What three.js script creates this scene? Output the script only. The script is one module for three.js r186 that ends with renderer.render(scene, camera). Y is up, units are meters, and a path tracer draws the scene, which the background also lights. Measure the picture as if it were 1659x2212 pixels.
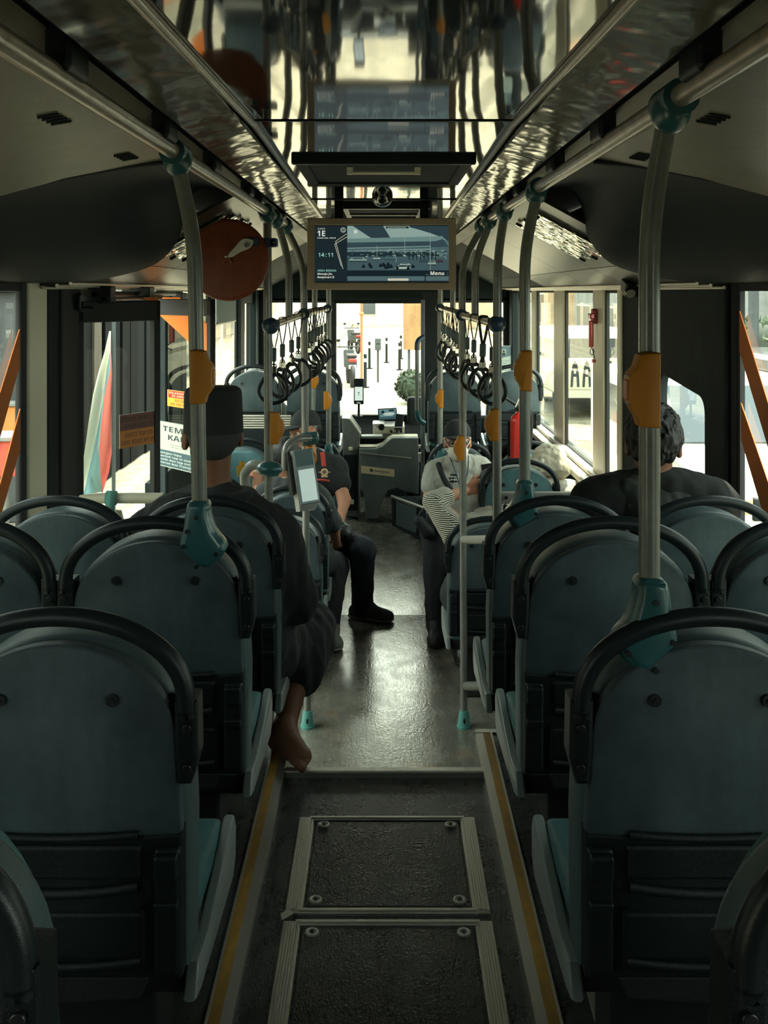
import * as THREE from 'three';
import { mergeGeometries, toCreasedNormals } from 'three/addons/utils/BufferGeometryUtils.js';
import { RoundedBoxGeometry } from 'three/addons/geometries/RoundedBoxGeometry.js';
import { ImprovedNoise } from 'three/addons/math/ImprovedNoise.js';
import { RectAreaLightUniformsLib } from 'three/addons/lights/RectAreaLightUniformsLib.js';

// ---------------------------------------------------------------- camera, sky, sun, exposure
const scene = new THREE.Scene();
const EYE = 2.2, F = 2000;                                   // eye height above the low floor; focal length in pixels of a 1659 x 2212 frame
const camera = new THREE.PerspectiveCamera(2 * Math.atan(1106 / F) * 180 / Math.PI, 1659 / 2212, 0.05, 400);
camera.position.set(0, EYE, 0);
camera.lookAt(0, EYE, -10);
camera.setViewOffset(1659, 2212, 0.5, 476, 1659, 2212);      // upright picture: the lens is shifted, the horizon sits high
camera.updateProjectionMatrix();

const renderer = new THREE.WebGLRenderer({ antialias: true });
renderer.toneMapping = THREE.LinearToneMapping;
renderer.toneMappingExposure = 1.9;
renderer.shadowMap.enabled = true;

// bright hazy tropical sky, warm at the horizon and a little cooler above
{
  const w = 64, h = 32, data = new Float32Array(w * h * 4);
  for (let y = 0; y < h; y++) for (let x = 0; x < w; x++) {
    const up = Math.max(0, ((y + 0.5) / h - 0.5) * 2), k = Math.pow(up, 0.6), i = (y * w + x) * 4;
    data[i] = 4.2 - 0.7 * k; data[i + 1] = 4.6 - 0.4 * k; data[i + 2] = 3.9 + 0.3 * k; data[i + 3] = 1;
  }
  const t = new THREE.DataTexture(data, w, h, THREE.RGBAFormat, THREE.FloatType);
  t.mapping = THREE.EquirectangularReflectionMapping; t.magFilter = THREE.LinearFilter; t.needsUpdate = true;
  scene.background = t;
}
const sun = new THREE.DirectionalLight(new THREE.Color(1, 0.9, 0.68), 7);
sun.position.set(9, 30, -19); sun.target.position.set(0, 0, -9);
sun.castShadow = true; sun.shadow.mapSize.set(4096, 4096); sun.shadow.radius = 2;
Object.assign(sun.shadow.camera, { left: -30, right: 30, top: 40, bottom: -30, near: 1, far: 90 });
scene.add(sun, sun.target);

// ---------------------------------------------------------------- helpers
let seed = 20240;
const rnd = () => { seed = (seed * 1664525 + 1013904223) >>> 0; return seed / 4294967296; };
const rr = (a, b) => a + (b - a) * rnd();
const V = (x, y, z) => new THREE.Vector3(x, y, z);
const P = (px, py, d) => V((px - 829) * d / F, EYE - (py - 630) * d / F, -d);   // a point of the photograph at distance d
const per = new ImprovedNoise();
const names = new Map();
function numbered(n) { const k = names.get(n) ?? 0; names.set(n, k + 1); return k ? `${n}_${String(k).padStart(3, '0')}` : n; }
function tag(o, label, category, group, kind) {
  if (label && category) { const n = label.split(' ').length; if (n > 16 || n < 4) console.log(n, label); }
  if (label) o.userData.label = label;
  if (category) o.userData.category = category;
  if (group) o.userData.group = group;
  if (kind) o.userData.kind = kind;
  return o;
}
const clean = (g) => {
  g = g.index ? g.toNonIndexed() : g;
  for (const k of Object.keys(g.attributes)) if (!['position', 'normal', 'uv'].includes(k)) g.deleteAttribute(k);
  return g;
};
function boxUV(g) {                                            // uv in metres from the side a face looks to
  const p = g.attributes.position, n = g.attributes.normal, uv = new Float32Array(p.count * 2);
  for (let f = 0; f < p.count; f += 3) {
    let ax = 0, ay = 0, az = 0;
    for (let k = 0; k < 3; k++) { ax += n.getX(f + k); ay += n.getY(f + k); az += n.getZ(f + k); }
    ax = Math.abs(ax); ay = Math.abs(ay); az = Math.abs(az);
    for (let k = f; k < f + 3; k++) {
      const x = p.getX(k), y = p.getY(k), z = p.getZ(k);
      uv[k * 2] = ax >= ay && ax >= az ? z : x; uv[k * 2 + 1] = ay > ax && ay >= az ? -z : y;
    }
  }
  g.setAttribute('uv', new THREE.BufferAttribute(uv, 2));
  return g;
}
function merged(geos, keepUV) {
  const list = [].concat(geos).map(clean);
  const g = list.length > 1 ? mergeGeometries(list) : list[0];
  return keepUV ? g : boxUV(g);
}
function part(name, geos, m, parent, label, keepUV) {
  const o = new THREE.Mesh(geos.isBufferGeometry && geos.userData.done ? geos : merged(geos, keepUV), m);
  o.name = parent ? name : numbered(name);
  if (label) o.userData.label = label;
  o.castShadow = o.receiveShadow = true;
  (parent ?? scene).add(o);
  return o;
}
function thing(name, label, category, pos = V(0, 0, 0), turn = 0, group, kind) {
  const o = new THREE.Group(); o.name = numbered(name);
  o.position.copy(pos); o.rotation.y = turn;
  scene.add(o);
  return tag(o, label, category, group, kind);
}
const struct = (name, geos, m) => tag(part(name, geos, m), null, null, null, 'structure');
function copy(src, name, label, group) {
  const c = src.clone(); c.name = numbered(name); scene.add(c);
  c.userData = { ...src.userData }; if (label) c.userData.label = label; if (group) c.userData.group = group;
  return c;
}
// geometry
const T = (g, x = 0, y = 0, z = 0, rx = 0, ry = 0, rz = 0) => g.applyMatrix4(new THREE.Matrix4().compose(V(x, y, z), new THREE.Quaternion().setFromEuler(new THREE.Euler(rx, ry, rz, 'YXZ')), V(1, 1, 1)));
const box = (w, h, d, x = 0, y = 0, z = 0, rx, ry, rz) => T(new THREE.BoxGeometry(w, h, d), x, y, z, rx, ry, rz);
const rbox = (w, h, d, r, x = 0, y = 0, z = 0, rx, ry, rz) => T(new RoundedBoxGeometry(w, h, d, 3, Math.min(r, w / 2.01, h / 2.01, d / 2.01)), x, y, z, rx, ry, rz);
const span = (x0, x1, y0, y1, z0, z1) => box(x1 - x0, y1 - y0, z1 - z0, (x0 + x1) / 2, (y0 + y1) / 2, (z0 + z1) / 2);
const rspan = (x0, x1, y0, y1, z0, z1, r = 0.01) => rbox(x1 - x0, y1 - y0, z1 - z0, r, (x0 + x1) / 2, (y0 + y1) / 2, (z0 + z1) / 2);
const cyl = (r, h, x = 0, y = 0, z = 0, rx, ry, rz, r2 = r, n = 24) => T(new THREE.CylinderGeometry(r2, r, h, n), x, y, z, rx, ry, rz);
const ball = (r, x, y, z, sx = 1, sy = 1, sz = 1, n = 20) => new THREE.SphereGeometry(r, n, Math.round(n * 0.7)).scale(sx, sy, sz).translate(x, y, z);
function tube(pts, r, n = 24, radial = 12, closed = false, tension = 0.5) {
  const c = new THREE.CatmullRomCurve3(pts, closed, 'centripetal', tension);
  return new THREE.TubeGeometry(c, n, r, radial, closed);
}
function rod(a, b, r, r2 = r, n = 16) {                        // a capped straight round bar
  const d = b.clone().sub(a), g = new THREE.CylinderGeometry(r2, r, d.length(), n);
  g.applyQuaternion(new THREE.Quaternion().setFromUnitVectors(V(0, 1, 0), d.clone().normalize()));
  return g.translate((a.x + b.x) / 2, (a.y + b.y) / 2, (a.z + b.z) / 2);
}
function bent(pts, r, round = 0.1, radial = 14) {              // a tube with rounded corners
  const path = new THREE.CurvePath();
  let from = pts[0];
  for (let i = 1; i < pts.length - 1; i++) {
    const a = pts[i].clone().add(pts[i - 1].clone().sub(pts[i]).setLength(round)), b = pts[i].clone().add(pts[i + 1].clone().sub(pts[i]).setLength(round));
    path.add(new THREE.LineCurve3(from, a)); path.add(new THREE.QuadraticBezierCurve3(a, pts[i], b)); from = b;
  }
  path.add(new THREE.LineCurve3(from, pts[pts.length - 1]));
  return new THREE.TubeGeometry(path, 14 * pts.length, r, radial);
}
const shapeOf = (pts) => new THREE.Shape(pts.map(([x, y]) => new THREE.Vector2(x, y)));
function ext(pts, depth, bevel = 0.004, seg = 2) {             // outline in x, y; thickness centred on z = 0
  const s = pts instanceof THREE.Shape ? pts : shapeOf(pts);
  const g = new THREE.ExtrudeGeometry(s, { depth: Math.max(depth - 2 * bevel, 0.0005), bevelEnabled: bevel > 0, bevelThickness: bevel, bevelSize: bevel, bevelOffset: -bevel, bevelSegments: seg, curveSegments: 20 });
  g.translate(0, 0, -Math.max(depth - 2 * bevel, 0.0005) / 2);
  return seg > 2 ? toCreasedNormals(clean(g), 0.85) : g;
}
const smooth = (pts, n = 40, closed = true) => new THREE.CatmullRomCurve3(pts.map(([x, y]) => V(x, y, 0)), closed, 'centripetal').getPoints(n).slice(0, closed ? -1 : undefined).map((p) => [p.x, p.y]);
function sweepZ(profile, z0, z1, thick = 0) {                  // an open profile in x, y drawn along z; thick makes it a shell
  const out = [], n = profile.length;
  const quad = (a, b, c, d) => out.push(...a, ...b, ...c, ...a, ...c, ...d);
  const at = ([x, y], z) => [x, y, z];
  const nor = profile.map((p, i) => { const a = profile[Math.max(0, i - 1)], b = profile[Math.min(n - 1, i + 1)], l = Math.hypot(b[0] - a[0], b[1] - a[1]); return [(b[1] - a[1]) / l, -(b[0] - a[0]) / l]; });
  const back = profile.map(([x, y], i) => [x + nor[i][0] * thick, y + nor[i][1] * thick]);
  for (let i = 0; i < n - 1; i++) {
    quad(at(profile[i], z0), at(profile[i + 1], z0), at(profile[i + 1], z1), at(profile[i], z1));
    if (thick) {
      quad(at(back[i], z1), at(back[i + 1], z1), at(back[i + 1], z0), at(back[i], z0));
      quad(at(profile[i], z0), at(back[i], z0), at(back[i + 1], z0), at(profile[i + 1], z0));
      quad(at(profile[i + 1], z1), at(back[i + 1], z1), at(back[i], z1), at(profile[i], z1));
    }
  }
  if (thick) for (const i of [0, n - 1]) quad(at(profile[i], z0), at(profile[i], z1), at(back[i], z1), at(back[i], z0));
  const g = new THREE.BufferGeometry();
  g.setAttribute('position', new THREE.Float32BufferAttribute(out, 3));
  g.setAttribute('uv', new THREE.Float32BufferAttribute(new Float32Array(out.length / 3 * 2), 2));
  g.computeVertexNormals();
  return toCreasedNormals(g, 0.5);
}
function patch(rows, crease = 0.8) {                             // a grid of points to a surface
  const out = [];
  for (let i = 0; i < rows.length - 1; i++) for (let j = 0; j < rows[0].length - 1; j++) {
    const a = rows[i][j], b = rows[i][j + 1], c = rows[i + 1][j + 1], d = rows[i + 1][j];
    for (const p of [a, b, c, a, c, d]) out.push(p.x, p.y, p.z);
  }
  const g = new THREE.BufferGeometry();
  g.setAttribute('position', new THREE.Float32BufferAttribute(out, 3));
  g.setAttribute('uv', new THREE.Float32BufferAttribute(new Float32Array(out.length / 3 * 2), 2));
  g.computeVertexNormals();
  return toCreasedNormals(g, crease);
}
const flip = (g) => { g = clean(g); const p = g.attributes.position.array; for (let i = 0; i < p.length; i += 3) p[i] = -p[i]; const n = g.attributes.normal.array; for (let i = 0; i < n.length; i += 3) n[i] = -n[i]; for (const [arr, w] of [[p, 3], [n, 3], [g.attributes.uv.array, 2]]) for (let t = 0; t < arr.length; t += 3 * w) for (let k = 0; k < w; k++) { const s = arr[t + w + k]; arr[t + w + k] = arr[t + 2 * w + k]; arr[t + 2 * w + k] = s; } return g; };

// ---------------------------------------------------------------- textures and materials
const C = (r, g, b) => new THREE.Color().setRGB(r, g, b);
function noiseTex(size, fn, srgb) {
  const d = new Uint8Array(size * size * 4);
  for (let y = 0; y < size; y++) for (let x = 0; x < size; x++) {
    const v = fn(x / size, y / size, x, y), i = (y * size + x) * 4;
    for (let c = 0; c < 3; c++) d[i + c] = Math.max(0, Math.min(255, 255 * (Array.isArray(v) ? v[c] : v)));
    d[i + 3] = 255;
  }
  const t = new THREE.DataTexture(d, size, size, THREE.RGBAFormat);
  t.wrapS = t.wrapT = THREE.RepeatWrapping; t.magFilter = THREE.LinearFilter; t.minFilter = THREE.LinearMipmapLinearFilter; t.generateMipmaps = true;
  if (srgb) t.colorSpace = THREE.SRGBColorSpace;
  t.needsUpdate = true;
  return t;
}
const rep = (t, k) => { const c = t.clone(); c.repeat.set(k, k); c.needsUpdate = true; return c; };
// noise that repeats over the unit square
const tn = (u, v, f, z = 0) => { const a = u * 2 * Math.PI, b = v * 2 * Math.PI, k = f / 6.283; return per.noise(Math.cos(a) * k + 7.3, Math.sin(a) * k + z, Math.cos(b) * k + 3.1) * 0.6 + per.noise(Math.sin(b) * k + z, Math.cos(a + 1) * k, Math.sin(a) * k + 9.7) * 0.6; };
const grainT = noiseTex(256, () => rnd());
const blotchT = noiseTex(256, (u, v) => 0.5 + 0.5 * tn(u, v, 9) + 0.25 * tn(u, v, 26, 4));
const waveT = noiseTex(512, (u, v) => 0.5 + 0.45 * tn(u, v, 7, 2) + 0.16 * tn(u, v, 19, 5));
const crinkT = noiseTex(512, (u, v) => { const a = Math.abs(tn(u, v, 9, 1)), b = Math.abs(tn(u, v, 22, 6)); return 0.15 + 0.9 * a + 0.5 * b; });
const wornT = noiseTex(512, (u, v, x, y) => { const b = 0.86 + 0.12 * tn(u, v, 8, 3) + 0.08 * tn(u, v, 30, 1) + 0.06 * (rnd() - 0.5); return b; }, true);
const floorT = noiseTex(1024, (u, v) => {
  let b = 0.74 + 0.2 * tn(u, v, 9, 2) + 0.14 * tn(u, v, 40, 7) + 0.1 * tn(u, v, 120, 3), r = rnd();
  if (r > 0.993) b += 0.35; else if (r < 0.03) b -= 0.16;
  const rust = Math.max(0, tn(u, v, 12, 11) - 0.25) * 0.5;
  return [b + rust * 0.25, b - rust * 0.1, b - rust * 0.3];
}, true);
const floorR = noiseTex(512, (u, v) => 0.62 + 0.3 * tn(u, v, 11, 5) + 0.25 * tn(u, v, 60, 2) + 0.1 * rnd());
const flakeB = noiseTex(512, (u, v) => 0.5 + 0.35 * tn(u, v, 60, 2) + 0.3 * tn(u, v, 140, 8) + 0.15 * rnd());
const weaveT = noiseTex(128, (u, v) => 0.5 + 0.25 * Math.sin(u * 2 * Math.PI * 32) + 0.25 * Math.sin(v * 2 * Math.PI * 32));
const M = (c, rough = 0.6, metal = 0, more = {}) => new THREE.MeshPhysicalMaterial({ color: Array.isArray(c) ? C(...c) : c, roughness: rough, metalness: metal, side: THREE.DoubleSide, ...more });
const grain = (k = 6, s = 0.0006) => ({ bumpMap: rep(grainT, k), bumpScale: s });
const worn = (k = 1.3) => ({ map: rep(wornT, k) });
const mat = {
  shell: M([0.074, 0.108, 0.121], 0.45, 0, { specularIntensity: 0.5, ...worn(1.7), ...grain(7, 0.0004) }),
  shellSide: M([0.06, 0.092, 0.098], 0.38, 0, { specularIntensity: 0.7, ...grain(7, 0.0004) }),
  black: M([0.008, 0.013, 0.014], 0.34, 0, { specularIntensity: 0.55, ...grain(9, 0.0005) }),
  matte: M([0.008, 0.011, 0.012], 0.75, 0, grain(6, 0.0008)),
  grip: M([0.012, 0.018, 0.02], 0.32, 0, { specularIntensity: 0.6, ...grain(10, 0.00015) }),
  bolt: M([0.012, 0.014, 0.015], 0.35),
  shield: M([0.23, 0.26, 0.25], 0.32, 0),
  cushion: M([0.07, 0.185, 0.2], 0.55, 0, { ...worn(2), ...grain(8, 0.0005) }),
  cushionPale: M([0.15, 0.37, 0.34], 0.5, 0, { ...worn(2), ...grain(8, 0.0005) }),
  teal: M([0.024, 0.095, 0.105], 0.3, 0, { clearcoat: 0.3, clearcoatRoughness: 0.25 }),
  tealPale: M([0.12, 0.36, 0.32], 0.4),
  navy: M([0.02, 0.05, 0.085], 0.35),
  pole: M([0.24, 0.255, 0.225], 0.28, 0, { clearcoat: 0.4, clearcoatRoughness: 0.2, ...worn(2.2) }),
  rail: M([0.56, 0.5, 0.41], 0.3, 0.55, { ...worn(3) }),
  alu: M([0.6, 0.57, 0.5], 0.35, 0.85, { ...grain(14, 0.0004) }),
  chrome: M([0.72, 0.7, 0.65], 0.15, 1),
  orange: M([0.5, 0.185, 0.006], 0.5, 0, grain(9, 0.0003)),
  orangeSticker: M([0.62, 0.15, 0.006], 0.6),
  yellow: M([0.5, 0.26, 0.035], 0.65, 0, { ...worn(4), ...grain(8, 0.001) }),
  cream: M([0.2, 0.185, 0.14], 0.36, 0, { ...worn(0.9), ...grain(5, 0.0004) }),
  pillar: M([0.84, 0.79, 0.6], 0.4),
  panel: M([0.028, 0.04, 0.042], 0.7, 0, { specularIntensity: 0.25, ...worn(1.1), ...grain(5, 0.0006) }),
  dark: M([0.011, 0.019, 0.02], 0.6, 0, { specularIntensity: 0.4, ...grain(6, 0.0006) }),
  rubber: M([0.012, 0.014, 0.015], 0.7),
  red: M([0.55, 0.02, 0.012], 0.3, 0, { clearcoat: 0.5, clearcoatRoughness: 0.15 }),
  white: M([0.72, 0.71, 0.64], 0.5),
  paper: M([0.7, 0.7, 0.63], 0.7),
};
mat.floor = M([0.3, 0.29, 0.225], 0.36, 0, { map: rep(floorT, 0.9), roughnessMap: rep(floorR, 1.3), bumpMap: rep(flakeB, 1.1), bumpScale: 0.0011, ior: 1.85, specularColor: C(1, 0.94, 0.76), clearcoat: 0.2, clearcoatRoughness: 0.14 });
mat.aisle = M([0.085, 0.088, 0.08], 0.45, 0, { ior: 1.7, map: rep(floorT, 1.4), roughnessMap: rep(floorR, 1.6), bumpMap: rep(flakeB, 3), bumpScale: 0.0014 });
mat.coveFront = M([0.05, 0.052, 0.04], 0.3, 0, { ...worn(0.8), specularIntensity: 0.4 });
mat.ceiling = M([0.006, 0.009, 0.0085], 0.05, 0, { ior: 1.6, specularColor: C(1, 0.95, 0.78), bumpMap: rep(waveT, 0.5), bumpScale: 0.0014 });
mat.cover = M([0.26, 0.235, 0.185], 0.13, 0.8, { bumpMap: rep(waveT, 1.6), bumpScale: 0.006 });
mat.wavy = M([0.62, 0.6, 0.5], 0.06, 1, { bumpMap: rep(waveT, 2.4), bumpScale: 0.02 });
const glass = (r, g, b, rough = 0) => M([r, g, b], rough, 0, { transmission: 1, thickness: 0, ior: 1.45, specularIntensity: 0.7 });
mat.windscreen = glass(0.93, 0.93, 0.86);
mat.tint = glass(0.84, 0.86, 0.8);
mat.near = glass(0.27, 0.29, 0.27); mat.rear = glass(0.1, 0.12, 0.12);
mat.door = glass(0.66, 0.71, 0.68); mat.door.specularIntensity = 0.25;
mat.clear = glass(0.78, 0.8, 0.78);
function screenLight(name, at, q, w, h, power) {                 // a glowing screen lights what is in front of it
  const L = new THREE.RectAreaLight(new THREE.Color(0.82, 1, 0.95), power, w, h);
  L.name = name; L.position.copy(at); L.quaternion.copy(q).multiply(new THREE.Quaternion().setFromEuler(new THREE.Euler(0, Math.PI, 0))); scene.add(L);
}
function canvasMat(w, h, draw, more = {}) {
  const c = document.createElement('canvas'); c.width = w; c.height = h;
  const g = c.getContext('2d'); draw(g, w, h);
  const t = new THREE.CanvasTexture(c); t.colorSpace = THREE.SRGBColorSpace; t.anisotropy = 8;
  const { glow, ...rest } = more;
  const m = M([1, 1, 1], 0.55, 0, { map: t, ...rest });
  if (glow) { m.emissive = C(1, 1, 1); m.emissiveMap = t; m.emissiveIntensity = glow; m.color = C(0.04, 0.04, 0.04); m.roughness = 0.15; }
  return m;
}
// ---------------------------------------------------------------- the coach body: floors, walls, ceiling
const LOW = 0, DECK = 0.634, XW = 1.29, K = 1.075, Y = (rel) => EYE + rel;
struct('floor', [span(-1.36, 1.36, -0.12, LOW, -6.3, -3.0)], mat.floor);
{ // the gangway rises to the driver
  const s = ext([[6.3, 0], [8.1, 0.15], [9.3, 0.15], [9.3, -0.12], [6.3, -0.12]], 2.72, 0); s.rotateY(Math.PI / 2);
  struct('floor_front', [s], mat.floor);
}
{
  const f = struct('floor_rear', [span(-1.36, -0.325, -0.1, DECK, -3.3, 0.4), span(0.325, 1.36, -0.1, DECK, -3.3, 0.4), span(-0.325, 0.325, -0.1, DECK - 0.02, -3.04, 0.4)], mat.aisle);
  for (const s of [-1, 1]) {
    part('edge_trim', [span(s * 0.338 - 0.013, s * 0.338 + 0.013, DECK - 0.02, DECK + 0.004, -3.3, 0.4)], mat.alu, f, 'worn aluminium edge trim');
    part('yellow_strip', [span(s * 0.364 - 0.013, s * 0.364 + 0.013, DECK, DECK + 0.004, -3.3, 0.4)], mat.yellow, f, 'worn yellow anti-slip strip along the aisle edge');
    part('edge_trim', [span(s * 0.38 - 0.003, s * 0.38 + 0.003, DECK, DECK + 0.007, -3.3, 0.4)], mat.alu, f);
    part('end_trim', [span(Math.min(s * 0.325, s * 1.25), Math.max(s * 0.325, s * 1.25), DECK - 0.02, DECK + 0.005, -3.305, -3.28)], mat.alu, f);
  }
  part('threshold', [rspan(-0.325, 0.335, DECK - 0.03, DECK + 0.002, -3.05, -3.018, 0.006), span(-0.325, 0.335, DECK - 0.2, DECK - 0.02, -3.052, -3.041)], mat.alu, f, 'metal threshold at the aisle step');
  struct('step', [span(-0.325, 0.325, 0, 0.317, -3.36, -3.04)], mat.aisle);
}
// two inspection hatches in the aisle floor, framed in ribbed aluminium
for (const [z0, z1, label] of [[-2.79, -2.352, 'nearer to the metal threshold, a complete frame'], [-2.33, -1.3, 'the larger one nearer to the camera, cut by the bottom edge']]) {
  const y = DECK - 0.02, x0 = -0.252, x1 = 0.272;
  const t = thing('floor_hatch', 'ribbed aluminium floor hatch, ' + label, 'hatch', V(0, y, 0));
  part('lid', [rspan(x0 + 0.05, x1 - 0.05, -0.004, 0.006, z0 + 0.03, z1 - 0.028, 0.003)], mat.floorDark ??= M([0.1, 0.1, 0.09], 0.45, 0, { map: rep(floorT, 1.6), roughnessMap: rep(floorR, 1.9), bumpMap: rep(flakeB, 3), bumpScale: 0.0016 }), t);
  for (const [a, b] of [[x0, x0 + 0.044], [x1 - 0.044, x1]]) {
    const g = [span(a, b, -0.004, 0.005, z0 + 0.004, z1 - 0.004)];
    for (let i = 0; i < 6; i++) { const x = a + 0.005 + i * 0.0068; g.push(span(x - 0.0022, x + 0.0022, 0.005, 0.0085, z0 + 0.014, z1 - 0.014)); }
    part('frame_side', g, mat.alu, t);
  }
  for (const [a, b] of [[z0, z0 + 0.022], [z1 - 0.022, z1]]) part('frame_end', [rspan(x0 + 0.03, x1 - 0.03, -0.004, 0.008, a, b, 0.003), span(x0 + 0.035, x1 - 0.035, 0.008, 0.01, (a + b) / 2 - 0.003, (a + b) / 2 + 0.003)], mat.alu, t);
  for (const x of [x0 + 0.075, x1 - 0.075]) for (const z of [z0 + 0.05, z1 - 0.05]) {
    const s = part('screw', [cyl(0.017, 0.004, x, 0.008, z), new THREE.TorusGeometry(0.0125, 0.0025, 8, 24).rotateX(Math.PI / 2).translate(x, 0.0102, z)], mat.alu, t);
    part('screw_head', [cyl(0.005, 0.003, x, 0.0112, z)], mat.bolt, s);
  }
}
tag(part('metal_scrap', [ext([[0, 0], [0.035, 0.008], [0.03, 0.03], [0.006, 0.022]], 0.003, 0.001).rotateX(-Math.PI / 2).rotateY(0.5).translate(-0.255, DECK - 0.005, -2.315)], mat.alu), 'loose silver scrap of foil tape lying at the corner between the two floor hatches', 'scrap');

// side walls: lower panels, pillars, headers; each with thickness
const wallParts = (s, lower, posts, solid) => {
  lower = lower.map(([a, b, ...r]) => [a * K, Math.min(9.3, b * K), ...r]); posts = posts.map(([a, b, ...r]) => [Math.min(a, 9.25) * (a > 8.5 ? 1 : K), b > 9 ? b : b * K, ...r]);
  const X0 = Math.min(s * XW, s * (XW + 0.08)), X1 = Math.max(s * XW, s * (XW + 0.08));
  const g = lower.map(([a, b, y0, y1]) => span(X0, X1, y0, y1, -b, -a));
  g.push(span(X0, X1, Y(0.02), 2.75, -9.3, 0.4));
  for (const [a, b, y0, y1] of solid) g.push(span(X0, X1, y0, y1, -b, -a));
  const w = struct(s < 0 ? 'wall_left' : 'wall_right', g, mat.panel);
  for (const [a, b, m, proud, label] of posts) part('pillar', [rspan(Math.min(s * (XW - proud), s * (XW + 0.015)), Math.max(s * (XW - proud), s * (XW + 0.015)), -0.1, Y(0.05), -b, -a, 0.012)], m, w, label);
  return w;
};
const SILL = 1.1;
const wl = wallParts(-1, [[-0.4, 3.58, -0.15, SILL], [4.94, 7.7, -0.15, SILL]], [
  [3.09, 3.256, mat.pillar, 0.02, 'cream door pillar'], [3.256, 3.375, mat.panel, 0.02], [3.375, 3.59, mat.rubber, 0.03, 'black door post'], [3.04, 3.09, mat.rubber, 0.012, 'black window gasket'], [4.92, 5.06, mat.dark, 0.02], [6.32, 6.5, mat.dark, 0.02], [7.53, 7.75, mat.dark, 0.04], [0.9, 1.06, mat.panel, 0.02], [8.98, 9.3, mat.dark, 0.05],
], []);
const wr = wallParts(1, [[-0.4, 3.4, -0.15, SILL], [4.55, 9.3, -0.15, SILL]], [
  [3.18, 3.36, mat.panel, 0.03, 'dark grey pillar'], [3.125, 3.18, mat.rubber, 0.012, 'black window gasket'], [4.58, 4.66, mat.pillar, 0.03, 'pale grey window pillar'], [4.99, 5.24, mat.pillar, 0.02, 'pale grey window pillar'], [6.1, 6.44, mat.pillar, 0.02, 'pale grey window pillar'], [7.22, 7.42, mat.pillar, 0.02, 'pale grey window pillar'], [0.9, 1.06, mat.panel, 0.02], [8.98, 9.3, mat.dark, 0.05],
], []);
{ // solid panel with a small round-cornered window
  const s = new THREE.Shape([[-4.95, -0.15], [-3.6, -0.15], [-3.6, 2.25], [-4.95, 2.25]].map(([a, b]) => new THREE.Vector2(a, b)));
  const hole = new THREE.Path(); const r = 0.07, [a, b, c, d] = [-4.27, -3.67, 1.15, 1.8];
  hole.moveTo(a + r, c); hole.lineTo(b - r, c); hole.quadraticCurveTo(b, c, b, c + r); hole.lineTo(b, d - r - 0.03); hole.quadraticCurveTo(b, d - 0.03, b - r, d - 0.02); hole.lineTo(a + r, d + 0.02); hole.quadraticCurveTo(a, d + 0.02, a, d - r); hole.lineTo(a, c + r); hole.quadraticCurveTo(a, c, a + r, c);
  s.holes.push(hole);
  part('panel', [ext(s, 0.04, 0.006).rotateY(-Math.PI / 2).translate(XW + 0.0, 0, 0)], mat.panel, wr, 'dark grey panel around a small window');
}
// window panes, gaskets and sills
let winNo = 0;
function pane(s, d0, d1, y0, y1, m, frame = mat.rubber, name = 'window') {
  d0 *= K; d1 = Math.min(d1 * K, 9.2);
  const o = tag(new THREE.Group(), null, null, null, 'structure'); o.name = `${name}_${++winNo}`; scene.add(o);
  part('glass', [new THREE.PlaneGeometry(d1 - d0, y1 - y0).rotateY(-s * Math.PI / 2).translate(s * (XW + 0.005), (y0 + y1) / 2, -(d0 + d1) / 2)], m, o);
  const x0 = Math.min(s * (XW - 0.006), s * (XW + 0.012)), x1 = Math.max(s * (XW - 0.006), s * (XW + 0.012)), w = 0.028;
  part('gasket', [span(x0, x1, y0, y0 + w, -d1, -d0), span(x0, x1, y1 - w, y1, -d1, -d0), span(x0, x1, y0 + w, y1 - w, -d0 - w, -d0), span(x0, x1, y0 + w, y1 - w, -d1, -d1 + w)], frame, o);
  return o;
}
const W = [pane(-1, 0.1, 0.9, SILL, Y(0.03), mat.rear), pane(-1, 1.06, 2.74, SILL, Y(0.03), mat.near), pane(-1, 2.76, 3.08, SILL, Y(0.03), mat.clear), pane(-1, 5.06, 6.32, SILL, Y(0.03), mat.tint), pane(-1, 6.5, 7.53, SILL, Y(0.03), mat.tint),
  pane(1, 0.1, 0.9, SILL, Y(0.03), mat.rear), pane(1, 1.06, 2.76, SILL, Y(0.03), mat.near), pane(1, 2.78, 3.13, SILL, Y(0.03), mat.clear), pane(1, 3.37, 4.08, 1.12, 1.86, mat.clear), pane(1, 4.66, 4.99, SILL, Y(0.02), mat.tint), pane(1, 5.24, 6.1, SILL, Y(0.02), mat.tint), pane(1, 6.44, 7.22, SILL, Y(0.02), mat.tint), pane(1, 7.42, 8.98, SILL, Y(0.02), mat.tint)];
struct('trim_1', [rspan(1.17, XW + 0.01, SILL - 0.05, SILL - 0.005, -9.1, -4.95, 0.012), rspan(1.23, XW + 0.005, SILL - 0.005, SILL + 0.02, -9.1, -4.95, 0.01)], M([0.62, 0.6, 0.53], 0.4));
struct('trim_2', [rspan(-XW - 0.01, -1.275, SILL - 0.05, SILL + 0.01, -3.2, 0.3, 0.006), rspan(-XW - 0.01, -1.275, SILL - 0.05, SILL + 0.01, -7.9, -5.4, 0.006), rspan(1.275, XW + 0.01, SILL - 0.05, SILL + 0.01, -3.3, 0.3, 0.006)], mat.panel);

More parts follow.
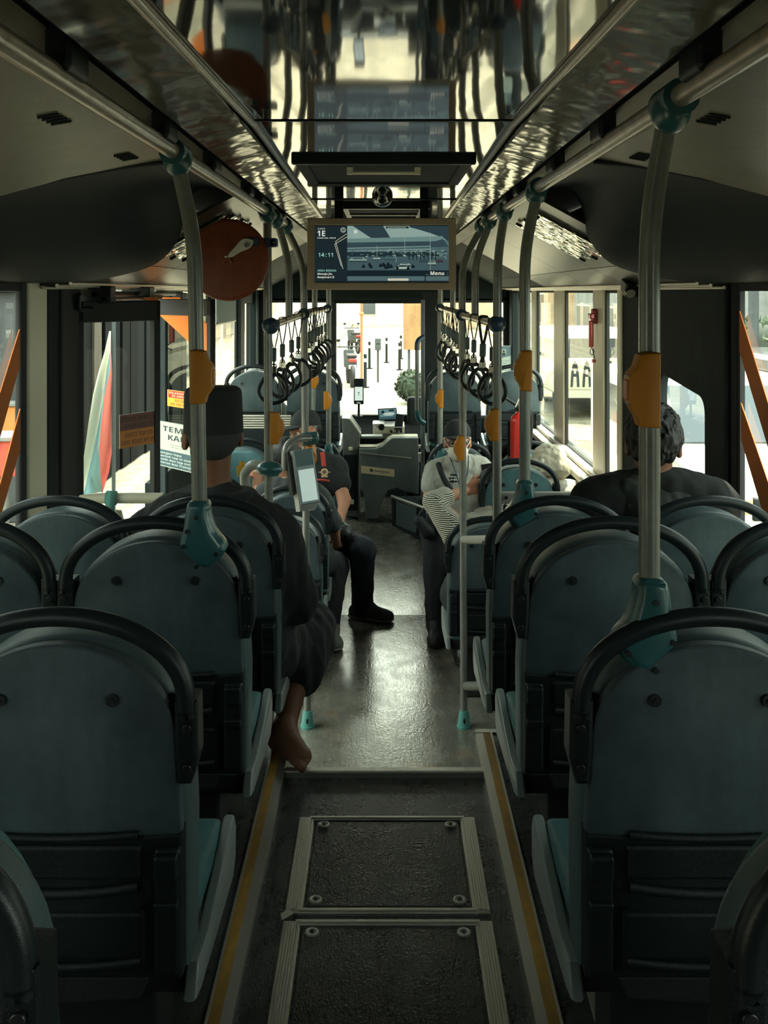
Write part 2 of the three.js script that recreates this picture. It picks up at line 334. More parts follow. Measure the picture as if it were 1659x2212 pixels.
// orange warning bands on the near side windows
const onWall = (s, px, py) => { const d = XW * F / Math.abs(px - 829) * 0.995; return [-d, EYE - (py - 630) * d / F]; };
function wallSticker(name, s, pts, m, label, category, depth = 0.004, x = XW - 0.008) {
  const o = part(name, [ext(pts.map(([px, py]) => onWall(s, px, py)), depth, 0.0008, 1).rotateY(-Math.PI / 2).translate(s * x, 0, 0)], m);
  return tag(o, label, category);
}
wallSticker('window_band', -1, [[41, 711], [41, 790], [0, 939], [-40, 1085], [-40, 975], [0, 844]], mat.orangeSticker, 'upper orange diagonal band on the near left window beside the red umbrella', 'band');
wallSticker('window_band', -1, [[42, 883], [42, 969], [0, 1115], [-40, 1250], [-40, 1190], [0, 1041]], mat.orangeSticker, 'lower orange diagonal band on the near left window, behind the seat handle', 'band');
wallSticker('window_band', 1, [[1599, 672], [1599, 759], [1659, 961], [1700, 1100], [1700, 1000], [1659, 865]], mat.orangeSticker, 'upper orange diagonal band on the near right window', 'band');
wallSticker('window_band', 1, [[1602, 870], [1603, 952], [1644, 1088], [1690, 1240], [1720, 1210], [1659, 1036]], mat.orangeSticker, 'lower orange diagonal band on the near right window', 'band');

// ceiling
const nearY = (d) => Y(0.363 + 0.0305 * d), farY = (d) => Y(0.436 - 0.011 * (d - 2.35));
{
  const c = struct('ceiling', [span(-1.4, 1.4, 2.78, 2.84, -9.4, 0.5)], mat.dark);
  const slab = (d0, d1, f) => { const g = ext([[-d0, f(d0)], [-d1, f(d1)], [-d1, f(d1) + 0.02], [-d0, f(d0) + 0.02]], 0.68, 0.002); g.rotateY(-Math.PI / 2); return g; };
  part('ceiling_panel', [slab(-0.4, 2.345, nearY)], mat.ceiling, c, 'glossy dark ceiling panel');
  part('ceiling_panel', [slab(2.352, 4.16, farY)], mat.ceiling, c, 'glossy dark ceiling panel');
  part('ceiling_panel', [slab(4.167, 9.2, farY)], mat.ceiling, c, 'glossy dark ceiling panel');
  part('seam_strip', [box(0.66, 0.006, 0.012, 0, farY(2.35) - 0.001, -2.349)], mat.dark, c);
  part('seam_strip', [box(0.66, 0.006, 0.012, 0, farY(4.16) - 0.001, -4.163)], mat.dark, c);
  for (const s of [-1, 1]) {
    const f = (pts, d0, d1, m, name, label, th = 0.012) => part(name, [s < 0 ? flip(sweepZ(pts, -d1, -d0, th)) : sweepZ(pts, -d1, -d0, th)], m, c, label);
    for (const [d0, d1, dy] of [[-0.4, 2.35, 0.0], [2.35, 9.2, 0]]) {
      const g = [rod(V(s * 0.336, (d0 < 1 ? nearY : farY)(d0) - 0.004, -d0), V(s * 0.336, (d0 < 1 ? nearY : farY)(d1) - 0.004, -d1), 0.0105)];
      part('edge_rail', g, mat.rail, c, 'round metal edge rail');
    }
    const bead = [];
    for (let d = 1.75; d < 5.2; d += 0.021) bead.push(new THREE.OctahedronGeometry(0.0042, 0).translate(s * 0.353, (d < 2.35 ? nearY : farY)(d) - 0.011, -d));
    tag(part('rivets', bead, mat.chrome, c), 'row of tiny bright rivets', null, null, 'stuff');
    for (const [d0, d1] of [[-0.4, 1.1], [1.11, 2.62], [2.63, 3.9], [3.91, 5.2], [5.21, 9.2]]) f([[0.342, Y(0.41)], [0.39, Y(0.398)], [0.455, Y(0.378)]], d0, d1, mat.cover, 'lamp_cover', 'crinkled glossy lamp cover');
    f([[0.455, Y(0.378)], [0.46, Y(0.42)], [0.49, Y(0.43)], [0.505, Y(0.4)]], -0.4, 9.2, mat.dark, 'slot', 'dark cable slot');
    f([[0.505, Y(0.4)], [0.56, Y(0.362)]], -0.4, 9.2, mat.cream, 'cream_strip');
    f([[0.56, Y(0.362)], [0.66, Y(0.345)], [0.84, Y(0.31)], [1.02, Y(0.262)], [1.17, Y(0.18)], [1.28, Y(0.04)]], -0.4, 1.32, mat.cream, 'cove_panel', 'cream overhead cove panel');
    f([[0.56, Y(0.362)], [0.66, Y(0.345)], [0.84, Y(0.31)], [1.02, Y(0.262)], [1.17, Y(0.18)], [1.28, Y(0.04)]], 1.324, 2.44, mat.cream, 'cove_panel', 'cream overhead cove panel');
    // dark bulging duct
    const A = [[0.555, 0.345], [0.66, 0.335], [0.84, 0.303], [1.02, 0.258], [1.17, 0.17], [1.285, 0.03]], B = [[0.56, 0.375], [0.69, 0.375], [0.735, 0.3], [0.755, 0.2], [0.83, 0.11], [0.97, 0.06], [1.15, 0.035], [1.285, 0.03]];
    const line = (pts) => new THREE.CatmullRomCurve3(pts.map(([x, y]) => V(x, y, 0)), false, 'centripetal').getSpacedPoints(24);
    const la = line(A), lb = line(B), rows = [];
    for (let i = 0; i <= 16; i++) { const t = i / 16, k = t * t * (3 - 2 * t); rows.push(la.map((p, j) => V(s * (p.x + (lb[j].x - p.x) * k), Y(p.y + (lb[j].y - p.y) * k), -(2.44 + 0.98 * t)))); }
    const cap = lb.map((p) => V(s * p.x, Y(p.y), -3.42)), back = lb.map((p, j) => V(s * (0.6 + j / 24 * 0.68), Y(0.39), -3.45));
    part('duct', [patch(rows, 1.2), patch([cap, back])], mat.dark, c, 'near-black bulging overhead duct');
    part('duct_seam', [tube(la.map((p) => V(s * p.x, Y(p.y) - 0.003, -2.442)), 0.006, 40, 8)], mat.rubber, c);
    // front coves in panels
    const at = (x) => Y(0.362 - 0.545 * (x - 0.56));
    for (const [d0, d1, m] of [[3.42, 4.42, mat.coveFront], [4.425, 5.2, mat.coveFront], [5.205, 6.6, mat.coveFront], [6.605, 9.2, mat.panel]]) {
      f([[0.56, at(0.56)], [1.0, at(1.0)]], d0, d1, m, 'cove_panel', 'pale slanted cove panel');
      f([[1.004, at(1.0) - 0.002], [1.14, Y(0.052)], [1.3, Y(0.03)]], d0, d1, m, 'cove_ledge');
    }
    const strips = [];
    for (const x of [1.15, 1.2, 1.25]) strips.push(rod(V(s * x, Y(0.03) - (x - 1.15) * 0.15, -9.1), V(s * x, Y(0.03) - (x - 1.15) * 0.15, -3.4), 0.007, 0.007, 8));
    part('ledge_trim', strips, mat.alu, c, 'dull metal strips above the windows');
    for (const d of [3.75, 4.15, 4.7, 5.5]) part('ledge_vent', [rbox(0.05, 0.006, 0.13, 0.002, s * 1.075, Y(0.082), -d, 0, 0, s * -0.47)], mat.black, c);
    const dir = V(s * 0.44, at(1.0) - at(0.56), 0).normalize(), ang = Math.atan2(dir.y, dir.x);
    const hatch = thing('ceiling_access_panel', `square mirror-finish access panel with black clips in the ${s < 0 ? 'left cove behind the dark orange disc' : 'right cove behind the second pole'}`, 'panel', V(s * 0.76, at(0.76) - 0.024, -3.98), 0);
    part('mirror_sheet', [box(0.34, 0.006, 0.62, 0, 0, 0, 0, 0, s < 0 ? ang + Math.PI : ang)], mat.wavy, hatch);
    for (const zz of [-0.24, 0, 0.24]) for (const k of [-1, 1]) part('clip', [rbox(0.03, 0.012, 0.02, 0.003, k * 0.165 * dir.x, k * 0.165 * dir.y - 0.004, zz, 0, 0, ang)], mat.black, hatch);
    for (const [d, lab] of [[1.8, 'nearer'], [2.3, 'farther']]) {
      const slope = -0.17 * s, v = thing('air_vent', `${lab} small black air vent in the ${s < 0 ? 'left' : 'right'} cream cove beside the overhead rail`, 'vent', V(s * 0.64, Y(0.342), -d), 0);
      v.rotation.z = slope;
      part('frame', [rbox(0.055, 0.01, 0.12, 0.008)], mat.dark, v);
      part('grille', [0, 1, 2, 3].map((i) => box(0.04, 0.004, 0.014, 0, -0.006, -0.036 + i * 0.024, 0.5)), mat.black, v);
    }
  }
}
// front end: header, windscreen, dashboard
struct('wall_front', [span(-1.36, 1.36, Y(-0.085), 2.8, -9.3, -9.2), span(-1.36, 1.36, -0.2, 0.95, -9.35, -9.25), span(-1.36, -1.22, 0.9, 2.2, -9.3, -9.2), span(1.22, 1.36, 0.9, 2.2, -9.3, -9.2)], mat.dark);
struct('wall_rear', [span(-1.36, 1.36, -0.2, 2.8, 0.4, 0.48)], mat.dark);
{
  const o = tag(new THREE.Group(), null, null, null, 'structure'); o.name = 'window_12'; scene.add(o);
  part('glass', [new THREE.PlaneGeometry(2.44, 1.22).translate(0, 1.52, -9.24)], mat.windscreen, o);
  part('gasket', [span(-1.22, 1.22, 2.09, 2.13, -9.26, -9.2), span(-1.22, 1.22, 0.9, 0.94, -9.26, -9.2), span(-1.22, -1.19, 0.94, 2.09, -9.26, -9.2), span(1.19, 1.22, 0.94, 2.09, -9.26, -9.2), span(-0.49, -0.44, 0.15, 2.1, -8.62, -8.56)], mat.rubber, o);
  struct('trim_3', [rspan(-0.5, 0.45, Y(-0.075), Y(0.35), -8.66, -8.56, 0.02), rspan(-0.46, 0.44, Y(-0.08) - 0.03, Y(-0.075), -8.63, -8.6, 0.004)], mat.dark);
}
// front entrance on the left
struct('door_1', [span(-1.3, -1.27, 0.15, 2.15, -9.18, -9.14), span(-1.3, -1.27, 0.15, 2.15, -8.4, -8.34), span(-1.3, -1.27, 0.15, 0.22, -9.18, -8.4), span(-1.3, -1.27, 2.09, 2.2, -9.18, -8.4), span(-1.3, -1.27, 0.22, 2.09, -8.79, -8.75)], mat.rubber);
struct('window_13', [new THREE.PlaneGeometry(0.8, 1.95).rotateY(Math.PI / 2).translate(-1.285, 1.15, -8.77)], mat.door);
// ---------------------------------------------------------------- seats
function arcPts(a, b, y0, drop, n = 22) {
  const pts = [V(a, y0 - drop, 0)];
  for (let i = 0; i <= n; i++) { const t = Math.PI * i / n; pts.push(V(a * Math.cos(t), y0 + b * Math.pow(Math.sin(t), 0.9), 0)); }
  pts.push(V(-a, y0 - drop, 0));
  return pts;
}
const panelOutline = (() => {
  const r = [];
  for (let i = 0; i <= 24; i++) { const t = Math.PI * i / 24; r.push([0.197 * Math.cos(t) * (1 + 0.04 * (1 - Math.sin(t))), 0.792 + 0.176 * Math.pow(Math.sin(t), 0.92)]); }
  return [[0.212, 0.64], ...r, [-0.212, 0.64]];
})();
const seatGeo = {};
{
  const g = seatGeo;
  const lower = [[0.212, 0.405], [0.212, 0.652], [0.1, 0.646], [0, 0.643], [-0.1, 0.646], [-0.212, 0.652], [-0.212, 0.405]];
  g.panel = merged([ext(panelOutline, 0.03, 0.007, 3).translate(0, 0, -0.013)]);
  const shellSide = [[0.216, 0.4], ...panelOutline.slice(0, -1).map(([x, y]) => [x * 1.03, y + (y > 0.8 ? 0.005 : 0)]), [-0.218, 0.64], [-0.216, 0.4]];
  g.side = merged([ext(shellSide, 0.105, 0.016, 3).translate(0, 0, -0.078)]);
  g.lower = merged([ext(lower, 0.05, 0.006).translate(0, 0, -0.02), rspan(-0.145, 0.145, 0.575, 0.635, -0.005, 0.012, 0.012),
    ...[-1, 1].flatMap((s) => [rspan(s * 0.19 - 0.022, s * 0.19 + 0.022, 0.42, 0.632, 0, 0.02, 0.008), rspan(s * 0.19 - 0.02, s * 0.19 + 0.02, 0.585, 0.628, 0.014, 0.034, 0.006), rspan(s * 0.19 - 0.02, s * 0.19 + 0.02, 0.53, 0.548, 0.014, 0.03, 0.004)])]);
  const ledge = (y, w, bow, r) => tube([-1, -0.6, 0, 0.6, 1].map((t) => V(w * t, y + bow * t * t, 0.008)), r, 24, 8);
  g.pocket = merged([ledge(0.552, 0.14, 0.012, 0.009), ledge(0.428, 0.145, 0.01, 0.008), ledge(0.645, 0.14, 0.006, 0.007), rspan(-0.15, 0.15, 0.44, 0.52, -0.004, 0.01, 0.01), span(-0.152, -0.146, 0.425, 0.53, 0, 0.014), span(0.146, 0.152, 0.425, 0.53, 0, 0.014)]);
  g.under = merged([ext([[0.16, 0.41], [-0.16, 0.41], [-0.14, 0.37], [0, 0.36], [0.14, 0.37]], 0.07, 0.006).translate(0, 0, -0.03)]);
  g.handle = merged([tube(arcPts(0.219, 0.15, 0.866, 0.0), 0.0165, 60, 12)]);
  g.brackets = [-1, 1].map((s) => merged([ext([[s * 0.199, 0.878], [s * 0.238, 0.876], [s * 0.24, 0.78], [s * 0.228, 0.735], [s * 0.205, 0.735], [s * 0.2, 0.8]].slice()[s > 0 ? 'slice' : 'reverse'](), 0.06, 0.008).translate(0, 0, -0.02)]));
  g.bolts = [-0.0955, 0.0955].map((x) => merged([cyl(0.0105, 0.008, x, 0.876, 0.004, Math.PI / 2), cyl(0.005, 0.004, x, 0.876, 0.009, Math.PI / 2, 0, 0, 0.004, 8)]));
  g.screws = [-0.222, 0.222].flatMap((x) => [0.765, 0.832].map((y) => merged([cyl(0.006, 0.006, x, y, 0.013, Math.PI / 2), new THREE.TorusGeometry(0.006, 0.002, 6, 14).translate(x, y, 0.014)])));
  const back = panelOutline.map(([x, y]) => [x * 0.93, Math.min(y, 0.955)]); back[0][1] = back[back.length - 1][1] = 0.47;
  g.backCushion = merged([ext(back, 0.05, 0.016, 4).translate(0, 0, -0.135)]);
  const hole = new THREE.Path().absellipse(0, 0.845, 0.04, 0.045, 0, 7, true), bs = shapeOf(back); bs.holes.push(hole);
  g.backCushionHole = merged([ext(bs, 0.05, 0.012, 3).translate(0, 0, -0.135)]);
  g.holeRing = merged([new THREE.TorusGeometry(0.043, 0.006, 10, 32).scale(1, 1.12, 1).translate(0, 0.845, -0.16)]);
  g.cushion = merged([ext([[0.09, 0.45], [0.2, 0.425], [0.36, 0.412], [0.46, 0.408], [0.5, 0.39], [0.505, 0.36], [0.1, 0.35]], 0.395, 0.02, 4).rotateY(Math.PI / 2)]);
  const sh = [[0.07, 0.31], [0.1, 0.36], [0.2, 0.352], [0.32, 0.37], [0.44, 0.398], [0.498, 0.4], [0.515, 0.37], [0.51, 0.3], [0.47, 0.272], [0.3, 0.282], [0.12, 0.295]];
  g.shields = [-1, 1].map((s) => merged([ext(sh, 0.026, 0.009, 3).rotateY(Math.PI / 2).translate(s * 0.209, 0, 0)]));
  g.pan = merged([rspan(-0.2, 0.2, 0.3, 0.36, -0.5, -0.1, 0.01)]);
}
for (const k of Object.keys(seatGeo)) for (const q of [].concat(seatGeo[k])) q.userData.done = true;
function makeSeat(opts = {}) {
  const t = new THREE.Group(), g = seatGeo, h = opts.legs ?? 0.3;
  const add = (n, geo, m, p = t, l) => part(n, geo, m, p, l, true);
  const back = add('backrest', g.side, mat.shellSide);
  const pn = add('back_panel', g.panel, opts.tealBack ? mat.cushion : mat.shell);
  g.bolts.forEach((b) => add('bolt', b, mat.bolt, pn));
  add('lower_back', g.lower, mat.black); add('pocket', g.pocket, mat.black); add('under_cover', g.under, mat.matte);
  const hd = add('handle', g.handle, mat.grip);
  g.brackets.forEach((b) => add('handle_bracket', b, mat.black)); g.screws.forEach((b) => add('screw', b, mat.bolt, hd));
  if (opts.hole) { add('back_cushion', g.backCushionHole, mat.cushionPale); add('hole_rim', g.holeRing, mat.white); }
  else add('back_cushion', g.backCushion, mat.cushion);
  add('seat_cushion', g.cushion, opts.hole ? mat.cushionPale : mat.cushion); add('seat_pan', g.pan, mat.matte);
  g.shields.forEach((b) => add('side_shield', b, mat.shield));
  add('pedestal', [rspan(-0.12, 0.12, 0.3 - h, 0.31, -0.34, -0.2, 0.01), rspan(-0.18, 0.18, 0.28, 0.31, -0.42, -0.14, 0.005)], mat.matte);
  if (opts.rails) for (const x of [-0.1, 0.03]) add('leg', [ext([[-0.012, 0], [0.012, 0], [0.012, 0.012], [-0.012, 0.012]], 0.5, 0.002).rotateX(0.1).translate(x, 0.3 - h + 0.03, -0.3)], mat.alu);
  return t;
}
const GS = 'bus seats with round-topped backs and loop handles';
const protos = new Map();
function seat(x, y, d, label, opts = {}) {
  const key = JSON.stringify({ ...opts, turn: 0 });
  let o;
  if (!protos.has(key)) { o = makeSeat(opts); protos.set(key, o); o.name = numbered('bus_seat'); scene.add(o); }
  else { o = protos.get(key).clone(); o.name = numbered('bus_seat'); scene.add(o); }
  o.position.set(x, y, -d); o.rotation.y = opts.turn ?? 0;
  return tag(o, label, 'seat', GS);
}
const XA = 0.553, XB = 1.03;
// rear rows on the raised deck
const rows = [[0.85, 0.075, 'nearest row, cut off by the picture edge'], [1.567, 0, 'large in the foreground'], [2.247, -0.01, 'third row back'], [2.93, -0.11, 'foremost row on the deck']];
rows.forEach(([d, dy, where], i) => {
  for (const s of [-1, 1]) {
    const side = s < 0 ? 'left' : 'right';
    const special = { '2-1': ', bracket of the large left pole on it', '11': ', bracket of the thickest pole on it', '31': ', teal pole bracket at its upper left', '3-1': ', behind the man in the black cap' }['' + i + s] ?? '';
    seat(s * XA, DECK + dy, d, `${side} aisle bus seat, ${where}${special}`, { legs: 0.3 + dy, rails: i === 1 });
    if (i > 0) seat(s * XB, DECK + dy, d, `${side} window bus seat, ${where}${i === 3 ? (s < 0 ? ', under the cream door pillar' : ', behind the hooded passenger') : ''}`, { legs: 0.3 + dy });
  }
});
// low-floor rows facing forward
for (const [s, d, n] of [[-1, 5.0, 'nearer'], [-1, 5.58, 'farther'], [1, 4.82, 'nearer'], [1, 5.39, 'farther']]) {
  const side = s < 0 ? 'left' : 'right';
  if (s < 0 || n === 'nearer') seat(s * XA, 0, d, `low ${side} aisle seat beyond the deck, ${n} of two rows${s > 0 && n === 'nearer' ? ', striped passenger in it' : ''}`, { legs: 0.3 });
  seat(s > 0 && n === 'farther' ? 0.79 : s * XB, s > 0 && n === 'farther' ? 0.2 : 0, d, `low ${s > 0 && n === 'farther' ? 'teal-backed right seat before the pale cap' : side + ' window seat beyond the deck, ' + n + ' of two rows'}`, { legs: s > 0 && n === 'farther' ? 0.5 : 0.3, tealBack: s > 0 && n === 'farther' });
}
// seats that face the camera
for (const s of [-1, 1]) {
  const side = s < 0 ? 'left' : 'right', d = s < 0 ? 6.86 : 6.72;
  seat(s * XA, 0.09, d, `rear-facing ${side} aisle seat under the ${s < 0 ? 'man in the black polo shirt' : 'masked man in grey'}`, { legs: 0.36, turn: Math.PI });
  seat(s * XB, 0.09, d, s < 0 ? 'rear-facing left window seat by the ribbed silver ledge' : 'rear-facing teal window seat on the right with a round hole in its back', { legs: 0.36, turn: Math.PI, hole: s > 0 });
  seat(s * 0.575, 0.58, 7.5, `raised front seat on the ${side} wheel box, next to the aisle`, { legs: 0.2 });
  seat(s * 1.055, 0.58, 7.5, `raised front window seat on the ${side} wheel box${s < 0 ? ', woman in a headscarf in it' : ', behind the fire extinguisher'}`, { legs: 0.2 });
  struct('wheel_box', [rspan(Math.min(s * 0.36, s * 1.29), Math.max(s * 0.36, s * 1.29), -0.02, 0.58, -8.1, -7.0, 0.02)], mat.panel);
}
{
  const b = thing('bulkhead', 'dark bulkhead with a ribbed silver top ledge behind the rear-facing left window seat', 'bulkhead', V(-0.9, 0.5, -7.0));
  part('board', [rspan(-0.3, 0.22, 0.05, 0.66, -0.02, 0.02, 0.008)], mat.panel, b);
  for (let i = 0; i < 6; i++) part('rib', [rod(V(-0.3, 0.67 + i * 0.018, 0.0), V(0.2, 0.67 + i * 0.018, 0.0), 0.008, 0.008, 10)], mat.alu, b);
}

// ---------------------------------------------------------------- overhead rails, poles, brackets, stop buttons
const RX = 0.494;
for (const s of [-1, 1]) {
  const side = s < 0 ? 'left' : 'right';
  const t = thing('overhead_rail', `long round metal overhead handrail along the ${side} side of the ceiling`, 'handrail');
  const y = (d) => Y(0.315 + 0.006 * d);
  part('tube', [rod(V(s * RX, y(0.2), 0.2), V(s * RX, y(4.72), -4.72), 0.019)], mat.rail, t);
  for (const d of [0.9, 1.42, 2.05, 2.62, 3.3, 3.6, 4.4]) part('hanger', [rspan(s * 0.485 - 0.02, s * 0.485 + 0.02, y(d) + 0.005, Y(0.43), -d - 0.05, -d + 0.05, 0.012), cyl(0.008, 0.05, s * 0.485, y(d) + 0.06, -d, 0, 0, Math.PI / 2)], mat.black, t);
  for (const d of s < 0 ? [2.2, 3.89, 4.2, 4.66] : [1.58, 2.98, 3.76, 4.3, 4.66]) part('joint', [rod(V(s * RX, y(d), -d - 0.045), V(s * RX, y(d), -d + 0.045), 0.031), ball(0.034, s * (RX - 0.004), y(d) - 0.018, -d, 1, 1.1, 1.05)], mat.teal, t, 'dark teal clamp joint');
}
const railY = (d) => Y(0.315 + 0.006 * d);
// pole: [side, d, x, bottom y, end: 'bracket' | 'foot' | 'bar' | 'floor']
function bracketGeo(s) {                                          // a teal casting that clasps a seat handle; the pole stands at x = 0
  const o = [[-0.024, 0.002], [0.024, 0.002], [0.034, -0.066], [0.043, -0.1], [0.036, -0.113], [-0.012, -0.154], [-0.034, -0.15], [-0.066, -0.116], [-0.066, -0.1], [-0.04, -0.07], [-0.027, -0.03]];
  const pts = smooth(o.flatMap(([x, y], i) => { const [nx, ny] = o[(i + 1) % o.length], l = Math.min(0.3, 0.008 / Math.hypot(nx - x, ny - y)); return [[x + (nx - x) * l, y + (ny - y) * l], [x + (nx - x) * (1 - l), y + (ny - y) * (1 - l)]]; }), 90).map(([x, y]) => [x * s, y]); if (s < 0) pts.reverse();
  const face = o.slice(0, 11).map(([x, y]) => [x * s * 0.8, y * 0.93 - 0.004]); if (s < 0) face.reverse();
  return [ext(pts, 0.062, 0.015, 4), ext(face, 0.072, 0.008, 3)];
}
function pole(s, d, x, y0, end, label, opts = {}) {
  const t = thing('handrail_pole', label, 'pole', V(0, 0, 0));
  const top = opts.top ?? railY(d), r = opts.r ?? 0.018, q = V(s * x, 0, -d);
  const pts = opts.straight ? null : [V(s * x, y0, -d), V(s * (x + (opts.lean ?? 0)), top - 0.2, -d), V(s * (RX - 0.004), top - 0.03, -d - 0.004)];
  if (pts) {
    const far = Math.abs(RX - x) > 0.03;
    part('tube', [far ? bent(pts, r, 0.09) : rod(pts[0], pts[2], r)], mat.pole, t);
  } else part('tube', [rod(V(s * x, y0, -d), V(s * (x + (opts.lean ?? 0)), top, -d), r)], mat.pole, t);
  if (end === 'bracket') {
    const b = part('bracket', bracketGeo(s).map((g) => g.translate(s * x, y0 + 0.004, -d + 0.002)), mat.teal, t, 'teal seat bracket');
    for (const [bx, by] of [[0.0, -0.028], [0.024, -0.06], [0.034, -0.095], [-0.052, -0.113], [0.0, -0.142]]) part('bolt', [cyl(0.0052, 0.006, s * (x + bx * 0.9), y0 + by, -d + 0.038, Math.PI / 2)], mat.bolt, b);
  }
  if (end === 'foot') { const b = part('foot', [cyl(0.034, 0.085, s * x, y0 + 0.0425, -d, 0, 0, 0, 0.023), cyl(0.036, 0.012, s * x, y0 + 0.006, -d)], mat.tealPale, t, 'pale teal foot socket'); part('screw', [ball(0.009, s * x, y0 + 0.04, -d + 0.028, 0.7, 1.6, 0.5)], mat.bolt, b); }
  return t;
}
pole(-1, 2.2, 0.438, P(0, 1085, 2.2).y, 'bracket', 'large cream handrail pole on the left, clamped to the third row aisle seat', { lean: 0.012 });
pole(1, 1.6, 0.459, P(0, 1252, 1.6).y, 'bracket', 'nearest and thickest cream handrail pole on the right, clamped to the large foreground seat');
pole(1, 2.97, 0.452, P(0, 1040, 2.97).y, 'bracket', 'second cream handrail pole on the right, clamped to the fourth row seat');
pole(-1, 3.89, 0.476, LOW, 'floor', 'cream handrail pole on the left that carries the dark orange disc', { lean: 0.012 });
pole(1, 3.76, 0.459, P(0, 1150, 3.76).y, 'bar', 'cream handrail pole on the right with a navy ball joint, ending on the guard rail', { lean: 0.003 });
pole(-1, 4.68, 0.385, LOW, 'foot', 'cream floor-standing pole on the left side of the step, pale teal foot', { lean: 0.02 });
pole(1, 4.68, 0.405, LOW, 'foot', 'cream floor-standing pole on the right side of the step, pale teal foot', { lean: -0.01 });
pole(-1, 4.3, 0.44, 2.07, 'bar', 'short cream pole hanging down to the left strap bar', { r: 0.017 });
pole(1, 4.3, 0.424, 2.09, 'bar', 'short cream pole hanging down to the right strap bar', { r: 0.017 });
pole(-1, 6.75, 0.402, P(0, 962, 6.75).y, 'bracket', 'far left pole clamped to the seat of the man in the polo shirt', { straight: 1, top: 2.6, r: 0.019 });
pole(1, 6.75, 0.412, P(0, 962, 6.75).y, 'bracket', 'far right pole clamped to the seat of the masked man', { straight: 1, top: 2.6, r: 0.019 });
pole(-1, 5.9, 0.44, 2.08, 'bar', 'short far cream pole dropping to the left strap bar behind the screen', { straight: 1, top: 2.6 });
pole(1, 5.9, 0.44, 2.08, 'bar', 'short far cream pole dropping to the right strap bar behind the screen', { straight: 1, top: 2.6 });

// strap bars with ball joints
const barPts = { '-1': [V(-0.476, P(0, 704, 3.89).y, -3.89), V(-0.4, P(0, 678, 4.68).y, -4.66), V(-0.41, P(0, 667, 6.75).y, -6.75)], 1: [V(0.459, P(0, 700, 3.76).y, -3.76), V(0.39, P(0, 680, 4.68).y, -4.66), V(0.41, P(0, 665, 6.75).y, -6.75)] };
for (const s of [-1, 1]) {
  const p = barPts[s], t = thing('strap_bar', `metal bar with navy joints carrying the hanging straps on the ${s < 0 ? 'left' : 'right'}`, 'bar');
  part('tube', [rod(p[0], p[1], 0.0165), rod(p[1], p[2], 0.0165), ball(0.0165, ...p[1])], mat.rail, t);
  const b = part('ball_joint', [ball(0.036, p[0].x, p[0].y, p[0].z + 0.002, 1, 1, 0.85), new THREE.TorusGeometry(0.033, 0.003, 8, 30).translate(p[0].x, p[0].y, p[0].z + 0.006)], mat.navy, t);
  part('screw', [cyl(0.006, 0.006, p[0].x - s * 0.018, p[0].y, p[0].z + 0.028, Math.PI / 2)], mat.bolt, b);
  part('clamp', [rod(p[1].clone().add(V(0, 0, -0.035)), p[1].clone().add(V(0, 0, 0.035)), 0.03)], mat.navy, t);
  part('clamp', [rod(p[2].clone().add(V(0, 0, -0.035)), p[2].clone().add(V(0, 0, 0.035)), 0.032)], mat.navy, t);
}
// hanging straps
const strapProto = {};
for (const kind of ['cord', 'belt']) {
  const t = new THREE.Group(), belt = kind === 'belt';
  const c = belt ? 0.006 : 0.0028;
  part('cord', [-1, 1].flatMap((s) => [tube([V(0, 0.02, s * 0.0), V(s * 0.017, 0.017, 0), V(s * 0.02, -0.002, 0), V(s * 0.014, -0.05, 0), V(s * 0.003, -0.105, 0)], c, 20, 6)]), mat.rubber, t);
  part('sleeve', [rbox(belt ? 0.026 : 0.021, 0.06, 0.02, 0.006, 0, -0.13, 0)], mat.shellSide, t);
  part('cord_end', [tube([V(0, -0.155, 0), V(0, -0.19, 0)], c * 1.6, 4, 6)], mat.rubber, t);
  part('clip', [rbox(0.026, 0.03, 0.02, 0.004, 0, -0.195, 0), new THREE.TorusGeometry(0.012, 0.003, 8, 16).translate(0, -0.182, 0)], mat.chrome, t);
  const ring = [];
  for (let i = 0; i < 24; i++) { const a = i / 24 * Math.PI * 2, r = 1 - 0.2 * Math.sin(a) - 0.05 * Math.cos(3 * a + Math.PI / 2); ring.push(V(0.06 * Math.cos(a) * (1.0 - 0.22 * Math.sin(a)), -0.272 + 0.062 * Math.sin(a) * (0.95 + 0.1 * r), 0)); }
  part('ring_handle', [tube(ring, 0.0085, 60, 10, true), rbox(0.03, 0.022, 0.02, 0.006, 0, -0.213, 0)], mat.grip, t);
  strapProto[kind] = t;
}
const place = { 0: 'nearest to the navy ball joint', 1: 'second from the navy ball joint', 2: 'third from the navy ball joint', 3: 'fourth, just before the floor-standing pole', 4: 'just beyond the floor-standing pole', 5: 'second beyond the floor-standing pole', 6: 'third beyond the floor-standing pole', 7: 'fourth beyond the floor-standing pole', 8: 'fifth beyond the floor-standing pole', 9: 'sixth beyond the floor-standing pole', 10: 'farthest from the camera' };
for (const s of [-1, 1]) {
  const p = barPts[s];
  [[0, 0.1], [0, 0.32], [0, 0.58], [0, 0.8], [1, 0.1], [1, 0.2], [1, 0.3], [1, 0.42], [1, 0.54], [1, 0.68], [1, 0.84]].forEach(([k, f], i) => {
    const src = strapProto[s > 0 && i === 1 ? 'belt' : 'cord'], o = src.clone();
    o.name = numbered('hanging_strap'); scene.add(o);
    o.position.lerpVectors(p[k], p[k + 1], f); o.rotation.set(rr(-0.05, 0.05), (s < 0 ? 0.25 : -0.9) + rr(-0.5, 0.5), rr(-0.03, 0.03));
    if (s < 0 && i < 3) o.rotation.y = [0.1, 0.7, 0.9][i];
    tag(o, `black hanging strap with ring handle, ${s < 0 ? 'left' : 'right'} bar, ${place[i]}`, 'strap', `hanging straps on the ${s < 0 ? 'left' : 'right'} bar`);
  });
}
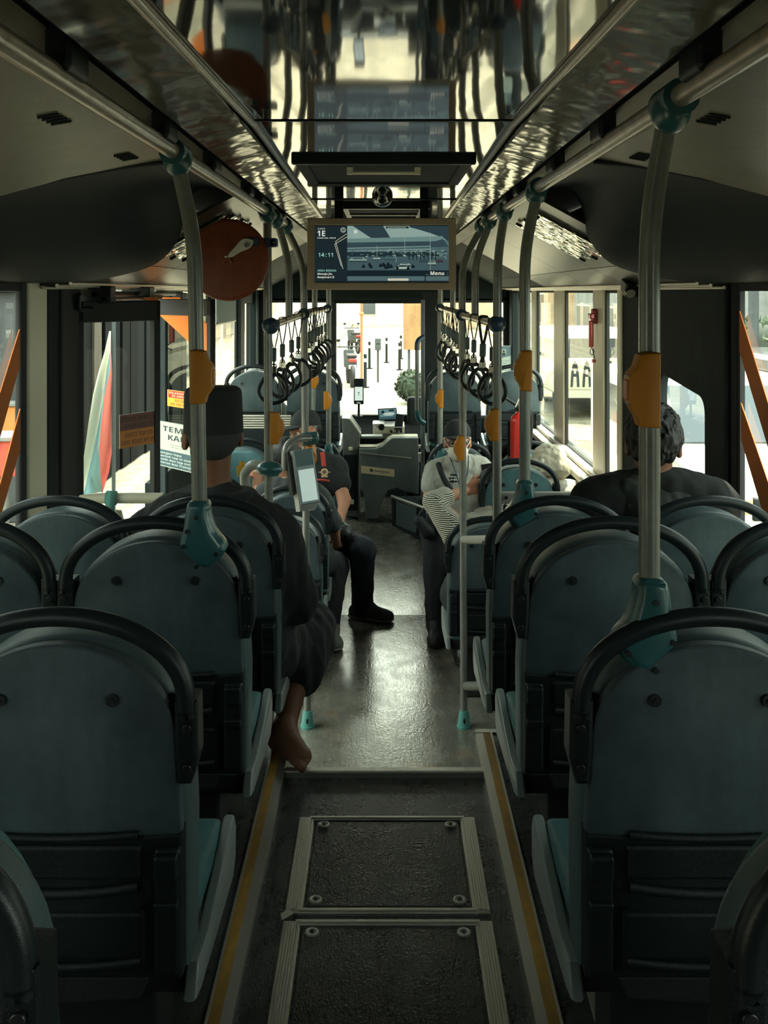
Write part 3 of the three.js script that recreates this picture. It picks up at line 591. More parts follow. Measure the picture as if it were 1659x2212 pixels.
// stop buttons
const btnOutline = [[0.021, 0.062], [0.0, 0.062], [-0.012, 0.058], [-0.018, 0.038], [-0.029, 0.026], [-0.031, 0.018], [-0.031, -0.02], [-0.027, -0.03], [-0.016, -0.046], [-0.012, -0.062], [0.021, -0.064]];
function stopButton(at, s, k, label) {
  const t = thing('stop_button', label, 'button', at, 0, 'orange stop button boxes on the poles');
  const pts = btnOutline.map(([x, y]) => [x * s * k, y * k]); if (s < 0) pts.reverse();
  part('housing', [ext(pts, 0.05 * k, 0.006, 3)], mat.orange, t);
  part('push_button', [rbox(0.006, 0.034 * k, 0.026, 0.003, -s * 0.031 * k, -0.001, 0)], M([0.4, 0.11, 0.02], 0.4), t);
  part('lip', [rbox(0.004, 0.05 * k, 0.034, 0.0015, -s * 0.0285 * k, -0.001, 0)], mat.black, t);
}
stopButton(P(433, 813, 2.17), -1, 1.0, 'orange stop button box on the large left pole beside the black cap');
stopButton(P(1393, 840, 1.565), 1, 1.0, 'largest orange stop button box, on the nearest right pole');
stopButton(P(1133, 800, 2.94), 1, 1.02, 'orange stop button box on the second right pole, before the side windows');
stopButton(P(596, 924, 3.86), -1, 1.05, 'orange stop button box on the left pole that carries the disc');
stopButton(P(1065, 917, 3.73), 1, 1.02, 'orange stop button box on the right pole below the navy ball joint');
stopButton(P(670, 988, 4.64), -1, 0.98, 'orange stop button box behind the card reader');
stopButton(P(994, 967, 4.65), 1, 0.98, 'orange stop button box before the face mask');
stopButton(P(706, 865, 6.72), -1, 1.05, 'small orange stop button box on the far left pole');
stopButton(P(951, 861, 6.72), 1, 1.05, 'small orange stop button box on the far right pole');
{ const t = thing('handrail_pole', 'farthest thin cream pole on the left, behind the ring handles', 'pole'); part('tube', [rod(V(-0.565, 1.25, -7.42), V(-0.545, 2.6, -7.42), 0.017)], mat.pole, t); }
stopButton(P(679, 821, 7.39), -1, 1.05, 'tiny far orange stop button box between the left straps and the windscreen');

// teal oval joint with looped grey handle, left
{
  const t = thing('loop_handle', 'grey looped grab handle with a glossy teal oval joint on the left pole', 'handle');
  const c = P(588, 1012, 3.86);
  part('joint', [ball(0.048, c.x - 0.01, c.y, c.z + 0.012, 1.15, 0.68, 0.8)], mat.teal, t);
  const a = P(575, 1006, 3.9), b = P(545, 1003, 3.92), e = P(528, 1020, 3.95), f = P(530, 1052, 3.97), h = P(540, 1085, 3.98);
  part('tube', [bent([a, b, e, f, h], 0.021, 0.022)], M([0.3, 0.31, 0.28], 0.4), t);
}
// card reader on the left floor pole
{
  const t = thing('card_reader', 'grey fare card reader with a lit screen on the left floor-standing pole', 'card reader');
  const c = P(656, 1034, 4.5), R = new THREE.Euler(-0.22, 0.34, 0.09, 'YXZ');
  const g = new THREE.Group(); g.position.copy(c); g.rotation.copy(R);
  g.updateMatrix();
  const put = (geo) => merged([].concat(geo)).applyMatrix4(g.matrix);
  part('arm', [bent([P(670, 946, 4.62), P(638, 948, 4.56), P(616, 966, 4.5), P(616, 1015, 4.5)], 0.019, 0.04)], mat.pole, t);
  const j = part('clamp', [rod(P(652, 950, 4.64), P(681, 946, 4.66), 0.033), ball(0.034, ...P(681, 946, 4.66), 0.6, 1, 1)], mat.teal, t, 'teal clamp');
  for (const [x, y] of [[668, 943], [668, 953], [668, 963]]) part('bolt', [ball(0.005, ...P(x, y, 4.6))], mat.bolt, j);
  part('body', [put(ext([[-0.052, 0.14], [0.052, 0.14], [0.056, -0.11], [0.03, -0.15], [-0.052, -0.15]], 0.09, 0.01, 3))], M([0.25, 0.26, 0.235], 0.45), t);
  part('back_plate', [put([0, 1, 2, 3].map((i) => rbox(0.012, 0.2, 0.02, 0.004, -0.068, 0.03, -0.02 + i * 0.016)))], mat.black, t);
  part('face', [put(rbox(0.098, 0.26, 0.012, 0.005, 0.004, 0.008, 0.046))], M([0.11, 0.17, 0.19], 0.3, 0, { clearcoat: 0.5 }), t);
  const scr = canvasMat(256, 420, (x, w, h) => {
    x.fillStyle = '#cfe9dd'; x.fillRect(0, 0, w, h); x.fillStyle = '#31505a'; x.font = '22px sans-serif'; x.textAlign = 'center';
    x.fillText('Tap In', w * 0.45, 60); x.fillRect(40, 92, 60, 5); x.fillRect(40, 125, 30, 5);
    x.beginPath(); x.arc(w / 2, 215, 26, 0, 7); x.fill(); x.fillStyle = '#cfe9dd'; x.beginPath(); x.moveTo(w / 2 - 16, 228); x.lineTo(w / 2 + 4, 198); x.lineTo(w / 2 + 14, 206); x.fill(); x.fillStyle = '#31505a'; x.font = '17px sans-serif'; x.fillText('transjakarta', w / 2, 275); x.fillRect(90, 300, 70, 4);
  }, { glow: 0.3 });
  part('screen', [put(new THREE.PlaneGeometry(0.078, 0.15).translate(0.004, -0.032, 0.0535))], scr, t, 'pale glowing reader screen', true);
  const icon = canvasMat(256, 220, (x, w, h) => { x.fillStyle = '#4f6a6d'; x.fillRect(0, 0, w, h); x.strokeStyle = '#a9b8ae'; x.lineWidth = 6; x.strokeRect(28, 120, 130, 70); x.fillStyle = '#a9b8ae'; x.beginPath(); x.moveTo(70, 30); x.lineTo(150, 20); x.lineTo(215, 120); x.lineTo(190, 150); x.lineTo(120, 90); x.lineTo(80, 80); x.fill(); x.fillRect(50, 140, 80, 10); }, { roughness: 0.4 });
  part('tap_area', [put(new THREE.PlaneGeometry(0.082, 0.07).translate(0.004, 0.094, 0.0536))], icon, t, null, true);
  part('sticker', [put(rbox(0.03, 0.003, 0.03, 0.001, 0.01, -0.15, 0.02)), put(ext([[-0.012, 0], [0.02, 0], [0.02, 0.022], [-0.012, 0.022]], 0.004, 0.001).rotateX(-0.7).translate(0.005, -0.152, 0.035))], mat.white, t);
  screenLight('reader_screen_light', V(0.004, -0.032, 0.058).applyMatrix4(g.matrix), g.quaternion, 0.078, 0.15, 0.22);
}
// dark orange disc on its bracket
{
  const c = P(490, 561, 3.72), t = thing('warning_disc', 'large dark orange round disc, back of a convex mirror, clamped to the left pole', 'disc', c);
  part('disc', [new THREE.LatheGeometry([[0, -0.004], [0.06, -0.006], [0.15, -0.012], [0.164, -0.022], [0.167, -0.03], [0.16, -0.034], [0, -0.03]].map(([x, y]) => new THREE.Vector2(x, y)), 64).rotateX(Math.PI / 2)], M([0.26, 0.05, 0.012], 0.5, 0, { ...worn(2.4) }), t);
  const b = P(566, 524, 3.76).sub(c), a = P(535, 530, 3.72).sub(c);
  part('arm', [ext(smooth([[0.095, 0.045], [0.11, 0.075], [0.07, 0.085], [0.035, 0.052], [0.005, 0.012], [0.02, 0.008], [0.06, 0.03]], 40), 0.008, 0.003).translate(0, 0, 0.016)], mat.alu, t, 'bent metal arm');
  part('pivot', [cyl(0.01, 0.014, a.x, a.y, 0.022, Math.PI / 2)], mat.chrome, t); part('bolt', [ball(0.007, 0, 0.012, 0.02)], mat.chrome, t);
  part('strut', [rod(V(0.01, 0.01, 0.006), V(-0.02, -0.014, 0.004), 0.004), rod(V(0.006, 0.01, 0.006), V(0.02, -0.014, 0.004), 0.004)], M([0.3, 0.07, 0.03], 0.5), t);
  part('clamp', [rbox(0.09, 0.038, 0.05, 0.006, b.x + 0.01, b.y, -0.06), rbox(0.05, 0.034, 0.07, 0.006, b.x - 0.035, b.y, -0.02), rbox(0.032, 0.036, 0.05, 0.006, b.x + 0.045, b.y, -0.06)], mat.navy, t, 'navy pole clamp');
  part('bolt', [cyl(0.004, 0.006, b.x + 0.048, b.y, -0.033, Math.PI / 2)], mat.chrome, t);
}
// ---------------------------------------------------------------- information screen
RectAreaLightUniformsLib.init();
{
  const d = 4.3, a = P(664, 471, d), b = P(985, 626, d), w = b.x - a.x, h = a.y - b.y, c = V((a.x + b.x) / 2, (a.y + b.y) / 2, -d);
  const t = thing('information_screen', 'wide passenger information screen in a brownish grey frame under the ceiling', 'screen', c);
  const bz = 0.034, sw = w - 2 * bz, sh = h - 2 * bz - 0.006;
  part('housing', [rbox(w - 0.014, h - 0.014, 0.05, 0.008, 0, 0, -0.04)], mat.dark, t);
  part('frame', [rspan(-w / 2, w / 2, h / 2 - bz, h / 2, -0.03, 0.012, 0.006), rspan(-w / 2, w / 2, -h / 2, -h / 2 + bz, -0.03, 0.012, 0.006), rspan(-w / 2, -w / 2 + bz, -h / 2 + bz - 0.004, h / 2 - bz + 0.004, -0.03, 0.0115, 0.003), rspan(w / 2 - bz, w / 2, -h / 2 + bz - 0.004, h / 2 - bz + 0.004, -0.03, 0.0115, 0.003)], M([0.48, 0.38, 0.27], 0.5, 0, grain(8, 0.0004)), t);
  for (const s of [-1, 1]) part('mount', [rspan(s * 0.2 - 0.02, s * 0.2 + 0.02, h / 2 - 0.01, 0.3, -0.07, -0.04, 0.004)], mat.dark, t);
  const scr = canvasMat(1420, 610, (x, W, H) => {
    x.fillStyle = '#1d2a2e'; x.fillRect(0, 0, W, H);
    const cut = 345;
    // overpass scene
    let g = x.createLinearGradient(0, 0, 0, 480); g.addColorStop(0, '#62807e'); g.addColorStop(1, '#3a5156');
    x.fillStyle = g; x.fillRect(cut, 0, W - cut, 485);
    x.fillStyle = '#8fa89f'; x.fillRect(cut, 0, W - cut, 150);
    x.fillStyle = '#2e4147'; x.beginPath(); x.moveTo(cut + 60, 0); x.lineTo(cut + 270, 0); x.lineTo(cut + 430, 135); x.lineTo(cut + 250, 130); x.fill();
    x.beginPath(); x.moveTo(cut + 270, 0); x.lineTo(cut + 380, 0); x.lineTo(cut + 460, 135); x.lineTo(cut + 420, 135); x.fill();
    x.beginPath(); x.moveTo(cut + 660, 0); x.lineTo(W, 0); x.lineTo(W, 170); x.lineTo(W - 50, 135); x.quadraticCurveTo(cut + 850, 60, cut + 660, 14); x.fill();
    x.fillStyle = '#6d8984'; x.beginPath(); x.moveTo(cut, 140); x.lineTo(W - 60, 110); x.lineTo(W - 55, 140); x.lineTo(W - 140, 165); x.lineTo(cut, 180); x.fill();
    x.fillStyle = '#354a50'; x.beginPath(); x.moveTo(cut, 182); x.lineTo(W - 140, 168); x.lineTo(W - 60, 140); x.lineTo(W, 230); x.lineTo(cut, 240); x.fill();
    x.strokeStyle = '#93aaa0'; x.lineWidth = 7; for (const y of [243, 275]) { x.beginPath(); x.moveTo(cut, y); x.lineTo(W - 190, y - 22); x.stroke(); }
    x.lineWidth = 6; x.beginPath(); x.moveTo(cut + 470, 288); x.lineTo(W - 230, 272); x.quadraticCurveTo(W - 60, 290, W - 24, 360); x.stroke();
    x.fillStyle = '#22343a'; x.fillRect(cut, 285, W - cut - 120, 50);
    let sd = 7; const rn = () => (sd = (sd * 16807) % 2147483647) / 2147483647;
    for (let i = 0; i < 120; i++) { x.fillStyle = ['#6d8780', '#1b2a2f', '#46605f', '#8ca197'][i % 4]; x.fillRect(cut + rn() * (W - cut - 40), 262 + rn() * 70, 6 + rn() * 34, 3 + rn() * 14); }
    x.fillStyle = '#43595c'; x.fillRect(cut, 372, W - cut, 113);
    for (let i = 0; i < 8; i++) { x.fillStyle = '#20302f'; x.fillRect(cut + 650 + i * 40, 280, 12, 90); }
    const car = (cx, cy, w, h, c) => { x.fillStyle = '#18252a'; x.fillRect(cx, cy + h * 0.3, w, h * 0.7); x.fillStyle = c; x.beginPath(); x.moveTo(cx, cy + h * 0.8); x.lineTo(cx + w * 0.06, cy + h * 0.4); x.lineTo(cx + w * 0.24, cy); x.lineTo(cx + w * 0.78, cy); x.lineTo(cx + w, cy + h * 0.45); x.lineTo(cx + w, cy + h * 0.8); x.fill(); x.fillStyle = '#2a3b40'; x.fillRect(cx + w * 0.24, cy + h * 0.1, w * 0.52, h * 0.24); };
    car(cut + 10, 345, 200, 46, '#7f988f'); car(cut + 270, 340, 80, 28, '#9fb3a7'); car(cut + 390, 330, 130, 36, '#54706f'); car(cut + 500, 430, 170, 50, '#a9bcae'); car(cut + 550, 405, 120, 30, '#93a89d'); car(cut + 850, 380, 90, 50, '#8fa397'); car(cut + 760, 365, 110, 30, '#3d5354'); car(cut + 940, 365, 80, 32, '#4b3f42');
    for (let i = 0; i < 13; i++) { const cx = cut + 20 + rn() * 720, cy = 395 + rn() * 60; x.fillStyle = '#121e23'; x.beginPath(); x.arc(cx, cy, 9, 0, 7); x.arc(cx + 4, cy + 16, 15, 0, 7); x.fill(); x.fillRect(cx - 16, cy + 18, 36, 9); }
    x.strokeStyle = '#8ea59b'; x.lineWidth = 5; for (const [a, y0, y1] of [[cut + 315, 215, 330], [cut + 610, 40, 290], [W - 195, 70, 480]]) { x.beginPath(); x.moveTo(a, y0); x.lineTo(a, y1); x.stroke(); }
    x.beginPath(); x.moveTo(cut + 440, 250); x.quadraticCurveTo(cut + 520, 275, cut + 520, 400); x.stroke();
    x.fillStyle = '#18262b'; x.fillRect(cut, 487, W - cut, 60);
    x.fillStyle = '#536b6d'; x.fillRect(cut, 549, W - cut, 50); x.fillStyle = '#223338'; x.fillRect(cut + 820, 549, 14, 50);
    x.fillStyle = '#e4dbc0'; x.beginPath(); x.roundRect(cut + 430, 574, 220, 24, 8); x.fill(); x.fillStyle = '#596058'; x.font = '15px sans-serif'; x.fillText('Selamat datang di Metrotrans', cut + 446, 592);
    x.fillStyle = '#131e22'; x.fillRect(cut + 410, 6, 240, 20); x.fillStyle = '#c8cdbc'; x.font = 'bold 13px sans-serif'; x.fillText('Utamakan penumpang prioritas', cut + 424, 21);
    x.fillStyle = '#9fb7ad'; for (let i = 0; i < 5; i++) x.fillRect(cut + 16 + i * 14, 78 + i * 11, 120, 3);
    x.fillStyle = '#c9d6c8'; x.beginPath(); x.arc(cut + 88, 62, 22, 0, 7); x.fill();
    // left panel
    x.fillStyle = '#e3e6d2'; x.font = '25px sans-serif'; x.fillText('TJ 0537', 30, 40);
    x.font = 'bold 84px sans-serif'; x.fillText('1E', 24, 112);
    x.font = 'bold 19px sans-serif'; x.fillText('Pondok Labu - Blok M', 27, 138);
    x.fillStyle = '#a7e0c9'; x.font = 'bold 56px monospace'; x.fillText('14:11', 36, 335);
    x.font = '31px sans-serif'; x.fillText('ANDA BERADA', 28, 498);
    x.fillStyle = '#e3e6d2'; x.font = 'bold 30px sans-serif'; x.fillText('Menuju Jln.', 28, 534); x.fillText('Banjarsari II', 28, 570);
    x.strokeStyle = '#b9b8a2'; x.lineWidth = 7; x.beginPath(); x.moveTo(340, 85); x.lineTo(222, 168); x.lineTo(300, 470); x.stroke(); x.beginPath(); x.moveTo(345, 118); x.lineTo(212, 198); x.lineTo(282, 440); x.stroke();
    x.fillStyle = '#8b968f'; x.beginPath(); x.arc(302, 44, 30, 0, 7); x.fill(); x.strokeStyle = '#1d2a2e'; x.lineWidth = 6; x.beginPath(); x.moveTo(284, 62); x.lineTo(298, 30); x.lineTo(306, 54); x.lineTo(322, 26); x.stroke();
    x.fillStyle = '#ecebd6'; x.font = 'bold 56px sans-serif'; x.fillText('Menu', W - 198, 536); x.fillStyle = '#5f7272'; x.fillRect(W - 245, 530, 40, 5); x.fillRect(W - 18, 500, 4, 46);
  }, { glow: 0.46 });
  part('screen', [new THREE.PlaneGeometry(sw, sh).translate(0, 0, 0.002)], scr, t, 'lit screen showing a road under a flyover and route text', true);
  screenLight('information_screen_light', V(c.x, c.y, c.z + 0.02), new THREE.Quaternion(), sw, sh, 0.06);
}
// roof hatch, ceiling frame and dome camera
{
  const t = thing('roof_hatch', 'black recessed roof hatch with a pale handle bar in the glossy ceiling', 'hatch', V(0, farY(3.2), 0));
  part('lip', [rspan(-0.297, 0.297, -0.018, 0.01, -2.995, -2.965, 0.006)], mat.black, t);
  part('frame', [rspan(-0.29, -0.25, -0.014, 0.012, -3.58, -2.98, 0.006), rspan(0.25, 0.29, -0.014, 0.012, -3.58, -2.98, 0.006), rspan(-0.29, 0.29, -0.014, 0.012, -3.6, -3.56, 0.006)], mat.dark, t);
  part('lid', [rspan(-0.255, 0.255, -0.006, 0.01, -3.57, -2.99, 0.004)], mat.matte, t);
  part('handle', [rod(V(-0.11, -0.024, -3.14), V(0.11, -0.024, -3.14), 0.006), rspan(-0.125, -0.105, -0.03, 0, -3.15, -3.13, 0.003), rspan(0.105, 0.125, -0.03, 0, -3.15, -3.13, 0.003)], mat.pillar, t);
  const y = farY(4.6), u = thing('ceiling_frame', 'black rectangular air grille frame in the ceiling just above the information screen', 'vent', V(0, y, 0));
  part('frame', [rspan(-0.22, 0.22, -0.02, 0.01, -4.42, -4.38, 0.006), rspan(-0.2, -0.17, -0.015, 0.01, -5.0, -4.4, 0.006), rspan(0.17, 0.2, -0.015, 0.01, -5.0, -4.4, 0.006), rspan(-0.2, 0.2, -0.015, 0.01, -5.03, -5.0, 0.006)], mat.black, u);
  part('grille', [rspan(-0.17, 0.17, -0.008, 0.006, -4.99, -4.42, 0.003)], mat.matte, u);
  part('bar', [rod(V(-0.17, -0.02, -4.68), V(0.17, -0.02, -4.68), 0.007)], mat.chrome, u);
  const c = P(826, 402, 4.05), k = thing('ceiling_camera', 'black dome camera hanging from the glossy ceiling above the screen', 'camera', c);
  part('body', [cyl(0.052, 0.075, 0, 0.006, 0, 0, 0, 0, 0.05), cyl(0.066, 0.012, 0, -0.012, 0), cyl(0.045, 0.03, 0, 0.05, 0)], mat.black, k);
  part('dome', [ball(0.046, 0, -0.05, 0.006, 1, 0.95, 1), cyl(0.044, 0.04, 0, -0.03, 0)], M([0.01, 0.012, 0.014], 0.08, 0, { clearcoat: 1 }), k);
  part('lens', [cyl(0.02, 0.012, 0, -0.062, 0.038, Math.PI / 2 + 0.3), new THREE.TorusGeometry(0.02, 0.004, 8, 20).rotateX(0.3).translate(0, -0.062, 0.044)], mat.chrome, k);
}
{
  const t = thing('wall_camera', 'small black security camera under the ledge above the right windows', 'camera', P(1366, 618, 4.25));
  part('body', [rbox(0.085, 0.075, 0.1, 0.012, 0, -0.005, 0, 0.3), rbox(0.06, 0.05, 0.06, 0.01, 0.02, 0.03, -0.02)], mat.black, t);
  part('lens', [cyl(0.022, 0.03, -0.022, -0.028, 0.045, Math.PI / 2 + 0.5)], M([0.04, 0.035, 0.03], 0.15), t);
}
// ---------------------------------------------------------------- middle door, standing ajar
function leaf(hx, hd, ex, ed) { const L = Math.hypot(ex - hx, ed - hd); return { hx, hd, ux: (ex - hx) / L, ud: (ed - hd) / L, L, turn: Math.atan2(ed - hd, ex - hx) }; }
const LA = leaf(-1.28, 3.83, -1.0235, 4.2), LB = leaf(-1.27, 5.21, -0.892, 4.84);
const onLeaf = (l, px, py) => { const k = (px - 829) / F, u = (k * l.hd - l.hx) / (l.ux - k * l.ud), d = l.hd + l.ud * u; return [u, EYE - (py - 630) * d / F]; };
function makeLeaf(l, n, label) {
  const o = tag(new THREE.Group(), label, null, null, 'structure'); o.name = n; scene.add(o); o.position.set(l.hx, 0, -l.hd); o.rotation.y = l.turn;
  const top = 2.16, w = 0.036;
  part('frame', [rspan(0, l.L, 2.07, top, -0.018, 0.018, 0.006), rspan(0, l.L, 0.08, 0.2, -0.018, 0.018, 0.006), rspan(0, w, 0.08, top, -0.018, 0.018, 0.006), rspan(l.L - w, l.L, 0.08, top, -0.018, 0.018, 0.006)], mat.rubber, o);
  part('glass', [new THREE.PlaneGeometry(l.L - 2 * w, 1.87).translate(l.L / 2, 1.135, 0)], mat.door, o);
  return o;
}
const leafA = makeLeaf(LA, 'door_2', 'rear leaf of the middle door'), leafB = makeLeaf(LB, 'door_3', 'front leaf of the middle door');
part('hinge_edge', [rspan(0.036, 0.09, 0.2, 2.07, -0.008, 0.012, 0.004)], mat.panel, leafB);
function leafSign(name, l, pts, m, label, category, z = 0.012) {
  const q = pts.map(([x, y]) => onLeaf(l, x, y)), o = thing(name, label, category, V(l.hx, 0, -l.hd), l.turn);
  if (m.map) {
    const u0 = Math.min(...q.map((p) => p[0])), u1 = Math.max(...q.map((p) => p[0])), v0 = Math.min(...q.map((p) => p[1])), v1 = Math.max(...q.map((p) => p[1]));
    part('print', [new THREE.PlaneGeometry(u1 - u0, v1 - v0).translate((u0 + u1) / 2, (v0 + v1) / 2, z + 0.0012)], m, o, null, true);
    part('sheet', [span(u0, u1, v0, v1, z - 0.001, z + 0.0008)], mat.paper, o);
  } else part('film', [ext(q.reverse(), 0.003, 0.0006, 1).translate(0, 0, z)], m, o);
  return o;
}
leafSign('door_band', LA, [[304, 642], [338, 642], [338, 672]], mat.orangeSticker, 'corner of the orange diagonal band on the rear door leaf', 'band');
leafSign('door_band', LB, [[344, 642], [392, 642], [452, 700], [452, 775], [344, 676]], mat.orangeSticker, 'broad orange diagonal band across the top of the front door leaf', 'band');
leafSign('door_sign', LB, [[366, 841], [442, 888]], canvasMat(420, 260, (x, w, h) => {
  x.fillStyle = '#e8952f'; x.fillRect(0, 0, w, h); x.fillStyle = '#9a1d18'; x.fillRect(14, 10, w - 28, h * 0.42);
  x.fillStyle = '#e8b08a'; x.font = 'bold 44px sans-serif'; x.textAlign = 'center'; x.fillText('DILARANG BERDIRI', w / 2, 58, w - 40); x.fillText('DI AREA PINTU', w / 2, 104, w - 60);
  x.fillStyle = '#7a2a06'; x.font = 'bold 58px sans-serif'; x.textAlign = 'left'; x.fillText('DO NOT STAND', 92, 178, 290); x.fillText('ON THE DOOR AREA', 34, 240, 370);
}), 'red and orange door warning sign, readable, on the front door leaf above the white sign', 'sign');
leafSign('door_sign', LA, [[254, 897], [336, 955]], canvasMat(420, 280, (x, w, h) => {
  x.translate(w, 0); x.scale(-1, 1);
  x.fillStyle = '#b87220'; x.fillRect(0, 0, w, h); x.fillStyle = '#6a3a30'; x.fillRect(0, 0, w, h * 0.48);
  x.fillStyle = '#2d1a15'; x.font = 'bold 54px sans-serif'; x.textAlign = 'center'; x.fillText('DILARANG BERDIRI', w / 2, 64, w - 30); x.fillText('DI AREA PINTU', w / 2, 120, w - 110);
  x.fillStyle = '#6b3c0d'; x.fillText('DO NOT STAND', w / 2, 196, w - 110); x.fillText('ON THE DOOR AREA', w / 2, 258, w - 30);
}), 'brown door warning sign seen from behind with mirrored lettering, on the rear door leaf', 'sign');
leafSign('tap_card_sign', LB, [[343, 907], [452, 1029]], canvasMat(480, 640, (x, w, h) => {
  x.fillStyle = '#8f968c'; x.fillRect(0, 0, w, h); x.fillStyle = '#9fa598'; x.fillRect(14, 14, w - 28, h * 0.6);
  x.fillStyle = '#2c474f'; x.fillRect(14, h * 0.63, w - 28, h * 0.35);
  x.fillStyle = '#14262d'; x.font = 'bold 104px sans-serif'; x.fillText('TEMPEL', 60, 135, 370); x.fillText('KARTU', 105, 250, 300);
  x.font = '22px sans-serif'; x.fillText('*Satu kartu untuk', 130, 320); x.fillText('satu penumpang', 138, 350);
  x.fillStyle = '#a9b3a8'; x.font = 'bold 37px sans-serif';['Jangan lupa', 'untuk tap in saat', 'naik dan tap out saat', 'turun bus Transjakarta'].forEach((s, i) => x.fillText(s, 36, 455 + i * 47, 420));
}), 'white and blue tap-card sign on the front door leaf, partly behind the black cap', 'sign');
// door operator gear above the door
{
  const t = thing('door_gear', 'black door operating rods above the middle door', 'mechanism');
  part('rod', [rod(V(-1.22, Y(-0.012), -3.9), V(-1.22, Y(-0.012), -5.4), 0.012), rod(V(-1.18, Y(-0.03), -3.9), V(-1.18, Y(-0.03), -4.9), 0.009)], mat.black, t);
  part('bracket', [rspan(-1.29, -1.15, Y(-0.05), Y(0.025), -4.65, -4.55, 0.008), rspan(-1.29, -1.15, Y(-0.05), Y(0.025), -3.98, -3.9, 0.008)], mat.black, t);
  part('arm', [bent([V(-1.24, Y(-0.01), -3.76), V(-1.25, Y(-0.07), -3.78), V(-1.21, Y(-0.075), -3.84)], 0.012, 0.02)], mat.grip, t);
}
// guard rails
{
  const t = thing('guard_rail', 'pale tube guard rail with a teal clamp beside the middle door', 'rail');
  part('tube', [bent([P(152, 1160, 3.44), P(158, 1084, 3.46), P(200, 1076, 3.48), P(352, 1076, 3.5)], 0.02, 0.05)], mat.pillar, t);
  part('clamp', [bent([P(240, 1060, 3.46), P(238, 1090, 3.45), P(237, 1128, 3.45)], 0.017, 0.01), rod(P(230, 1076, 3.48), P(251, 1076, 3.48), 0.027)], mat.tealPale, t);
  part('panel', [ext([P(188, 1094, 3.5), P(262, 1102, 3.5), P(272, 1140, 3.5), P(276, 1240, 3.5), P(180, 1240, 3.5)].map((p) => [p.x, p.y]).reverse(), 0.015, 0.004).translate(0, 0, -3.5)], mat.pillar, t);
  const u = thing('guard_rail', 'flat pale grey guard rail between the second right pole and the right wall', 'rail');
  part('bar', [rbox(0.74, 0.046, 0.03, 0.005, 0.83, P(0, 1069, 3.85).y, -3.8)], M([0.36, 0.37, 0.33], 0.45), u);
  part('side_bar', [rod(P(1002, 1166, 4.66), P(1092, 1166, 3.84), 0.02)], M([0.4, 0.4, 0.35], 0.45), u);
  part('lower_bar', [rod(P(1008, 1482, 4.66), P(1072, 1482, 4.3), 0.022)], mat.pole, u);
  part('bolt', [cyl(0.006, 0.01, 0.5, P(0, 1073, 3.8).y, -3.782, Math.PI / 2)], mat.bolt, u);
  part('panel', [rbox(0.7, 0.5, 0.012, 0.005, 0.84, P(0, 1069, 3.85).y - 0.28, -3.8)], mat.panel, u);
}
tag(part('storage_bin', [rspan(0.4, 0.5, DECK, DECK + 0.2, -3.29, -3.2, 0.03)], mat.cushion), 'small teal box on the deck corner by the right end of the step', 'box');
// fire extinguisher
{
  const c = P(1122, 940, 6.56), t = thing('fire_extinguisher', 'red fire extinguisher with a black lever behind the teal window seat', 'fire extinguisher', c);
  part('cylinder', [new THREE.LatheGeometry([[0, -0.19], [0.06, -0.185], [0.066, -0.17], [0.066, 0.1], [0.058, 0.13], [0.03, 0.155], [0.018, 0.17], [0, 0.17]].map(([x, y]) => new THREE.Vector2(x, y)), 40)], mat.red, t);
  part('valve', [cyl(0.018, 0.035, 0, 0.182, 0), rbox(0.05, 0.025, 0.028, 0.008, -0.005, 0.2, 0)], mat.black, t);
  part('lever', [rod(V(0, 0.2, 0), V(-0.1, 0.262, 0), 0.012, 0.009), rod(V(0, 0.185, 0), V(-0.095, 0.16, 0), 0.011, 0.008)], mat.black, t);
  part('pin', [rod(V(-0.03, 0.2, 0.01), V(-0.005, 0.26, 0.015), 0.004)], mat.pillar, t);
  part('hose', [tube([V(0.01, 0.19, 0), V(0.07, 0.17, 0.01), V(0.085, 0.06, 0.01), V(0.075, -0.1, 0.01)], 0.009, 24, 8)], mat.rubber, t);
  part('bracket', [rbox(0.15, 0.02, 0.1, 0.004, 0, -0.2, -0.02), rbox(0.15, 0.3, 0.01, 0.004, 0, -0.06, -0.075)], mat.black, t);
}
// emergency hammer on the pale pillar
{
  const c = P(1279, 705, 5.5); c.x = 1.235;
  const t = thing('emergency_hammer', 'red emergency hammer with a looped cord on the pale right window pillar', 'hammer', c);
  part('holder', [rbox(0.03, 0.09, 0.06, 0.01, 0.015, 0.06, 0)], M([0.25, 0.012, 0.01], 0.4), t);
  part('hammer', [rbox(0.026, 0.16, 0.035, 0.01, -0.004, -0.045, 0.0), rbox(0.03, 0.035, 0.075, 0.008, -0.002, 0.06, 0)], mat.red, t);
  part('cord', [tube([V(0, -0.125, 0), V(-0.012, -0.15, 0.01), V(0, -0.172, 0), V(0.014, -0.15, 0), V(0.004, -0.13, 0), V(0.016, -0.19, 0.01)], 0.0022, 40, 6)], mat.rubber, t);
  part('seal', [rbox(0.02, 0.02, 0.04, 0.005, 0.012, -0.205, 0)], mat.red, t);
  const t2 = thing('emergency_hammer', 'dark red emergency hammer on the left side behind the orange door band', 'hammer', P(372, 712, 5.36));
  part('hammer', [rbox(0.03, 0.15, 0.03, 0.008)], M([0.2, 0.012, 0.012], 0.4), t2);
  part('cord', [tube([V(0, -0.07, 0), V(-0.03, -0.1, 0), V(0, -0.12, 0)], 0.003, 16, 6)], mat.rubber, t2);
}
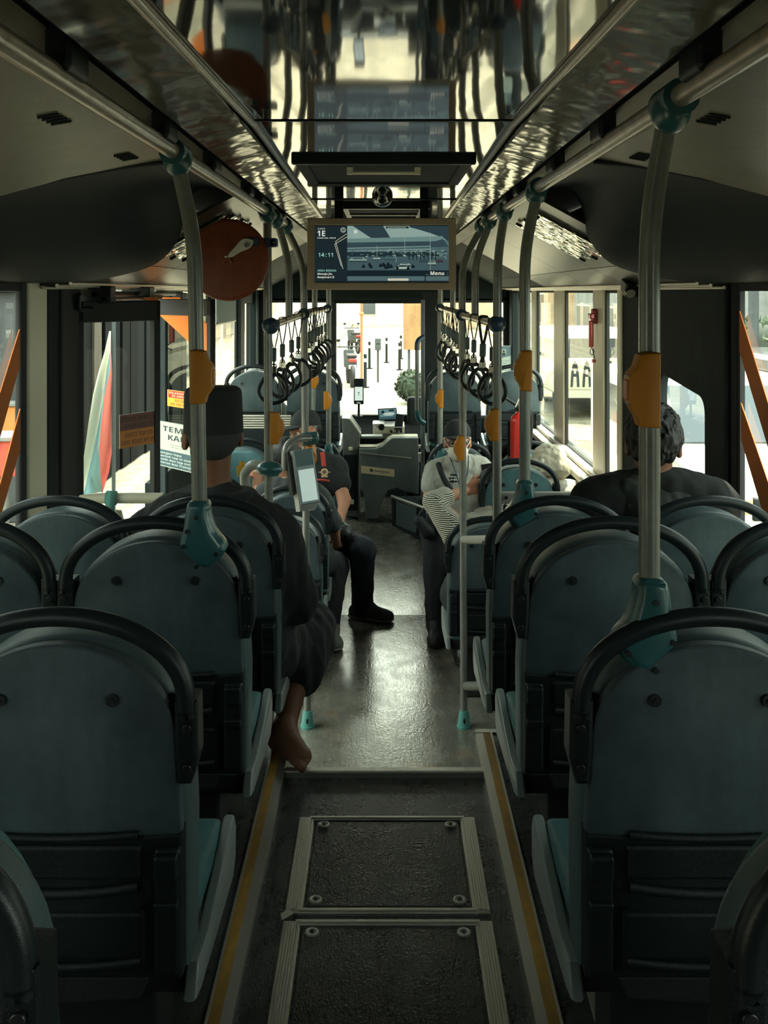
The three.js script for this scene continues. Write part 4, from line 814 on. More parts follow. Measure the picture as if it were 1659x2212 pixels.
// stickers on the right window by the pale pillar
wallSticker('window_sticker', 1, [[1321, 886], [1346, 878], [1346, 992], [1321, 985]], M([0.5, 0.5, 0.46], 0.6), 'white sticker with two red bottle shapes on the right window below the blue notices', 'sticker', 0.002, XW + 0.024);
for (const [a, b] of [[1324, 1331], [1335, 1342]]) wallSticker('window_sticker_print', 1, [[a, 925], [(a + b) / 2, 905], [b, 925], [b, 970], [(a + b) / 2, 982], [a, 970]], M([0.45, 0.03, 0.02], 0.6), a === 1324 ? 'farther red bottle shape printed on the white window sticker' : 'nearer red bottle shape printed on the white window sticker', 'sticker', 0.002, XW + 0.02);
wallSticker('window_notice', 1, [[1324, 738], [1346, 736], [1346, 770], [1324, 768]], M([0.07, 0.14, 0.2], 0.6), 'blue notice on the right window, larger and lower one', 'notice', 0.002, XW + 0.022);
wallSticker('window_notice', 1, [[1324, 705], [1346, 704], [1346, 716], [1324, 715]], M([0.07, 0.14, 0.2], 0.6), 'narrow blue notice on the right window, the upper one', 'notice', 0.002, XW + 0.022);

// ---------------------------------------------------------------- driver's place
const px = (pts, d) => pts.map(([x, y]) => { const p = P(x, y, d); return [p.x, p.y]; });
{
  const d = 8.25, t = thing('driver_cabin', 'dark grey driver cabin door with a stepped top and a pale name strip', 'cabin door');
  const o = px([[776, 967], [812, 967], [826, 962], [838, 950], [848, 944], [903, 944], [905, 1000], [903, 1066], [876, 1060], [858, 1052], [838, 1058], [824, 1085], [818, 1118], [790, 1118], [786, 1064], [778, 1052]], d).reverse();
  part('door', [ext(o, 0.1, 0.012, 3).translate(0, 0, -d)], M([0.22, 0.25, 0.235], 0.34, 0, { ...worn(1), ...grain(5, 0.0006) }), t);
  part('cap', [ext(px([[776, 967], [812, 967], [826, 962], [838, 950], [848, 944], [903, 944], [903, 949], [849, 949], [841, 954], [829, 967], [813, 972], [776, 972]], d).reverse(), 0.22, 0.008).translate(0, 0, -d - 0.08)], mat.pillar, t);
  part('trim', [rod(P(776, 978, d - 0.06), P(889, 990, d - 0.06), 0.005)], mat.alu, t);
  const strip = canvasMat(512, 120, (x, w, h) => { x.fillStyle = '#f2dcb4'; x.fillRect(0, 0, w, h); x.fillStyle = '#20282a'; x.font = 'italic bold 42px sans-serif'; x.fillText('metrotrans', 196, 72); x.beginPath(); x.arc(160, 56, 26, 0, 7); x.fill(); x.fillStyle = '#dcc39b'; x.beginPath(); x.moveTo(146, 72); x.lineTo(160, 36); x.lineTo(176, 44); x.fill(); x.fillStyle = '#20282a'; x.fillRect(290, 84, 70, 5); });
  const c = P(816, 1018, d - 0.075), sg = new THREE.PlaneGeometry(0.295, 0.066); const sp = sg.attributes.position; for (let i = 0; i < sp.count; i++) sp.setY(i, sp.getY(i) - sp.getX(i) * 0.12);
  part('name_strip', [sg.translate(c.x, c.y, c.z)], strip, t, 'pale strip with an emblem and lettering', true);
  part('side', [ext([[8.25, 0.15], [8.25, 0.62], [8.9, 0.9], [9.0, 0.15]], 0.04, 0.005).rotateY(Math.PI / 2).translate(0.3, 0, 0)], mat.panel, t);
}
{
  const d = 8.35, t = thing('entrance_console', 'grey slanted console with a pale edge left of the driver cabin', 'console');
  part('body', [ext(px([[738, 903], [756, 904], [779, 936], [776, 963], [777, 1118], [740, 1112], [741, 975]], d).reverse(), 0.3, 0.012, 3).translate(0, 0, -d - 0.13)], M([0.24, 0.25, 0.225], 0.4, 0, worn(1)), t);
  part('edge', [rod(P(756, 904, d - 0.03), P(779, 936, d - 0.03), 0.009)], mat.pillar, t);
  part('lower_panel', [rbox(0.13, 0.5, 0.02, 0.006, ...P(757, 1042, d - 0.035))], mat.panel, t);
  part('latch', [rbox(0.035, 0.03, 0.02, 0.004, ...P(757, 969, d - 0.045)), rbox(0.028, 0.04, 0.02, 0.004, ...P(761, 1084, d - 0.045))], mat.pillar, t);
  const b = thing('dashboard', 'black dashboard under the windscreen with a pale rim', 'dashboard');
  part('top', [rspan(-0.42, 1.1, 0.86, 1.03, -9.2, -8.75, 0.03)], mat.black, b);
  part('face', [ext([[8.56, 0.84], [8.6, 0.74], [8.78, 0.9], [8.78, 1.02]], 0.72, 0.01).rotateY(Math.PI / 2).translate(0.06, 0, 0)], mat.matte, b);
  part('rim', [rspan(-0.3, 0.3, 1.03, 1.042, -8.78, -8.75, 0.004)], mat.pillar, b);
  part('instrument_box', [rbox(0.27, 0.08, 0.12, 0.012, ...P(842, 924, 8.5), 0.3), rbox(0.11, 0.1, 0.1, 0.01, ...P(818, 923, 8.5), 0.2)], mat.alu, b);
  part('knob', [845, 858, 866].map((x) => cyl(0.012, 0.02, ...P(x, 932, 8.42), Math.PI / 2)), mat.black, b);
  part('gauge', [cyl(0.03, 0.012, ...P(824, 923, 8.42), Math.PI / 2 - 0.3), new THREE.TorusGeometry(0.026, 0.004, 8, 24).rotateX(-0.3).translate(...P(824, 923, 8.41))], mat.bolt, b);
  const p = P(837, 895, 8.6), s = thing('dash_monitor', 'small tilted monitor on the dashboard showing a road camera picture', 'monitor', p); s.rotation.z = 0.05;
  part('housing', [rbox(0.175, 0.115, 0.02, 0.005)], mat.black, s);
  part('stand', [rod(V(0.02, -0.05, -0.01), V(0.02, -0.12, -0.01), 0.012)], mat.black, s);
  part('screen', [new THREE.PlaneGeometry(0.158, 0.095).translate(0, 0.002, 0.0115)], canvasMat(256, 150, (x, w, h) => { const g = x.createLinearGradient(0, 0, 0, h); g.addColorStop(0, '#7da0a0'); g.addColorStop(1, '#38575d'); x.fillStyle = g; x.fillRect(0, 0, w, h); x.fillStyle = '#c6d8cd'; x.beginPath(); x.ellipse(150, 70, 90, 22, 0, 0, 7); x.fill(); x.fillStyle = '#17292f'; x.fillRect(40, 20, 40, 40); x.fillRect(150, 8, 80, 24); x.fillStyle = '#9dbbb4'; x.fillRect(20, 90, 190, 12); }, { glow: 0.4 }), s, null, true);
  screenLight('dash_monitor_light', p.clone().add(V(0, 0, 0.016)), new THREE.Quaternion(), 0.158, 0.095, 0.1);
  tag(part('phone', [rbox(0.075, 0.15, 0.012, 0.006, ...P(862, 912, 8.45), -0.2, 0, -0.12)], mat.bolt), 'black phone standing in a holder beside the dashboard monitor', 'phone');
  tag(part('papers', [rbox(0.19, 0.012, 0.1, 0.002, ...P(803, 941, 8.36), 0, 0.1)], mat.paper), 'white papers lying on the driver console', 'papers');
  const e = P(775, 843, 8.5), q = thing('validator', 'slim black card validator on a post in front of the windscreen', 'card reader', e);
  part('body', [rbox(0.092, 0.238, 0.03, 0.012, 0, -0.01, 0)], mat.black, q);
  part('screen', [new THREE.PlaneGeometry(0.072, 0.125).translate(0, -0.03, 0.016)], canvasMat(128, 220, (x, w, h) => { x.fillStyle = '#dff0e2'; x.fillRect(0, 0, w, h); x.fillStyle = '#4d7a7a'; x.beginPath(); x.arc(64, 95, 13, 0, 7); x.fill(); x.fillRect(44, 122, 40, 4); x.fillRect(50, 135, 28, 4); }, { glow: 0.5 }), q, null, true);
  part('mark', [rbox(0.036, 0.016, 0.004, 0.004, 0, -0.114, 0.016)], mat.white, q);
  part('post', [rod(V(0, -0.12, -0.005), V(0, -0.24, -0.005), 0.011), cyl(0.035, 0.012, 0, -0.24, -0.005)], mat.dark, q);
  screenLight('validator_screen_light', e.clone().add(V(0, -0.03, 0.02)), new THREE.Quaternion(), 0.072, 0.125, 0.3);
  const u = thing('high_back_chair', 'high dark back of the empty driver seat beside the partition', 'seat', P(893, 905, 8.75));
  part('backrest', [rbox(0.16, 0.42, 0.12, 0.03, 0.02, 0, 0)], mat.matte, u);
  part('lower_back', [rbox(0.2, 0.8, 0.16, 0.03, 0.02, -0.55, 0)], mat.matte, u);
}
{ // partition behind the driver
  const t = thing('partition', 'tall dark partition post and panel behind the driver', 'partition');
  part('post', [rspan(0.322, 0.355, 0.15, 2.13, -8.06, -8.0, 0.006)], M([0.13, 0.145, 0.14], 0.4), t);
  part('panel', [rspan(0.35, 0.47, 0.15, 2.2, -8.12, -8.07, 0.006)], mat.matte, t);
  part('lock', [rbox(0.03, 0.08, 0.03, 0.005, ...P(907, 988, 8.0)), rbox(0.02, 0.03, 0.03, 0.004, ...P(907, 965, 8.0))], mat.alu, t);
  const g = thing('grab_bar', 'grey vertical grab bar with teal elbows on the driver partition', 'grab bar');
  part('tube', [rod(P(901, 752, 7.95), P(901, 892, 7.95), 0.018)], mat.pole, g);
  part('elbow', [bent([P(901, 756, 7.95), P(901, 735, 7.95), P(915, 728, 8.0)], 0.022, 0.05)], mat.navy, g);
  part('elbow', [bent([P(901, 886, 7.95), P(902, 905, 7.95), P(916, 914, 8.0)], 0.022, 0.05)], mat.teal, g);
}
{ // low equipment box beside the cabin
  const t = thing('equipment_box', 'low grey box with a pale top edge and a recessed door beside the driver cabin', 'box');
  const foot = [[0.07, -8.13], [0.62, -7.2], [1.1, -7.2], [1.1, -8.2]];
  const g = ext(foot.map(([x, z]) => [x, -z]), 0.31, 0.01); g.rotateX(-Math.PI / 2); g.translate(0, 0.25, 0);
  part('body', [g], mat.panel, t);
  const dir = V(0.55, 0, 0.93).normalize(), a = Math.atan2(-dir.z, dir.x), at = (u, y, o = 0) => V(0.07 + dir.x * u - dir.z * o, y, -8.13 + dir.z * u + dir.x * o);
  part('edge', [rod(at(0, 0.405), at(1.08, 0.405), 0.012)], mat.alu, t);
  part('door', [rbox(0.34, 0.21, 0.016, 0.008, ...at(0.24, 0.27, -0.004), 0, a)], mat.shellSide, t);
  part('door_frame', [rod(at(0.06, 0.385, 0.004), at(0.42, 0.385, 0.004), 0.007), rod(at(0.06, 0.165, 0.004), at(0.06, 0.385, 0.004), 0.007), rod(at(0.42, 0.165, 0.004), at(0.42, 0.385, 0.004), 0.007)], mat.bolt, t);
}
{ // notice in the right half of the windscreen
  const c = P(1092, 776, 9.0), t = thing('permit_notice', 'grey and white permit notice with a small portrait in the right windscreen', 'notice', c);
  part('print', [new THREE.PlaneGeometry(0.11, 0.255)], canvasMat(220, 500, (x, w, h) => { x.fillStyle = '#9eaaa2'; x.fillRect(0, 0, w, h); x.fillStyle = '#4d626a'; x.beginPath(); x.moveTo(0, 0); x.lineTo(w, 0); x.lineTo(w, 180); x.lineTo(0, 240); x.fill(); x.fillStyle = '#8d9a94'; x.fillRect(30, 60, 90, 130); x.fillStyle = '#1d2a2e'; x.beginPath(); x.arc(75, 100, 24, 0, 7); x.fill(); x.fillRect(40, 128, 70, 60); x.fillStyle = '#5d6c6c'; for (let i = 0; i < 7; i++) x.fillRect(30, 270 + i * 30, 150 - (i % 3) * 25, 8); }), t, null, true);
  part('sheet', [span(-0.057, 0.057, -0.13, 0.13, -0.006, -0.002)], mat.paper, t);
  const v = thing('roller_blind', 'grey roller blind with a straight lower edge on the left window before the front door', 'blind', V(-XW + 0.02, 0, 0));
  part('cloth', [span(-0.006, 0.006, P(0, 697, 7.4).y, Y(0.0), -7.9, -7.05)], M([0.2, 0.25, 0.25], 0.7), v);
  part('rod', [rod(V(0, P(0, 697, 7.4).y, -7.05), V(0, P(0, 697, 7.4).y, -7.9), 0.01)], mat.pillar, v);
}
// ---------------------------------------------------------------- the street outside
const RD = -0.35;
const asphalt = M([0.33, 0.3, 0.2], 0.85, 0, { map: rep(floorT, 0.35), bumpMap: rep(grainT, 4), bumpScale: 0.002 });
const pave = M([0.6, 0.54, 0.39], 0.85, 0, { map: rep(floorT, 0.5), bumpMap: rep(grainT, 3), bumpScale: 0.002 });
struct('road', [span(-2.3, 40, RD - 0.3, RD, -95, 30)], asphalt);
struct('road_ahead', [span(-2.3, 2.2, RD - 0.1, RD + 0.004, -95, -9.8)], pave);
struct('pavement', [span(-40, -2.3, RD - 0.3, RD + 0.15, -95, 30)], pave);
struct('median', [span(6.2, 6.9, RD - 0.1, RD + 0.18, -80, 20)], pave);
const wallC = (r, g, b) => M([r, g, b], 0.85, 0, { map: rep(wornT, 0.25), specularIntensity: 0.2 });
const glassDark = M([0.05, 0.065, 0.07], 0.12), wWhite = wallC(0.8, 0.76, 0.63), wCream = wallC(0.68, 0.6, 0.46), wGrey = wallC(0.3, 0.31, 0.29), wTan = wallC(0.68, 0.5, 0.33), wDark = wallC(0.1, 0.11, 0.11);
function building(name, label, x0, x1, h, z0, z1, m, face, cols, rowsN, opts = {}) {
  const t = thing(name, label, 'building', V(0, RD, 0));
  part('wall', [span(x0, x1, 0, h, z0, z1)], m, t);
  part('roof', [span(x0 - 0.3, x1 + 0.3, h, h + 0.25, z0 - 0.3, z1 + 0.3)], opts.roof ?? wGrey, t);
  const len = face === 'z' ? x1 - x0 : z1 - z0, cw = len / cols, rh = h / rowsN;
  for (let i = 0; i < cols; i++) for (let j = 0; j < rowsN; j++) {
    if (opts.skip?.(i, j)) continue;
    const u = (face === 'z' ? x0 : z0) + (i + 0.5) * cw, y = (j + 0.55) * rh, w = cw * 0.62, hh = rh * 0.5;
    const mk = (a, b, o, q) => face === 'z' ? box(a, b, q, u, y, z1 + o) : box(q, b, a, (face === '-x' ? x0 : x1) + (face === '-x' ? -o : o), y, u);
    const f = part('window', [mk(w + 0.16, hh + 0.16, 0.03, 0.08)], opts.frame ?? wWhite, t);
    part('pane', [mk(w, hh, 0.06, 0.05)], glassDark, f);
  }
  if (opts.awning) part('awning', [face === 'z' ? box(len, 0.1, 1.4, (x0 + x1) / 2, 2.7, z1 + 0.7, 0.25) : box(1.4, 0.1, len, x1 + 0.7, 2.7, (z0 + z1) / 2, 0, 0, -0.2)], opts.awning, t);
  return t;
}
// ahead
building('street_end_building', 'pale cream building closing the end of the street, seen through the windscreen', -14, 4.2, 14, -78, -70, wWhite, 'z', 12, 5, { frame: wCream, skip: (i, j) => (i * 3 + j) % 4 > 0 });
building('tan_building', 'tan peach building block on the right, seen through the windscreen', 4.4, 8, 8, -69, -64, wTan, 'z', 2, 1, { skip: () => true });
building('white_house', 'small white house with dark windows far down the left side of the street', -12, -5, 7, -58, -44, wWhite, 'z', 4, 2, { frame: wCream });
{
  const c = V(0.75, 0, -22), t = thing('sign_board', 'large blank peach sign board on posts right of the windscreen centre', 'sign board', c);
  part('board', [rbox(0.95, 2.1, 0.12, 0.02, 0.19, 1.87, 0)], M([0.36, 0.2, 0.085], 0.8, 0, worn(0.5)), t);
  for (const x of [-0.15, 0.55]) part('post', [rod(V(x, RD, -0.05), V(x, 1.2, -0.05), 0.03)], wDark, t);
}
const bol = (() => {
  const t = new THREE.Group();
  part('post', [cyl(0.05, 0.95, 0, 0.475, 0, 0, 0, 0, 0.045), cyl(0.12, 0.04, 0, 0.02, 0)], mat.black, t);
  part('band', [cyl(0.054, 0.1, 0, 0.8, 0)], mat.pillar, t);
  part('cap', [ball(0.055, 0, 0.95, 0, 1, 0.7, 1)], mat.black, t);
  return t;
})();
[[798, 797, 'second from the left'], [835, 784, 'third from the left, beside the dark crates'], [863, 800, 'rightmost, before the bush'], [789, 838, 'leftmost, right beside the black validator'], [866, 776, 'small far one beyond the rightmost bollard']].forEach(([x, y, w]) => {
  const d = (EYE - RD) * F / (y - 630), c = bol.clone(); c.name = numbered('bollard'); scene.add(c); c.position.copy(P(x, y, d)); c.position.y = RD; c.scale.setScalar(0.92);
  tag(c, `black street bollard with a pale band, ${w}`, 'bollard', 'street bollards ahead');
});
{
  const d = 23, p = P(781, 790, d), t = thing('street_pole', 'thin orange street pole seen through the windscreen left of the bollards', 'pole', V(p.x, RD, p.z));
  part('post', [rod(V(0, 0, 0), V(0, 3.4, 0), 0.03)], M([0.4, 0.13, 0.035], 0.6), t);
  part('collar', [ball(0.06, 0, 2.0, 0, 1, 0.9, 1)], M([0.4, 0.16, 0.05], 0.6), t);
  const s = P(818, 745, 26), u = thing('crate_stack', 'two stacked dark grey street cabinets beside the third bollard', 'cabinet', V(s.x - 0.02, s.y, s.z));
  part('lower_crate', [rbox(0.17, 0.17, 0.3, 0.02, 0, -0.06, 0)], wDark, u); part('upper_crate', [rbox(0.17, 0.15, 0.3, 0.02, 0, 0.11, 0)], wDark, u); part('stand', [rod(V(0, -0.14, 0), V(0, RD - s.y, 0), 0.03)], wDark, u);
  const b = P(888, 790, 21), k = thing('bush', 'round clipped dark green bush beside the rightmost bollard', 'bush', V(b.x, RD, b.z));
  const leaves = []; for (let i = 0; i < 320; i++) { const a = rr(0, 6.283), e = Math.acos(rr(-1, 1)), r = 0.36 * (0.75 + 0.3 * rnd()); leaves.push(T(new THREE.OctahedronGeometry(0.05, 0).scale(1, 0.35, 1.4), r * Math.sin(e) * Math.cos(a), 0.42 + 0.33 * Math.cos(e), r * Math.sin(e) * Math.sin(a), rr(0, 6), rr(0, 6), 0)); }
  tag(part('foliage', leaves, M([0.02, 0.034, 0.016], 0.8), k), null, null, null, 'stuff');
  part('core', [ball(0.3, 0, 0.42, 0)], M([0.03, 0.05, 0.03], 0.9), k);
}
function motorbike(c, turn, label, rider) {
  const t = thing('motorbike', label, 'motorbike', c, turn);
  const wheel = (z) => [new THREE.TorusGeometry(0.25, 0.06, 10, 28).rotateY(Math.PI / 2).translate(0, 0.3, z)];
  part('wheel', wheel(-0.62), mat.rubber, t); part('wheel', wheel(0.6), mat.rubber, t);
  part('body', [rbox(0.26, 0.32, 0.75, 0.08, 0, 0.62, 0.25), rbox(0.22, 0.2, 0.4, 0.06, 0, 0.5, -0.2), rbox(0.3, 0.5, 0.12, 0.05, 0, 0.7, -0.48, -0.3)], wDark, t);
  part('seat', [rbox(0.26, 0.09, 0.7, 0.04, 0, 0.82, 0.25)], mat.rubber, t);
  part('tail_lamp', [rbox(0.2, 0.09, 0.06, 0.02, 0, 0.72, 0.64)], mat.red, t);
  part('number_plate', [rbox(0.2, 0.1, 0.01, 0.004, 0, 0.55, 0.68)], mat.white, t);
  part('handlebar', [rod(V(-0.34, 1.02, -0.42), V(0.34, 1.02, -0.42), 0.018)], mat.black, t);
  for (const s of [-1, 1]) part('mirror', [ball(0.06, s * 0.3, 1.2, -0.42, 1, 0.7, 0.3), rod(V(s * 0.25, 1.02, -0.42), V(s * 0.3, 1.18, -0.42), 0.008)], mat.black, t);
  return t;
}
{
  const g = (x, y) => { const d = (EYE - RD) * F / (y - 630), p = P(x, y, d); return V(p.x, RD, p.z); };
  motorbike(g(757, 832), 0.12, 'dark parked motorbike seen from behind through the windscreen, nearest on the left');
  motorbike(g(765, 762), 0.3, 'small far motorbike through the windscreen beside the orange pole');
}
// ---------------------------------------------------------------- right side: traffic
function van(name, label, c, L, Wd, H, m, turn = 0, opts = {}) {
  const t = thing(name, label, opts.cat ?? 'car', c, turn);                // the front looks to +z
  const f = L / 2, prof = opts.prof ?? [[-f, 0.35], [-f, H * 0.95], [-f + 0.25, H], [f - 1.5, H], [f - 0.95, H * 0.66], [f - 0.12, H * 0.56], [f, H * 0.42], [f, 0.3]];
  part('body', [ext(prof.map(([z, y]) => [-z, y]).reverse(), Wd, 0.07, 3).rotateY(Math.PI / 2)], m, t);
  const win = opts.win ?? [[-f + 0.35, H * 0.62], [-f + 0.4, H * 0.9], [f - 1.55, H * 0.9], [f - 1.1, H * 0.64]];
  for (const s of [-1, 1]) part('side_window', [ext(win.map(([z, y]) => [-z, y]).reverse(), 0.02, 0.005).rotateY(Math.PI / 2).translate(s * Wd / 2, 0, 0)], glassDark, t);
  if (!opts.noScreen) part('windscreen', [box(Wd * 0.84, Math.hypot(0.5, H * 0.3), 0.02, 0, H * 0.83, f - 1.2, -Math.atan2(0.55, H * 0.34))], glassDark, t);
  for (const z of [-f + 0.75, f - 0.75]) for (const s of [-1, 1]) part('wheel', [new THREE.TorusGeometry(0.24, 0.09, 10, 26).rotateY(Math.PI / 2).translate(s * (Wd / 2 - 0.1), 0.33, z), cyl(0.2, 0.1, s * (Wd / 2 - 0.1), 0.33, z, 0, 0, Math.PI / 2)], mat.rubber, t);
  for (const s of [-1, 1]) { part('headlamp', [rbox(0.34, 0.16, 0.1, 0.04, s * (Wd / 2 - 0.28), H * 0.44, f - 0.02)], M([0.7, 0.5, 0.25], 0.2), t); part('mirror', [rbox(0.2, 0.16, 0.12, 0.04, s * (Wd / 2 + 0.12), H * 0.62, f - 1.2)], mat.black, t); }
  part('grille', [rbox(Wd * 0.5, 0.2, 0.06, 0.02, 0, H * 0.42, f)], mat.black, t);
  part('bumper', [rbox(Wd, 0.2, 0.16, 0.06, 0, 0.36, f)], opts.bumper ?? m, t);
  return t;
}
const paint = M([0.72, 0.7, 0.62], 0.25, 0, { clearcoat: 0.6 });
van('car', 'white oncoming car close outside the small right window', V(3.6, RD, -10.1), 4.3, 1.75, 1.62, paint);
van('car', 'dark grey sports utility car with an amber lamp outside the near right window', V(5.7, RD, -11.4), 4.4, 1.85, 1.75, M([0.08, 0.085, 0.085], 0.25, 0, { clearcoat: 0.6 }), 0, { bumper: M([0.4, 0.4, 0.36], 0.4) });
{
  const t = van('van', 'white van with stylised black lettering on its tail, seen through the right windows', V(4.35, RD, -20.4), 4.2, 1.7, 1.75, M([0.42, 0.4, 0.33], 0.35), Math.PI, { cat: 'van', prof: [[-2.1, 0.45], [-2.1, 1.2], [-2.0, 1.72], [-1.6, 1.76], [1.2, 1.76], [1.7, 1.1], [2.1, 0.95], [2.1, 0.4]], win: [[-1.8, 1.12], [-1.8, 1.55], [0.9, 1.55], [1.3, 1.15]] });
  part('rear_window', [box(1.4, 0.42, 0.04, 0, 1.42, -2.1, -0.15)], glassDark, t);
  part('lettering', [new THREE.PlaneGeometry(1.5, 0.6).rotateY(Math.PI).translate(0, 0.92, -2.113)], canvasMat(512, 205, (x, w, h) => { x.fillStyle = '#a9a592'; x.fillRect(0, 0, w, h); x.fillStyle = '#161c1c'; for (let i = 0; i < 6; i++) { const u = 30 + i * 80; x.beginPath(); x.moveTo(u, 190); x.quadraticCurveTo(u + 4, 30, u + 30, 12); x.quadraticCurveTo(u + 58, 30, u + 60, 190); x.lineTo(u + 44, 190); x.lineTo(u + 40, 120); x.lineTo(u + 20, 120); x.lineTo(u + 16, 190); x.fill(); x.fillStyle = '#a9a592'; x.fillRect(u + 22, 70, 16, 30); x.fillStyle = '#161c1c'; } }), t, null, true);
  for (const s of [-1, 1]) part('tail_lamp', [rbox(0.12, 0.3, 0.05, 0.02, s * 0.78, 0.95, -2.1)], mat.red, t);
}
tag(part('road_mark', [ext(smooth([[-0.35, -0.9], [-0.42, -0.2], [-0.3, 0.7], [0.05, 1.0], [0.36, 0.5], [0.3, -0.4], [0.1, -1.0]], 30), 0.008, 0.001).rotateX(-Math.PI / 2).translate(3.62, RD + 0.004, -16.8)], M([0.62, 0.36, 0.2], 0.85, 0, worn(0.6))), 'worn orange paint patch on the road outside the right windows', 'road marking');
tag(part('lane_line', [span(2.75, 2.9, RD, RD + 0.006, -60, -4)], pave), 'pale lane line along the road on the right', 'road marking');
building('grey_shop_row', 'grey and tan shop building across the road on the right', 9.5, 16, 7, -46, -24, wGrey, '-x', 5, 3, { frame: wCream });
building('tan_shop', 'tan shop house far across the road on the right', 8.6, 14, 6, -62, -48.5, wTan, '-x', 3, 2, { frame: wWhite });
building('white_house', 'white building with a pink red roof across the road on the right', 12.5, 20, 4.6, -21.5, -9, wWhite, '-x', 3, 1, { frame: wGrey, roof: M([0.6, 0.16, 0.12], 0.7) });
{
  const t = thing('hedge', 'dark green leafy hedge behind the cars on the right', 'hedge', V(0, RD, 0));
  const leaves = []; for (let i = 0; i < 1500; i++) leaves.push(T(new THREE.OctahedronGeometry(0.08, 0).scale(1, 0.4, 1.5), 7.6 + rr(-0.5, 0.5), rr(0.2, 2.0), rr(-24, -5), rr(0, 6), rr(0, 6), 0));
  tag(part('foliage', leaves, M([0.06, 0.085, 0.045], 0.8), t), null, null, null, 'stuff');
  part('core', [rbox(0.8, 1.9, 19, 0.3, 7.6, 0.95, -14.5)], M([0.03, 0.04, 0.025], 0.9), t);
  const p = thing('utility_pole', 'dark utility pole with crossing wires on the right', 'pole', V(6.55, RD, -16.4));
  part('post', [rod(V(0, 0, 0), V(0, 8, 0), 0.09)], wDark, p);
  part('wire', [6.2, 5.4, 3.9, 3.4].map((y, i) => tube([V(-0.2, y, 14), V(0, y - 0.5, 0), V(1, y + (i - 2) * 0.3, -30)], 0.015, 20, 5)), wDark, p);
  part('crossarm', [rod(V(-0.8, 7.2, 0), V(0.8, 7.2, 0), 0.05)], wDark, p);
}
// ---------------------------------------------------------------- left side: pavement and shops
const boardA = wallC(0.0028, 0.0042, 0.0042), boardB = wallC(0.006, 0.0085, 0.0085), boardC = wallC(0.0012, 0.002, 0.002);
const shopRow = building('shop_row', 'dark shuttered shop row along the left pavement', -13, -6.2, 4.2, -30, -7.2, wDark, 'x', 7, 2, { frame: wGrey, awning: M([0.35, 0.31, 0.24], 0.8) });
building('shop_house', 'grey shop house beside the left pavement, behind the red umbrella', -14, -7.4, 4.0, -6.0, 6, wCream, 'x', 4, 2, { frame: wCream });
building('pale_shop', 'pale shop farther along the left pavement', -12, -6, 6, -43, -31.2, wCream, 'x', 4, 2, { frame: wGrey });
for (let i = 0; i < 5; i++) {
  const z = -8.1 - i * 1.35, t = new THREE.Group(); t.name = 'shutter'; t.position.set(-6.1, 0.15, z); shopRow.add(t);
  for (const q of [-0.59, 0.59]) part('frame', [span(-0.06, 0.04, 0, 2.5, q - 0.03, q + 0.03)], i % 2 ? wCream : wGrey, t);
  for (let k = 0; k < 12; k++) part('slat', [rbox(0.05, 0.19, 1.12, 0.02, 0, 0.1 + k * 0.2, 0)], [wDark, wGrey][(i + (k >> 2)) % 2], t);
}
{
  const t = thing('street_kiosk', 'dark street kiosk of upright boards close outside the rear door leaf', 'kiosk', V(-3.55, RD + 0.15, 0));
  part('frame', [rspan(-0.9, -0.04, 0, 2.4, -16.6, -9.6, 0.02), rspan(-1.0, 0.1, 2.4, 2.48, -16.7, -9.5, 0.01)], wDark, t);
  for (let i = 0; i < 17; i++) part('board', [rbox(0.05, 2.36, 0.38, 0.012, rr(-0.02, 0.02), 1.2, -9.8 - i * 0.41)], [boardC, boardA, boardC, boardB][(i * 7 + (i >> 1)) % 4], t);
  part('tan_board', [rbox(0.06, 2.3, 0.3, 0.012, 0.02, 1.2, -11.35)], M([0.06, 0.047, 0.03], 0.8, 0, worn(1)), t);
  for (let i = 0; i < 9; i++) part('paint_mark', [ext(smooth([[-0.06, -0.09], [-0.02, 0.1], [0.05, 0.07], [0.015, 0.0], [0.06, -0.1]].map(([a, b]) => [a * rr(0.6, 1.3), b * rr(0.8, 1.6)]), 16), 0.004, 0.001).rotateY(Math.PI / 2).translate(0.05, 0.95 + i * 0.16, -10.62 - rr(-0.12, 0.12))], mat.white, t);
}
{
  const d = 9.7;
  const top = P(237, 715, d), t = thing('hanging_flag', 'long white, teal and red cloth flag hanging from a pole outside the left door', 'flag', V(top.x, 0, top.z));
  part('pole', [rod(V(0.03, RD + 0.15, -0.04), V(0.03, top.y + 0.5, -0.04), 0.02)], wDark, t);
  const left = [[237, 715], [228, 760], [218, 800], [208, 850], [198, 910], [188, 970], [176, 1030], [164, 1066]], right = [[241, 715], [241, 760], [241, 800], [241, 850], [241, 910], [241, 960], [234, 1020], [222, 1066]];
  const strip = (a, b, m, name) => {
    const rows = left.map(([lx, ly], i) => { const [rx, ry] = right[i], row = []; for (let j = 0; j <= 10; j++) { const f = a(i) + (b(i) - a(i)) * j / 10, p = P(lx + (rx - lx) * f, ly + (ry - ly) * f, d); row.push(V(p.x - top.x, p.y, 0.09 * Math.sin(f * 9 + i * 0.5) * Math.min(1, i / 3) + 0.02)); } return row; });
    part(name, [patch(rows, 3)], m, t);
  };
  const A = (i) => [1, 0.9, 0.66, 0.4, 0.28, 0.2, 0.16, 0.3][i], B = (i) => [1, 0.97, 0.92, 0.74, 0.64, 0.62, 0.72, 0.95][i];
  strip(() => 0, A, M([0.7, 0.66, 0.53], 0.8), 'white_band'); strip(A, B, M([0.16, 0.28, 0.29], 0.8), 'teal_band'); strip(B, () => 1, M([0.6, 0.13, 0.1], 0.8), 'red_band');
}
